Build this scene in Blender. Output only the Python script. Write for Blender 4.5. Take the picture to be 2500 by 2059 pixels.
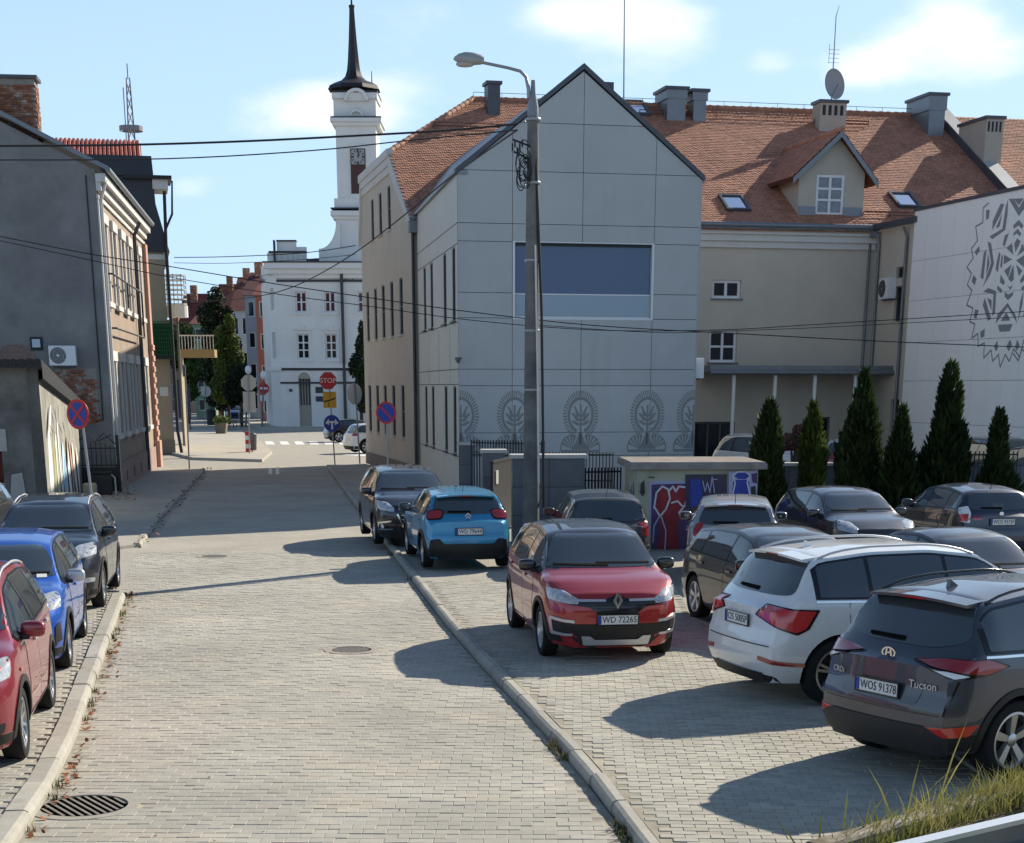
import bpy, bmesh, math, random
from mathutils import Vector, Matrix
from mathutils.bvhtree import BVHTree
R = math.radians
random.seed(7)
scene = bpy.context.scene
for o in list(bpy.data.objects):
    bpy.data.objects.remove(o)
COL = scene.collection

# ---------------------------------------------------------------- camera
FPX, CXP, CYP, HORIZON, CAMH = 3900.0, 1230.0, 2160.0, 943.0, 3.5
TH = math.atan((CYP - HORIZON) / FPX)
cam_d = bpy.data.cameras.new('camera')
cam = bpy.data.objects.new('camera', cam_d)
COL.objects.link(cam)
cam.location = (0, 0, CAMH)
cam.rotation_euler = (math.pi / 2 - TH, 0, 0)
cam_d.sensor_fit = 'HORIZONTAL'
cam_d.sensor_width = 36.0
cam_d.lens = 36.0 * FPX / 2500.0
cam_d.shift_x = -(CXP - 1250.0) / 2500.0
cam_d.shift_y = (CYP - 1029.5) / 2500.0
cam_d.clip_start = 0.1
cam_d.clip_end = 3000
scene.camera = cam

# ---------------------------------------------------------------- sun, sky, exposure
SUN_AZ, SUN_EL = R(43.0), R(31.0)
sd = bpy.data.lights.new('sun', 'SUN')
sd.energy = 5.0
sd.angle = R(0.55)
sd.color = (1.0, 0.90, 0.745)
sun = bpy.data.objects.new('sun', sd)
COL.objects.link(sun)
SUNV = Vector((math.sin(SUN_AZ) * math.cos(SUN_EL), math.cos(SUN_AZ) * math.cos(SUN_EL), math.sin(SUN_EL)))
sun.rotation_euler = SUNV.to_track_quat('Z', 'Y').to_euler()
sun.location = SUNV * 60

world = bpy.data.worlds.new('World')
scene.world = world
world.use_nodes = True
wn, wl = world.node_tree.nodes, world.node_tree.links
wn.clear()
w_out = wn.new('ShaderNodeOutputWorld')
w_bg = wn.new('ShaderNodeBackground')
w_sky = wn.new('ShaderNodeTexSky')
w_sky.sky_type = 'NISHITA'
w_sky.sun_disc = False
w_sky.sun_elevation = SUN_EL
w_sky.sun_rotation = SUN_AZ
w_sky.air_density = 1.1
w_sky.dust_density = 0.35
w_sky.ozone_density = 2.0
w_bg.inputs['Strength'].default_value = 0.084
# clouds: cumulus noise laid over the whole dome, thinned overhead
w_tc = wn.new('ShaderNodeTexCoord')
w_map = wn.new('ShaderNodeMapping')
w_map.inputs['Scale'].default_value = (1.0, 1.0, 2.4)
w_map.inputs['Location'].default_value = (0.42, 0.1, 0.9)
wl.new(w_tc.outputs['Generated'], w_map.inputs['Vector'])
w_n = wn.new('ShaderNodeTexNoise')
w_n.inputs['Scale'].default_value = 5.2
w_n.inputs['Detail'].default_value = 9
w_n.inputs['Roughness'].default_value = 0.52
w_n.inputs['Distortion'].default_value = 0.15
wl.new(w_map.outputs['Vector'], w_n.inputs['Vector'])
def wmath(op, a, b=None, c=None):
    n = wn.new('ShaderNodeMath'); n.operation = op
    for i, v in enumerate((a, b, c)):
        if v is None: continue
        if isinstance(v, (int, float)): n.inputs[i].default_value = v
        else: wl.new(v, n.inputs[i])
    return n.outputs[0]
cloud_sum = w_n.outputs['Fac']
def sky_dir(px, py):
    a = (px - CXP) / FPX; b = -(py - CYP) / FPX
    return Vector((a, math.cos(TH) + b * math.sin(TH), -math.sin(TH) + b * math.cos(TH))).normalized()
for (px, py, rad, amt) in ((640, 300, .040, .20), (770, 280, .036, .22), (500, 345, .034, .16), (520, 455, .026, .20), (430, 460, .024, .16), (1500, 50, .040, .17), (1680, 60, .034, .17), (1350, 40, .022, .15), (2420, 60, .05, .17), (2290, 45, .04, .15), (2440, 150, .04, .16), (2130, 175, .026, .17), (2060, 185, .022, .15), (725, 572, .012, .16), (1880, 155, .018, .16), (900, 290, .03, .14), (1945, 50, .012, .15)):
    d = sky_dir(px, py)
    vm = wn.new('ShaderNodeVectorMath'); vm.operation = 'SUBTRACT'
    wl.new(w_tc.outputs['Generated'], vm.inputs[0]); vm.inputs[1].default_value = d
    vs = wn.new('ShaderNodeVectorMath'); vs.operation = 'MULTIPLY'
    wl.new(vm.outputs[0], vs.inputs[0]); vs.inputs[1].default_value = (1, 1, 1.9)
    vl = wn.new('ShaderNodeVectorMath'); vl.operation = 'LENGTH'
    wl.new(vs.outputs[0], vl.inputs[0])
    q = wmath('DIVIDE', vl.outputs['Value'], rad)
    q = wmath('MULTIPLY', q, q)
    q = wmath('MULTIPLY', wmath('EXPONENT', wmath('MULTIPLY', q, -1.0)), amt)
    cloud_sum = wmath('ADD', cloud_sum, q)
w_r = wn.new('ShaderNodeMapRange')
w_r.interpolation_type = 'SMOOTHSTEP'
w_r.inputs['From Min'].default_value = 0.63
w_r.inputs['From Max'].default_value = 0.86
wl.new(cloud_sum, w_r.inputs['Value'])
# pale blue summer haze low over the whole horizon
w_sep = wn.new('ShaderNodeSeparateXYZ')
wl.new(w_tc.outputs['Generated'], w_sep.inputs[0])
w_hr = wn.new('ShaderNodeMapRange')
w_hr.interpolation_type = 'SMOOTHSTEP'
for k_, v_ in zip(('From Min', 'From Max', 'To Min', 'To Max'), (-0.05, 0.62, .96, .0)): w_hr.inputs[k_].default_value = v_
wl.new(w_sep.outputs['Z'], w_hr.inputs['Value'])
w_hz = wn.new('ShaderNodeMixRGB')
w_hz.inputs['Color2'].default_value = (4.9, 7.1, 9.8, 1)
wl.new(w_hr.outputs[0], w_hz.inputs['Fac'])
wl.new(w_sky.outputs[0], w_hz.inputs['Color1'])
w_mix = wn.new('ShaderNodeMixRGB')
w_mix.inputs['Color2'].default_value = (9.2, 9.6, 10.2, 1)
wl.new(w_r.outputs[0], w_mix.inputs['Fac'])
wl.new(w_hz.outputs[0], w_mix.inputs['Color1'])
wl.new(w_mix.outputs[0], w_bg.inputs['Color'])
wl.new(w_bg.outputs[0], w_out.inputs['Surface'])

scene.view_settings.view_transform = 'Standard'
scene.view_settings.look = 'None'
scene.view_settings.gamma = 1.0
scene.view_settings.use_curve_mapping = False
scene.view_settings.exposure = 0.56
scene.render.engine = 'CYCLES'
scene.cycles.caustics_reflective = False
scene.cycles.caustics_refractive = False

# ---------------------------------------------------------------- pixel helpers
def ray(px, py):
    a = (px - CXP) / FPX; b = -(py - CYP) / FPX
    return Vector((a, math.cos(TH) + b * math.sin(TH), -math.sin(TH) + b * math.cos(TH)))
def G(px, py, z=0.0):
    r = ray(px, py); t = (z - CAMH) / r.z
    return Vector((r.x * t, r.y * t, z))
def atY(px, py, Y):
    r = ray(px, py); t = Y / r.y
    return Vector((r.x * t, Y, CAMH + r.z * t))
def on_plane(px, py, p0, az):
    """point where the pixel's ray meets the vertical plane through p0 running along azimuth az"""
    r = ray(px, py); n = Vector((math.cos(az), -math.sin(az), 0))
    t = (Vector(p0) - Vector((0, 0, CAMH))).dot(n) / r.dot(n)
    return Vector((0, 0, CAMH)) + r * t
def dirv(az):
    return Vector((math.sin(az), math.cos(az), 0))

# ---------------------------------------------------------------- materials
MATS = {}
def srgb(h):
    h = h.lstrip('#')
    c = [int(h[i:i + 2], 16) / 255 for i in (0, 2, 4)]
    return tuple((x / 12.92 if x <= .04045 else ((x + .055) / 1.055) ** 2.4) for x in c)
def mat(name, col, rough=.8, spec=.4, metal=0., noise=0., nscale=3., bump=0., bscale=40., coat=0., rnd=0., objrnd=0.,
        stain=None, sscale=.6, slo=.5, shi=.7, trans=0., emit=None, streak=False, bdist=.02, coatr=.03, broad=0., brscale=.3):
    """noise: value variation; rnd: variation from the mesh attribute 'rnd'; stain: second colour in patches"""
    if name in MATS: return MATS[name]
    m = bpy.data.materials.new(name); MATS[name] = m
    m.use_nodes = True
    nt = m.node_tree; N = nt.nodes; L = nt.links
    b = N['Principled BSDF']
    if isinstance(col, str): col = srgb(col)
    col = tuple(col)[:3] + (1,)
    b.inputs['Base Color'].default_value = col
    b.inputs['Roughness'].default_value = rough
    b.inputs['Specular IOR Level'].default_value = spec
    b.inputs['Metallic'].default_value = metal
    if coat:
        b.inputs['Coat Weight'].default_value = coat
        b.inputs['Coat Roughness'].default_value = coatr
    if trans: b.inputs['Transmission Weight'].default_value = trans
    if emit:
        b.inputs['Emission Color'].default_value = tuple(emit[:3]) + (1,)
        b.inputs['Emission Strength'].default_value = emit[3]
    tc = N.new('ShaderNodeNewGeometry')
    cur = None
    def rgb():
        n = N.new('ShaderNodeRGB'); n.outputs[0].default_value = col; return n.outputs[0]
    def tex(scale, detail=5, rough_=.6, streak_=False):
        n = N.new('ShaderNodeTexNoise'); n.inputs['Scale'].default_value = scale
        n.inputs['Detail'].default_value = detail; n.inputs['Roughness'].default_value = rough_
        if streak_:
            mp = N.new('ShaderNodeMapping'); mp.inputs['Scale'].default_value = (1, 1, .12)
            L.new(tc.outputs['Position'], mp.inputs['Vector']); L.new(mp.outputs[0], n.inputs['Vector'])
        else:
            L.new(tc.outputs['Position'], n.inputs['Vector'])
        return n.outputs['Fac']
    def mr(v, a, bb, c, d):
        n = N.new('ShaderNodeMapRange'); L.new(v, n.inputs['Value'])
        for k, q in zip(('From Min', 'From Max', 'To Min', 'To Max'), (a, bb, c, d)): n.inputs[k].default_value = q
        return n.outputs[0]
    def scale_col(cc, f):
        n = N.new('ShaderNodeMixRGB'); n.blend_type = 'MULTIPLY'; n.inputs['Fac'].default_value = 1
        L.new(cc, n.inputs['Color1']); L.new(f, n.inputs['Color2']); return n.outputs[0]
    if noise or rnd or objrnd or stain or broad:
        cur = rgb()
        if stain:
            sc = srgb(stain) if isinstance(stain, str) else stain
            n = N.new('ShaderNodeMixRGB'); n.inputs['Color2'].default_value = tuple(sc)[:3] + (1,)
            L.new(mr(tex(sscale, 6, .62, streak), slo, shi, 0, 1), n.inputs['Fac'])
            L.new(cur, n.inputs['Color1']); cur = n.outputs[0]
        if noise:
            cur = scale_col(cur, mr(tex(nscale, 6, .65), .25, .75, 1 - noise, 1 + noise))
        if broad:
            cur = scale_col(cur, mr(tex(brscale, 7, .55), .3, .7, 1 - broad, 1 + broad))
        if rnd:
            a = N.new('ShaderNodeAttribute'); a.attribute_name = 'rnd'
            cur = scale_col(cur, mr(a.outputs['Fac'], 0, 1, 1 - rnd, 1 + rnd))
        if objrnd:
            a = N.new('ShaderNodeObjectInfo')
            cur = scale_col(cur, mr(a.outputs['Random'], 0, 1, 1 - objrnd, 1 + objrnd))
        L.new(cur, b.inputs['Base Color'])
    if bump:
        bn = N.new('ShaderNodeBump'); bn.inputs['Strength'].default_value = bump
        bn.inputs['Distance'].default_value = bdist
        L.new(tex(bscale, 4, .6), bn.inputs['Height']); L.new(bn.outputs[0], b.inputs['Normal'])
    return m

# ---------------------------------------------------------------- objects
def tag(o, label=None, cat=None, group=None, kind=None):
    if label: o['label'] = label
    if cat: o['category'] = cat
    if group: o['group'] = group
    if kind: o['kind'] = kind
    return o
def empty(name, loc=(0, 0, 0), rz=0.0, label=None, cat=None, group=None, kind=None):
    o = bpy.data.objects.new(name, None)
    o.empty_display_size = .3
    COL.objects.link(o); o.location = loc; o.rotation_euler = (0, 0, rz)
    return tag(o, label, cat, group, kind)
def link(name, me, parent=None, loc=None, rot=None):
    o = bpy.data.objects.new(name, me); COL.objects.link(o)
    if parent is not None: o.parent = parent
    if loc is not None: o.location = loc
    if rot is not None: o.rotation_euler = rot
    return o
def kids(o):
    return [c for c in bpy.data.objects if c.parent == o]
def copy_tree(o, loc=None, rz=None, parent=None, label=None, group=None, ch=None):
    if ch is None:
        ch = {}
        for c in bpy.data.objects:
            if c.parent: ch.setdefault(c.parent.name, []).append(c)
    n = o.copy(); COL.objects.link(n)
    if parent is not None: n.parent = parent
    if loc is not None: n.location = loc
    if rz is not None: n.rotation_euler = (0, 0, rz)
    if label: n['label'] = label
    if group: n['group'] = group
    for c in ch.get(o.name, []): copy_tree(c, parent=n, ch=ch)
    return n

class MB:
    """collects shapes; build() links them as one mesh object"""
    def __init__(s): s.v = []; s.f = []; s.m = []; s.r = []; s.mi = 0; s.rv = .5
    def add(s, vs, fs):
        n = len(s.v); s.v += [tuple(v) for v in vs]
        for f in fs:
            s.f.append([n + i for i in f]); s.m.append(s.mi); s.r.append(s.rv)
        return s
    def box(s, c, d, rz=0.0, rx=0.0, ry=0.0):
        x, y, z = [q / 2 for q in d]
        vs = [Vector(p) for p in ((-x, -y, -z), (x, -y, -z), (x, y, -z), (-x, y, -z), (-x, -y, z), (x, -y, z), (x, y, z), (-x, y, z))]
        if rz or rx or ry:
            M = Matrix.Rotation(rz, 3, 'Z') @ Matrix.Rotation(ry, 3, 'Y') @ Matrix.Rotation(rx, 3, 'X')
            vs = [M @ v for v in vs]
        c = Vector(c)
        return s.add([v + c for v in vs], [(0, 3, 2, 1), (4, 5, 6, 7), (0, 1, 5, 4), (1, 2, 6, 5), (2, 3, 7, 6), (3, 0, 4, 7)])
    def bb(s, x0, x1, y0, y1, z0, z1):
        return s.box(((x0 + x1) / 2, (y0 + y1) / 2, (z0 + z1) / 2), (x1 - x0, y1 - y0, z1 - z0))
    def bevbox(s, c, d, b=.01):
        """box with chamfered top edges"""
        x, y, z = [q / 2 for q in d]; c = Vector(c)
        def rg(xx, yy, zz): return [Vector((-xx, -yy, zz)) + c, Vector((xx, -yy, zz)) + c, Vector((xx, yy, zz)) + c, Vector((-xx, yy, zz)) + c]
        vs = rg(x, y, -z) + rg(x, y, z - b) + rg(x - b, y - b, z)
        fs = [(8, 9, 10, 11)]
        for k in (0, 4):
            for i in range(4): j = (i + 1) % 4; fs.append((k + i, k + j, k + 4 + j, k + 4 + i))
        return s.add(vs, fs)
    def prism(s, poly, a, b, axis='z'):
        """polygon (2D) extruded from a to b along axis; 'y': poly in (x,z); 'x': poly in (y,z)"""
        n = len(poly)
        ar = sum(poly[i][0] * poly[(i + 1) % n][1] - poly[(i + 1) % n][0] * poly[i][1] for i in range(n))
        if ar < 0: poly = poly[::-1]
        def P(p, t):
            return (p[0], p[1], t) if axis == 'z' else ((p[0], t, p[1]) if axis == 'y' else (t, p[0], p[1]))
        lo, hi = min(a, b), max(a, b)
        vs = [P(p, lo) for p in poly] + [P(p, hi) for p in poly]
        fs = [list(range(n))[::-1], list(range(n, 2 * n))] + [(i, (i + 1) % n, n + (i + 1) % n, n + i) for i in range(n)]
        if axis == 'y': fs = [list(f)[::-1] for f in fs]
        return s.add(vs, fs)
    def tube(s, pts, r, seg=8, caps=True):
        pts = [Vector(p) for p in pts]; n = len(pts)
        rs = r if isinstance(r, (list, tuple)) else [r] * n
        vs = []; prev = None
        for i, p in enumerate(pts):
            t = (pts[min(i + 1, n - 1)] - pts[max(i - 1, 0)]).normalized()
            if prev is None:
                a = Vector((0, 0, 1)) if abs(t.z) < .9 else Vector((1, 0, 0))
                u = t.cross(a).normalized()
            else:
                u = (prev - t * prev.dot(t)).normalized()
            prev = u; w = t.cross(u)
            for k in range(seg):
                q = 2 * math.pi * k / seg
                vs.append(p + (u * math.cos(q) + w * math.sin(q)) * rs[i])
        fs = []
        for i in range(n - 1):
            for k in range(seg):
                j = (k + 1) % seg
                fs.append((i * seg + k, i * seg + j, (i + 1) * seg + j, (i + 1) * seg + k))
        if caps: fs += [list(range(seg))[::-1], [(n - 1) * seg + k for k in range(seg)]]
        return s.add(vs, fs)
    def lathe(s, prof, seg=24, c=(0, 0, 0), axis='z', caps=True, ang=2 * math.pi):
        """profile of (radius, height)"""
        vs = []; n = len(prof); c = Vector(c)
        for r, h in prof:
            for k in range(seg):
                q = ang * k / seg
                p = Vector((r * math.cos(q), r * math.sin(q), h))
                if axis == 'y': p = Vector((p.x, -p.z, p.y)) if False else Vector((r * math.cos(q), h, -r * math.sin(q)))
                if axis == 'x': p = Vector((h, r * math.cos(q), r * math.sin(q)))
                vs.append(p + c)
        fs = []
        for i in range(n - 1):
            for k in range(seg):
                j = (k + 1) % seg
                fs.append((i * seg + k, i * seg + j, (i + 1) * seg + j, (i + 1) * seg + k))
        if caps:
            fs += [list(range(seg))[::-1], [(n - 1) * seg + k for k in range(seg)]]
        return s.add(vs, fs)
    def mesh(s, mats, smooth=None, name='mesh'):
        me = bpy.data.meshes.new(name)
        me.from_pydata(s.v, [], s.f)
        if not isinstance(mats, (list, tuple)): mats = [mats]
        for m in mats: me.materials.append(m)
        if len(mats) > 1: me.polygons.foreach_set('material_index', s.m)
        if len(set(s.r)) > 1 or s.rv != .5:
            at = me.attributes.new('rnd', 'FLOAT', 'FACE'); at.data.foreach_set('value', s.r)
        if smooth is not None:
            me.polygons.foreach_set('use_smooth', [True] * len(me.polygons))
            me.set_sharp_from_angle(angle=R(smooth))
        me.update()
        return me
    def build(s, name, mats, parent=None, smooth=None, loc=None, rot=None):
        return link(name, s.mesh(mats, smooth, name), parent, loc, rot)

def text_mesh(txt, size, m, name='lettering', depth=.002, align='CENTER'):
    cu = bpy.data.curves.new(name, 'FONT'); cu.body = txt; cu.size = size; cu.extrude = depth
    cu.align_x = align; cu.align_y = 'CENTER'; cu.resolution_u = 3
    ob = bpy.data.objects.new(name + '_tmp', cu); COL.objects.link(ob)
    dg = bpy.context.evaluated_depsgraph_get(); dg.update()
    me = bpy.data.meshes.new_from_object(ob.evaluated_get(dg))
    bpy.data.objects.remove(ob); bpy.data.curves.remove(cu)
    me.materials.clear(); me.materials.append(m)
    return me
def lerp(a, b, t): return a + (b - a) * t
def interp(pts, x):
    if x <= pts[0][0]: return pts[0][1]
    for (a, u), (b, v) in zip(pts, pts[1:]):
        if x <= b: return u + (v - u) * (x - a) / (b - a) if b > a else v
    return pts[-1][1]
def round_poly(pts, r, n=3):
    out = []; m = len(pts)
    for i in range(m):
        p = Vector(pts[i][:2]); a = Vector(pts[i - 1][:2]); b = Vector(pts[(i + 1) % m][:2])
        rr = pts[i][2] if len(pts[i]) > 2 else r
        da, db = (a - p), (b - p)
        t = min(rr, da.length * .45, db.length * .45)
        if t < 1e-4: out.append((p.x, p.y)); continue
        s, e = p + da.normalized() * t, p + db.normalized() * t
        for k in range(n + 1):
            q = k / n
            v = s * (1 - q) ** 2 + p * 2 * q * (1 - q) + e * q * q
            out.append((v.x, v.y))
    return out
# ================================================================ CARS
M_GLASS = mat('car_glass', (.036, .047, .055), .04, 1.0, coat=.6)
M_TRIM = mat('car_black_plastic', (.018, .018, .019), .55, .4, noise=.15, nscale=8)
M_WIPER = mat('wiper_rubber', (.006, .006, .006), .9, .05)
M_GLOSSB = mat('car_gloss_black', (.008, .008, .009), .12, .6)
M_WELL = mat('car_wheel_well', (.010, .010, .010), .95, .1)
M_TYRE = mat('tyre_rubber', (.016, .016, .017), .85, .25, noise=.2, nscale=20)
M_RIM = mat('rim_alloy', (.50, .51, .53), .32, .5, metal=.85)
M_RIMD = mat('rim_dark', (.02, .02, .022), .6, .3)
M_CHROME = mat('chrome', (.72, .73, .75), .12, .5, metal=1.0)
M_SILVER = mat('satin_silver', (.55, .56, .58), .35, .5, metal=.6)
M_RED = mat('tail_lamp_red', (.30, .008, .010), .12, .6, coat=1.0)
M_REDL = mat('reflector_red', (.55, .02, .015), .15, .6, coat=1.0)
M_ORANGE = mat('lamp_orange', (.55, .13, .01), .15, .6, coat=1.0)
M_LENS = mat('lamp_lens', (.42, .45, .48), .10, .7, coat=1.0, noise=.5, nscale=18)
M_LENSW = mat('lamp_white', (.75, .76, .76), .12, .6, coat=1.0)
M_PLATE = mat('plate_white', (.72, .73, .72), .4, .4)
M_PBLUE = mat('plate_blue', (.02, .05, .30), .4, .4)
M_INK = mat('plate_ink', (.012, .012, .012), .6, .3)
def paint(name, col, metal=.35, rough=.34):
    return mat(name, col, rough, .5, metal=metal, coat=1.0, coatr=.03, noise=.04, nscale=1.2)

WHEELS = {}
def wheel_meshes(r, w, style):
    key = (r, w, style)
    if key in WHEELS: return WHEELS[key]
    rr = r * (.70 if style != 'steel' else .62)
    t = MB(); h = w / 2
    t.lathe([(rr, -h * .8), (rr + .012, -h * .95), (r * .90, -h), (r * .965, -h * .92), (r, -h * .70), (r, h * .70), (r * .965, h * .92), (r * .90, h), (rr + .012, h * .95), (rr, h * .8), (rr - .01, h * .5), (rr - .01, -h * .5), (rr, -h * .8)], 36, axis='y', caps=False)
    tm = t.mesh(M_TYRE, 40, 'tyre')
    q = MB()
    q.mi = 1
    q.lathe([(.001, h * .15), (rr * .99, h * .15)], 28, axis='y', caps=False)
    q.mi = 0
    q.lathe([(rr - .004, -h * .4), (rr - .004, h * .72), (rr + .004, h * .86), (rr - .018, h * .88), (rr - .028, h * .72), (rr - .03, -h * .4)], 36, axis='y', caps=False)
    n = {'five': 5, 'ten': 10, 'twin': 5, 'steel': 7}[style]
    for k in range(n):
        a = 2 * math.pi * k / n + .3
        def spoke(off, w0, w1):
            ca, sa = math.cos(a), math.sin(a)
            def P(rad, tt, yy): return (ca * rad - sa * tt, yy, sa * rad + ca * tt)
            r0, r1 = .05, rr - .012
            y0, y1 = h * .66, h * .80
            vs = [P(r0, off * .3 - w0, y0), P(r0, off * .3 + w0, y0), P(r1, off + w1, y1), P(r1, off - w1, y1)]
            vs += [P(r0, off * .3 - w0 * 1.3, y0 - .05), P(r0, off * .3 + w0 * 1.3, y0 - .05), P(r1, off + w1 * 1.3, y1 - .06), P(r1, off - w1 * 1.3, y1 - .06)]
            q.add(vs, [(0, 1, 2, 3), (0, 4, 5, 1), (1, 5, 6, 2), (3, 2, 6, 7), (0, 3, 7, 4)])
        if style == 'five': spoke(0, .026, .042)
        elif style == 'twin': spoke(-.035, .014, .016); spoke(.035, .014, .016)
        elif style == 'ten': spoke(0, .013, .017)
        else: spoke(0, .03, .05)
    q.lathe([(.062, h * .45), (.06, h * .70), (.045, h * .76), (.001, h * .78)], 16, axis='y', caps=False)
    rm = q.mesh([M_RIM, M_RIMD], 35, 'rim')
    WHEELS[key] = (tm, rm)
    return WHEELS[key]

def superell(c, d, e=.45, nu=16, nv=10):
    vs = []; fs = []
    def sp(v, p): return math.copysign(abs(v) ** p, v)
    for i in range(nv + 1):
        a = -math.pi / 2 + math.pi * i / nv
        for j in range(nu):
            b = 2 * math.pi * j / nu
            vs.append((c[0] + d[0] / 2 * sp(math.cos(a), e) * sp(math.cos(b), e), c[1] + d[1] / 2 * sp(math.cos(a), e) * sp(math.sin(b), e), c[2] + d[2] / 2 * sp(math.sin(a), e)))
    for i in range(nv):
        for j in range(nu):
            k = (j + 1) % nu
            fs.append((i * nu + j, i * nu + k, (i + 1) * nu + k, (i + 1) * nu + j))
    return vs, fs

def sstep(a, b, x):
    t = max(0., min(1., (x - a) / (b - a))); return t * t * (3 - 2 * t)

STYLES = {
 'suv': dict(top=[(0, .53), (.012, .57), (.05, .61), (.225, .69), (.24, .70), (.41, .955), (.55, 1.0), (.72, 1.0), (.875, .962), (.965, .675), (1, .61)],
             belt=[(.2, .635), (.5, .655), (.95, .69)], wr=.66, dlo=(.255, .925), pil=(.515, .735)),
 'hatch': dict(top=[(0, .52), (.012, .56), (.05, .60), (.235, .69), (.25, .70), (.42, .955), (.54, 1.0), (.70, .995), (.865, .95), (.968, .67), (1, .60)],
             belt=[(.2, .62), (.5, .655), (.95, .695)], wr=.67, dlo=(.25, .90), pil=(.52, .75)),
 'wagon': dict(top=[(0, .50), (.012, .535), (.05, .57), (.25, .645), (.265, .655), (.41, .955), (.52, 1.0), (.72, .99), (.90, .945), (.975, .66), (1, .60)],
             belt=[(.2, .59), (.5, .615), (.95, .645)], wr=.69, dlo=(.265, .945), pil=(.49, .69)),
 'sedan': dict(top=[(0, .50), (.012, .54), (.05, .575), (.26, .655), (.275, .665), (.42, .955), (.52, 1.0), (.66, .98), (.835, .72), (.96, .68), (1, .62)],
             belt=[(.2, .60), (.5, .625), (.95, .645)], wr=.66, dlo=(.275, .82), pil=(.50, .69)),
}

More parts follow.
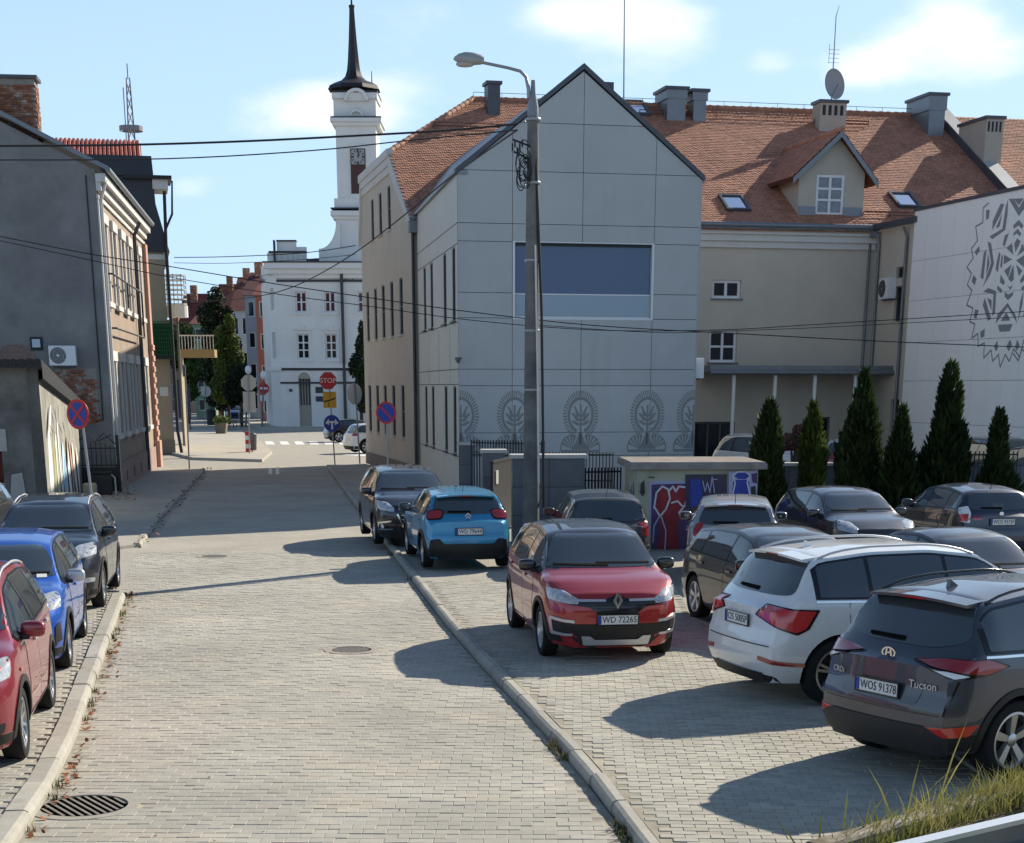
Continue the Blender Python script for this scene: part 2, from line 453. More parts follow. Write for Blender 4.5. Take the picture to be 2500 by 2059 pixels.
class Car:
    def __init__(s, name, label, group, color, style, L, W, H, wb, fo, pos, az, r=.33, rim='five', gc=.18, z0=0., clad=False, detail=2, wwid=.21, cat='car', nose_drop=0., cfg=None):
        s.L, s.W, s.H, s.wb, s.gc, s.r = L, W, H, wb, gc, r
        s.st = dict(STYLES[style]); s.st.update(cfg or {})
        s.xf = wb / 2 + fo; s.fo = fo
        s.paint = color
        s.root = empty(name, (pos[0], pos[1], z0), math.pi / 2 - az, label, cat, group)
        s.topP = [(a * L, b * H) for a, b in s.st['top']]
        s.beltP = [(a * L, b * H) for a, b in s.st['belt']]
        s.bowf, s.bowr = .17, .12
        s.nose = [(gc, -.10), (.30 * H, -.01), (.42 * H, .0), (.50 * H, -.03), (.60 * H, -.16)]
        s.tail = [(gc, .10), (.28 * H, 0.), (.42 * H, .01), (.47 * H, .045), (.68 * H, .075), (1.0 * H, .0)]
        s.wr = s.st['wr'] * W / 2
        s.detail = detail
        s.body(clad)
        s.wheels(rim, wwid)
    # profile functions
    def zt(s, d):
        q = 0; n = 7; k = .022 * s.L
        for i in range(n): q += interp(s.topP, min(s.L, max(0, d + k * (i - 3) / 3)))
        return q / n
    def zb(s, d):
        return min(interp(s.beltP, d), s.zt(d) - .045)
    def half(s, d):
        t = d / s.L
        return s.W / 2 * interp([(0, .745), (.012, .815), (.035, .885), (.07, .935), (.12, .972), (.2, .995), (.5, 1), (.75, 1), (.86, .985), (.92, .962), (.96, .93), (.985, .885), (1, .81)], t)
    def cant(s, d):
        zt, zb = s.zt(d), s.zb(d)
        ze = zt - min(.055, (zt - zb) * .5)
        t = max(0, min(1, (ze - zb) / (.33 * s.H)))
        wb = s.half(d) * .955
        return lerp(wb * .94, min(s.wr, wb), t ** .8), ze
    def ring(s, d):
        w, zb, zt, gc = s.half(d), s.zb(d), s.zt(d), s.gc
        we, ze = s.cant(d)
        pts = [(0, gc), (w * .78, gc)]
        for k in range(11):
            t = k / 10
            p = interp([(0, .90), (.06, .945), (.15, .972), (.3, .99), (.5, 1.0), (.68, .995), (.8, .985), (.88, 1.0 - .018), (.94, .975), (1, .955)], t)
            pts.append((w * p, lerp(gc + .02, zb, t)))
        wb = w * .955
        for k in range(1, 7):
            t = k / 6
            pts.append((lerp(wb, we, t) + .018 * math.sin(math.pi * t) * (ze - zb) / (.33 * s.H), lerp(zb, ze, t)))
        for k in range(1, 9):
            q = 1 - k / 8
            pts.append((we * q, zt - (zt - ze) * q ** 3.2))
        return pts
    def X(s, d, y, z, w):
        ef = 1 - sstep(0, .15 * s.L, d); er = sstep(.85 * s.L, s.L, d)
        b = min(1.2, abs(y) / (s.W / 2)) ** 2.4
        return s.xf - d + ef * (interp(s.nose, z) - s.bowf * b) + er * (interp(s.tail, z) + s.bowr * b)
    def body(s, clad):
        bm = bmesh.new(); n = 64; rows = []
        for i in range(n + 1):
            t = i / n; d = s.L * (t - .06 * math.sin(2 * math.pi * t) / 1.0 * .8)
            rg = s.ring(d); w = s.half(d)
            l = [bm.verts.new((s.X(d, y, z, w), y, z)) for y, z in rg]
            r_ = [bm.verts.new((s.X(d, y, z, w), -y, z)) for y, z in rg]
            rows.append((l, r_, rg, d, w))
        m = len(rows[0][0])
        for a, b in zip(rows, rows[1:]):
            for j in range(m - 1):
                bm.faces.new((a[0][j], b[0][j], b[0][j + 1], a[0][j + 1]))
                bm.faces.new((a[1][j + 1], b[1][j + 1], b[1][j], a[1][j]))
        for end in (rows[0], rows[-1]):
            l, r_, rg, d, w = end; nx = 12; grid = []
            for j in range(m):
                y, z = rg[j]
                grid.append([bm.verts.new((s.X(d, q, z, w), q, z)) for q in [lerp(-y, y, k / nx) for k in range(nx + 1)]])
            for j in range(m - 1):
                for k in range(nx):
                    f = (grid[j][k], grid[j][k + 1], grid[j + 1][k + 1], grid[j + 1][k])
                    bm.faces.new(f if end is rows[0] else f[::-1])
        bmesh.ops.remove_doubles(bm, verts=bm.verts, dist=.0008)
        bmesh.ops.dissolve_degenerate(bm, edges=bm.edges, dist=.0006)
        bmesh.ops.recalc_face_normals(bm, faces=bm.faces)
        me = bpy.data.meshes.new('body'); bm.to_mesh(me)
        s.bvh = BVHTree.FromBMesh(bm); bm.free()
        me.materials.append(s.paint); me.materials.append(M_WELL)
        s.axles = (s.wb / 2, -s.wb / 2)
        cut = MB(); cut.mi = 0
        for ax in s.axles:
            for sg in (1, -1):
                y0, y1 = sorted((sg * (s.W / 2 - .30), sg * (s.W / 2 + .2)))
                cut.lathe([(s.r + .055, y0), (s.r + .055, y1)], 36, (ax, 0, s.r), 'y')
        cme = cut.mesh([M_WELL])
        bmc = bmesh.new(); bmc.from_mesh(cme); bmesh.ops.recalc_face_normals(bmc, faces=bmc.faces); bmc.to_mesh(cme); bmc.free()
        bo = bpy.data.objects.new('tmp_body', me); co = bpy.data.objects.new('tmp_cut', cme)
        COL.objects.link(bo); COL.objects.link(co)
        md = bo.modifiers.new('cut', 'BOOLEAN'); md.object = co; md.operation = 'DIFFERENCE'; md.solver = 'EXACT'
        try: md.material_mode = 'TRANSFER'
        except Exception: pass
        dg = bpy.context.evaluated_depsgraph_get(); dg.update()
        res = bpy.data.meshes.new_from_object(bo.evaluated_get(dg))
        bpy.data.objects.remove(bo); bpy.data.objects.remove(co)
        if len(res.polygons) < 500: res = me
        if s.st.get('two_tone'):
            while len(res.materials) < 3: res.materials.append(s.st['two_tone'])
            for p in res.polygons:
                d = s.xf - p.center.x
                if .2 * s.L < d < .97 * s.L and p.center.z > s.zb(d) + .02 and p.center.z > .69 * s.H and (p.center.z > .735 * s.H or abs(p.center.y) > s.W * .33): p.material_index = 2
        res.polygons.foreach_set('use_smooth', [True] * len(res.polygons))
        res.set_sharp_from_angle(angle=R(32))
        s.bodyo = link('body', res, s.root)
        L, gc, r = s.L, s.gc, s.r
        # glasshouse
        d0, d1 = s.st['dlo'][0] * L, s.st['dlo'][1] * L
        pil = [p * L for p in s.st['pil']]
        def dlo(a, b, low, high, n=14):
            lo, hi = [], []
            for k in range(n + 1):
                d = lerp(a, b, k / n); zl = s.zb(d) + low; zh = s.cant(d)[1] - high
                if zh - zl > .015: lo.append((d, zl)); hi.append((d, zh))
            return lo + hi[::-1]
        for sg in (1, -1):
            s.side('window_trim', dlo(d0, d1, .012, .03, 28), sg, M_GLOSSB, .004, sub=.08)
            edges = [d0 + .03] + pil + [d1 - .03]
            for a, b in zip(edges, edges[1:]):
                p = dlo(a + .025, b - .025, .035, .055)
                if len(p) >= 6: s.side('side_window', p, sg, M_GLASS, .009, sub=.08, rnd=.02)
            if s.st.get('chrome_line'):
                pts = dlo(d0, d1, .0, .02, 28); k = len(pts) // 2
                low = pts[:k]
                s.side('window_line', low + [(a, b - .022) for a, b in low[::-1]], sg, M_CHROME, .008, sub=.1)
            # doors with seams and handles
            if s.detail >= 1:
                dA = s.fo + r + .16; dC = s.fo + s.wb - r - .02
                dB = pil[0] + .02
                zb_ = gc + .13
                def top(d): return s.zb(d) - .012
                for nm, poly in (('door', [(dA, top(dA)), (dB - .008, top(dB)), (dB - .008, zb_), (dA + .10, zb_), (dA - .01, zb_ + .18)]),
                                 ('door', [(dB + .008, top(dB)), (dC + .28, top(dC)), (dC + .26, s.r * 2 + .14), (dC + .04, s.r + .18), (dC - .08, zb_), (dB + .008, zb_)])):
                    pr = round_poly(poly, .05)
                    cxm = sum(p[0] for p in pr) / len(pr); czm = sum(p[1] for p in pr) / len(pr)
                    big = [(cxm + (a - cxm) * (1 + .014), czm + (b - czm) * (1 + .022)) for a, b in pr]
                    s.side('door_seam', big, sg, M_GLOSSB, .0015, sub=.16, thick=.004)
                    do = s.side(nm, pr, sg, s.paint, .004, sub=.12, thick=.006)
                    hx = poly[1][0] - .17 if poly[0][0] < dB - .02 else poly[1][0] - .22
                    hz = s.zb(hx) - .105
                    s.side('handle', round_poly([(hx - .09, hz - .018), (hx + .09, hz - .014), (hx + .09, hz + .016), (hx - .09, hz + .012)], .012), sg, s.paint if not s.st.get('chrome_line') else M_SILVER, .028, parent=do)
        # windscreen and rear window
        dc = next(a for a, b in s.st['top'] if b > .63 and a > .15) * L
        zc = s.zt(dc + .02) + .03; zr = s.H * .93
        wc = s.half(dc) * .86; wt = s.wr * .93
        s.front('windscreen', round_poly([(-wc, zc, .08), (-wc * .5, zc - .012, .2), (wc * .5, zc - .012, .2), (wc, zc, .08), (wt, zr, .10), (-wt, zr, .10)], .06), M_GLASS, .006, sub=.07)
        s.front('wiper', [(-wc * .85, zc + .015), (wc * .1, zc + .0), (wc * .1, zc + .02), (-wc * .85, zc + .035)], M_WIPER, .018)
        s.front('wiper', [(-wc * .1, zc + .03), (wc * .85, zc + .02), (wc * .85, zc + .04), (-wc * .1, zc + .05)], M_WIPER, .014)
        rw = s.st.get('rear_glass', dict(z0=.67, z1=.92, w0=.80, w1=.94))
        za, zz = rw['z0'] * s.H, rw['z1'] * s.H
        wa, wz = s.W / 2 * rw['w0'], s.wr * rw['w1']
        s.rear('rear_window', round_poly([(-wa, za + rw.get('up', .02), .10), (-wa * .6, za, .2), (wa * .6, za, .2), (wa, za + rw.get('up', .02), .10), (wz, zz, .08), (-wz, zz, .08)], .06), M_GLASS, .006, sub=.07)
        s.rear('wiper', [(-.06, za + .022), (.38, za + .03), (.38, za + .055), (-.06, za + .055)], M_WIPER, .022)
        # mirrors
        dm = s.st['dlo'][0] * L + .32
        for sg in (1, -1):
            c = (s.xf - dm, sg * (s.W / 2 + .055), s.zb(dm) + .085)
            q = MB(); q.add(*superell(c, (.13, .24, .155), .6))
            mo = q.build('mirror', s.st.get('mirror', s.paint), s.root, 60)
            MB().box((c[0] - .058, c[1], c[2]), (.012, .19, .11)).build('mirror_glass', M_GLASS, mo)
            MB().box((c[0] + .02, sg * (s.W / 2 - .05), c[2] - .07), (.08, .14, .045)).build('mirror_arm', M_TRIM, mo)
        # underbody skirt / cladding
        if clad:
            for sg in (1, -1):
                a, b = s.fo + r + .06, s.fo + s.wb - r - .06
                s.side('sill_trim', [(a, gc - .01), (b, gc - .01), (b + .02, gc + .14), (a - .02, gc + .14)], sg, M_TRIM, .012, sub=.2, fall=True)
                for ax in s.axles:
                    dd = s.xf - ax
                    n = 18; out, inn = [], []
                    for k in range(n + 1):
                        q = R(-8) + (math.pi + R(16)) * k / n
                        out.append((dd + (r + .115) * math.cos(q), r + (r + .115) * math.sin(q)))
                        inn.append((dd + (r + .052) * math.cos(q), r + (r + .052) * math.sin(q)))
                    s.side('arch_trim', out + inn[::-1], sg, M_TRIM, .014, sub=.2, fall=True)
                s.side('bumper_skirt', [(.03, gc), (s.fo - r - .05, gc), (s.fo - r - .07, gc + .17), (.05, gc + .17)], sg, M_TRIM, .010, sub=.1, fall=True)
                s.side('bumper_skirt', [(s.fo + s.wb + r + .05, gc), (L - .02, gc), (L - .03, gc + .20), (s.fo + s.wb + r + .07, gc + .20)], sg, M_TRIM, .010, sub=.1, fall=True)
        w0 = s.half(0) * .97
        s.front('lower_grille', round_poly([(-w0 * .72, gc + .02), (w0 * .72, gc + .02), (w0 * .8, gc + .17), (-w0 * .8, gc + .17)], .04), M_TRIM, .008)
        w1 = s.half(L) * .97
        s.rear('rear_skirt', round_poly([(-w1, gc + .01), (w1, gc + .01), (w1, gc + (.20 if clad else .10)), (-w1, gc + (.20 if clad else .10))], .03), M_TRIM, .010)
    def wheels(s, rim, wwid):
        tm, rm = wheel_meshes(s.r, wwid, rim)
        for ax in s.axles:
            for sg in (1, -1):
                o = link('wheel', tm, s.root, (ax, sg * (s.W / 2 - wwid / 2 - .025), s.r), (0, 0, 0 if sg > 0 else math.pi))
                link('rim', rm, o)
    # patches
    def patch(s, name, poly, ang, anchor, m, off=.006, thick=.02, sub=.07, parent=None, fall=False):
        a = ang; D = Vector((math.cos(a), math.sin(a), 0)); P = Vector((-math.sin(a), math.cos(a), 0)); A = Vector((anchor[0], anchor[1], 0))
        bm = bmesh.new()
        vs = [bm.verts.new((u, z, 0)) for u, z in poly]
        try: bm.faces.new(vs)
        except Exception: bm.free(); return None
        us = [p[0] for p in poly]; zs = [p[1] for p in poly]
        for (lo, hi, no, ix) in ((min(us), max(us), (1, 0, 0), 0), (min(zs), max(zs), (0, 1, 0), 1)):
            n = int((hi - lo) / sub)
            for k in range(1, n + 1):
                c = [0, 0, 0]; c[ix] = lo + (hi - lo) * k / (n + 1)
                bmesh.ops.bisect_plane(bm, geom=bm.verts[:] + bm.edges[:] + bm.faces[:], plane_co=c, plane_no=no, dist=1e-5)
        bmesh.ops.triangulate(bm, faces=[f for f in bm.faces if len(f.verts) > 4])
        nrm = {}; last = None
        for v in bm.verts:
            u, z = v.co.x, v.co.y
            o = A + P * u + Vector((0, 0, z))
            hit, no, ix, dist = s.bvh.ray_cast(o + D * 4, -D)
            if hit is None or (hit - o).dot(D) < -1.2:
                hit, no, ix, dist = s.bvh.find_nearest(o + D * (.0 if not fall else .0))
                no = D
            if no.dot(D) < 0: no = -no
            v.co = hit + (no * .6 + D * .4) * off; nrm[v] = (no * .5 + D * .5).normalized()
        be = [e for e in bm.edges if e.is_boundary]
        if thick:
            r_ = bmesh.ops.extrude_edge_only(bm, edges=be)
            nv = [q for q in r_['geom'] if isinstance(q, bmesh.types.BMVert)]
            for v in nv: v.co -= D * thick
        bmesh.ops.recalc_face_normals(bm, faces=bm.faces)
        # make sure faces look outwards
        if sum(f.normal.dot(D) * f.calc_area() for f in bm.faces) < 0:
            bmesh.ops.reverse_faces(bm, faces=bm.faces)
        me = bpy.data.meshes.new(name); bm.to_mesh(me); bm.free()
        me.materials.append(m)
        me.polygons.foreach_set('use_smooth', [True] * len(me.polygons)); me.set_sharp_from_angle(angle=R(35))
        return link(name, me, parent or s.root)
    def side(s, name, poly, sg, m, off=.006, thick=.02, sub=.1, parent=None, rnd=0, fall=False):
        if rnd: poly = round_poly(poly, rnd, 2)
        # poly in (distance from front, z)
        return s.patch(name, [(-(s.xf - d) * sg, z) for d, z in poly], sg * math.pi / 2, (0, 0), m, off, thick, sub, parent, fall)
    def front(s, name, poly, m, off=.006, thick=.02, sub=.07, parent=None):
        return s.patch(name, poly, 0, (0, 0), m, off, thick, sub, parent)
    def rear(s, name, poly, m, off=.006, thick=.02, sub=.07, parent=None):
        """poly in (y,z) with y to the car's left"""
        return s.patch(name, [(-y, z) for y, z in poly], math.pi, (0, 0), m, off, thick, sub, parent)
    def corner(s, name, poly, end, m, off=.006, thick=.02, sub=.06, ang=38, both=True, parents=None):
        """poly (u,z) for the left corner, u grows towards the car's flank; both corners made"""
        out = []
        a = R(ang) if end == 'front' else math.pi - R(ang)
        ax = s.xf - .2 if end == 'front' else s.xf - s.L + .15
        for i, sg in enumerate((1, -1) if both else (1,)):
            k = 1 if end == 'front' else -1
            o = s.patch(name, [(u * sg * k, z) for u, z in poly], a * sg, (ax, sg * s.W / 2 * .86), m, off, thick, sub, parents[i] if parents else None)
            out.append(o)
        return out
    def plate(s, end, z, txt=None, y=0., w=.52, tilt=0., frame=True):
        D = Vector((1, 0, 0)) if end == 'front' else Vector((-1, 0, 0))
        hs = []
        for yy in (-w / 2, 0, w / 2):
            for dz in (-.055, .055):
                h = s.bvh.ray_cast(Vector((0, y + yy, z + dz)) + D * 4, -D)[0]
                if h: hs.append(h.x * D.x)
        x = (max(hs) + .012) * D.x
        rz = math.pi / 2 if end == 'front' else -math.pi / 2
        q = MB(); q.bb(-w / 2, w / 2, -.008, .008, -.057, .057)
        po = q.build('number_plate', M_PLATE, s.root, loc=(x, y, z), rot=(0, 0, rz))
        MB().bb(-w / 2 + .002, -w / 2 + .045, -.0105, -.007, -.055, .055).build('blue_band', M_PBLUE, po)
        if frame:
            f = MB(); t = .012
            for b in ((-w / 2 - t, w / 2 + t, -.014, .006, .0585, .0585 + t), (-w / 2 - t, w / 2 + t, -.014, .006, -.0585 - t, -.0585), (-w / 2 - t, -w / 2 - .001, -.014, .006, -.058, .058), (w / 2 + .001, w / 2 + t, -.014, .006, -.058, .058)): f.bb(*b)
            f.build('plate_frame', M_GLOSSB, po)
        if txt:
            me = text_mesh(txt, .112, M_INK, depth=.001)
            xs = [v.co.x for v in me.vertices]; k = (w - .075) / (max(xs) - min(xs))
            o = link('lettering', me, po, (.022 - (max(xs) + min(xs)) / 2 * k, -.0105, 0), (math.pi / 2, 0, 0)); o.scale = (k, 1.0, 1)
        return po
    def badge(s, end, y, z, build):
        D = Vector((1, 0, 0)) if end == 'front' else Vector((-1, 0, 0))
        h = s.bvh.ray_cast(Vector((0, y, z)) + D * 4, -D)[0]
        return build(s, (h.x + .026 * D.x, y, z), math.pi / 2 if end == 'front' else -math.pi / 2)
    def script(s, y, z, txt, size):
        D = Vector((-1, 0, 0))
        h = [s.bvh.ray_cast(Vector((0, y + k, z)) + D * 4, -D)[0] for k in (.13, 0, -.13)]
        ang = math.atan2(h[0].x - h[2].x, .26)      # follow the curve of the tailgate
        x = min(h[1].x, (h[0].x + h[2].x) / 2) - .014
        return link('lettering', text_mesh(txt, size, M_SILVER, depth=.003), s.root, (x, y, z), (math.pi / 2, 0, -math.pi / 2 - ang))
    def rails(s, m, h=.05):
        for sg in (1, -1):
            pts = []
            for k in range(13):
                t = k / 12; d = s.L * lerp(.42, .86, t); we, ze = s.cant(d)
                pts.append((s.xf - d, sg * (we - .02), ze + .012 + h * min(1, min(t, 1 - t) * 6) ** .6))
            MB().tube(pts, .014, 8).build('roof_rail', m, s.root, 50)
    def spoiler(s, m, ln=.22):
        d = s.L * .875; z = s.zt(d - .12)
        x = s.xf - d
        def sec(y):
            k = 1 - .25 * (abs(y) / s.wr) ** 3
            zz = z - .035 * (abs(y) / s.wr) ** 2
            return [(x + .22, y, zz + .004), (x - ln * k, y, zz - .03), (x - ln * k, y, zz - .055), (x + .02, y, zz - .075)]
        vs = []; fs = []; n = 10
        for i in range(n + 1): vs += sec(lerp(-s.wr * .96, s.wr * .96, i / n))
        for i in range(n):
            for j in range(4):
                k = (j + 1) % 4
                fs.append((i * 4 + j, (i + 1) * 4 + j, (i + 1) * 4 + k, i * 4 + k))
        fs += [(0, 1, 2, 3), tuple(n * 4 + q for q in (3, 2, 1, 0))]
        b = MB(); b.add(vs, fs); o = b.build('spoiler', m, s.root, 40)
        MB().bb(x - ln - .004, x - ln + .02, -.13, .13, z - .058, z - .042).build('brake_light', M_RED, o)
    def fin(s, m):
        d = s.L * .80; z = s.zt(d); x = s.xf - d
        MB().prism([(x + .07, z - .01), (x - .07, z - .015), (x - .06, z + .065), (x - .03, z + .05)], -.02, .02, 'y').build('antenna', m, s.root, 40)
    def whip(s, f=.86, back=True):
        d = s.L * f; z = s.zt(d); x = s.xf - d
        MB().tube([(x, 0, z - .01), (x - .10, 0, z + .16)], [.008, .004], 6).build('antenna', M_TRIM, s.root)
    def handle_bar(s): pass
    # generic lamp sets
    def lamps_front(s, z=None, h=.10, w=.34, m=None, fog=True):
        z = z or s.H * .50
        s.corner('headlight', round_poly([(-w * .75, z - h * .2), (w * .45, z + h * .1), (w * .62, z + h * .95), (-w * .1, z + h * .75), (-w * .7, z + h * .25)], .03), 'front', m or M_LENS, .010)
        if fog:
            s.corner('fog_light', round_poly([(-.20, s.gc + .18), (.02, s.gc + .18), (.04, s.gc + .28), (-.18, s.gc + .26)], .03), 'front', M_GLOSSB, .006)
    def grille(s, z0, z1, w0, w1, m=None, bars=4, frame=None):
        o = s.front('grille', round_poly([(-w0, z0), (w0, z0), (w1, z1), (-w1, z1)], .03), m or M_GLOSSB, .006)
        for k in range(bars):
            t = (k + .7) / (bars + .4); z = lerp(z0, z1, t); w = lerp(w0, w1, t) * .93
            s.front('grille_bar', [(-w, z), (w, z), (w, z + .012), (-w, z + .012)], frame or M_SILVER if frame else M_TRIM, .016, parent=o)
        return o
    def lamps_rear(s, z0=None, h=.2, w=.2):
        z0 = z0 or s.H * .52
        s.corner('tail_light', round_poly([(-w, z0), (w, z0 + .02), (w * .95, z0 + h), (-w * .8, z0 + h * .95)], .05), 'rear', M_RED, .010, ang=42)
# ================================================================ GROUND
def in_poly(x, y, P):
    c = False; n = len(P); j = n - 1
    for i in range(n):
        if (P[i][1] > y) != (P[j][1] > y) and x < (P[j][0] - P[i][0]) * (y - P[i][1]) / (P[j][1] - P[i][1]) + P[i][0]: c = not c
        j = i
    return c
def resample(pts, step):
    pts = [Vector((p[0], p[1], 0)) for p in pts]; out = [pts[0].copy()]; carry = step
    for a, b in zip(pts, pts[1:]):
        L = (b - a).length; t = carry
        while t <= L:
            out.append(a + (b - a) * (t / L)); t += step
        carry = t - L
    return out
def smooth_line(pts, it=2):
    for _ in range(it):
        q = [pts[0]]
        for a, b in zip(pts, pts[1:]): q += [a * .75 + b * .25, a * .25 + b * .75]
        q.append(pts[-1]); pts = q
    return pts

M_GROUND = mat('ground_paving', (.33, .31, .27), .9, .2, noise=.18, nscale=.35, bump=.2, bscale=6)
M_ROAD = mat('road_pavers_base', (.362, .346, .305), .92, .25, noise=.14, nscale=.8, broad=.12, brscale=.3, stain=(.40, .37, .31), sscale=.55, slo=.52, shi=.75, bump=.5, bscale=9, bdist=.02)
M_JOINT = mat('paving_joint_sand', (.31, .288, .235), .95, .1, noise=.3, nscale=2.5, stain=(.40, .365, .29), sscale=1.3, slo=.5, shi=.62)
M_PAVER = mat('concrete_paver', (.372, .356, .311), .88, .3, noise=.09, nscale=14, rnd=.075, broad=.16, brscale=.33, stain=(.46, .42, .335), sscale=.9, slo=.54, shi=.74, bump=.35, bscale=130, bdist=.004)
M_PAVER2 = mat('parking_paver', (.365, .35, .30), .88, .3, noise=.10, nscale=14, rnd=.12, broad=.16, brscale=.4, stain=(.43, .395, .31), sscale=.7, slo=.5, shi=.75, bump=.35, bscale=130, bdist=.004)
M_KERB = mat('kerb_concrete', (.365, .35, .305), .88, .3, noise=.14, nscale=5, objrnd=.09, stain=(.24, .225, .19), sscale=3.5, slo=.56, shi=.75, bump=.4, bscale=60, bdist=.006)
M_ASPH = mat('old_asphalt', (.125, .12, .112), .9, .3, noise=.2, nscale=1.2, bump=.5, bscale=120, bdist=.006)
M_EARTH = mat('dry_earth', (.17, .145, .10), .95, .1, noise=.35, nscale=2.2, stain=(.10, .13, .045), sscale=1.6, slo=.42, shi=.62, bump=.7, bscale=25)
M_WHITE = mat('road_marking', (.72, .72, .70), .75, .3, noise=.12, nscale=2.5)

gr = MB().add([(-900, -200, -.16), (900, -200, -.16), (900, 1500, -.16), (-900, 1500, -.16)], [(0, 1, 2, 3)]).build('ground', M_GROUND)
tag(gr, kind='structure')

PZ = .10   # pavement and parking level above the road
RKpx = [(1542, 2059), (1423, 1898), (1293, 1755), (1204, 1660), (1139, 1589), (1079, 1518), (1008, 1423), (937, 1328), (854, 1222), (795, 1139)]
LKpx = [(42, 2059), (119, 1945), (178, 1826), (213, 1720), (261, 1589), (311, 1447)]
LK2px = [(345, 1338), (391, 1269), (457, 1204), (504, 1147)]
RK = [G(*p) for p in RKpx]; LK = [G(*p) for p in LKpx]; LK2 = [G(*p) for p in LK2px]
RK = [RK[0] + (RK[0] - RK[1]) * 2.2] + RK
LK = [LK[0] + (LK[0] - LK[1]) * 2.2] + LK
RK, LK, LK2 = smooth_line(RK), smooth_line(LK), smooth_line(LK2)
JY = G(700, 1136).y        # where the side street ends at the cross street
roadpoly = [(p.x, p.y) for p in RK] + [(p.x, p.y) for p in LK2[::-1]] + [(LK2[0].x - 1.2, LK2[0].y - .2), (LK2[0].x - 1.2, LK[-1].y + .5), (LK[-1].x - .3, LK[-1].y)] + [(p.x, p.y) for p in LK[::-1]]
def sheet(name, poly, z, m, parent=None):
    bm = bmesh.new(); f = bm.faces.new([bm.verts.new((x, y, z)) for x, y in poly])
    f.normal_update()
    if f.normal.z < 0: f.normal_flip()
    bmesh.ops.triangulate(bm, faces=bm.faces)
    bmesh.ops.recalc_face_normals(bm, faces=bm.faces)
    for f in bm.faces:
        if f.normal.z < 0: f.normal_flip()
    me = bpy.data.meshes.new(name); bm.to_mesh(me); bm.free(); me.materials.append(m)
    return link(name, me, parent)
NEARY = 36.0
# the far stretch of the road carries its paving in the material
def brick_mat(name, c1, c2, mortar, sx, sy, src):
    m = src.copy(); m.name = name
    N, L = m.node_tree.nodes, m.node_tree.links
    b = N['Principled BSDF']; old = b.inputs['Base Color'].links[0].from_socket
    tc = N.new('ShaderNodeTexCoord'); br = N.new('ShaderNodeTexBrick')
    br.inputs['Scale'].default_value = 1; br.inputs['Brick Width'].default_value = sx; br.inputs['Row Height'].default_value = sy
    br.inputs['Mortar Size'].default_value = .006; br.inputs['Color1'].default_value = (*c1, 1); br.inputs['Color2'].default_value = (*c2, 1); br.inputs['Mortar'].default_value = (*mortar, 1)
    L.new(tc.outputs['Object'], br.inputs['Vector'])
    mx = N.new('ShaderNodeMixRGB'); mx.blend_type = 'MULTIPLY'; mx.inputs['Fac'].default_value = 1
    L.new(old, mx.inputs['Color1']); L.new(br.outputs['Color'], mx.inputs['Color2']); L.new(mx.outputs[0], b.inputs['Base Color'])
    return m
M_ROADFAR = brick_mat('road_pavers_far', (.98, .98, .97), (1.10, 1.09, 1.07), (.78, .77, .74), .2, .135, M_ROAD)
road = empty('road', kind='structure')
nearp, farp = [], []
def clip_y(poly, y, keep_above):
    out = []; n = len(poly)
    for i in range(n):
        a, b = poly[i], poly[(i + 1) % n]
        ia, ib = ((a[1] >= y) == keep_above), ((b[1] >= y) == keep_above)
        if ia: out.append(a)
        if ia != ib:
            t = (y - a[1]) / (b[1] - a[1]); out.append((a[0] + (b[0] - a[0]) * t, y))
    return out
sheet('joint_bed', clip_y(roadpoly, NEARY, False), -.004, M_JOINT, road)
sheet('far_surface', clip_y(roadpoly, NEARY, True), -.004, M_ROADFAR, road)

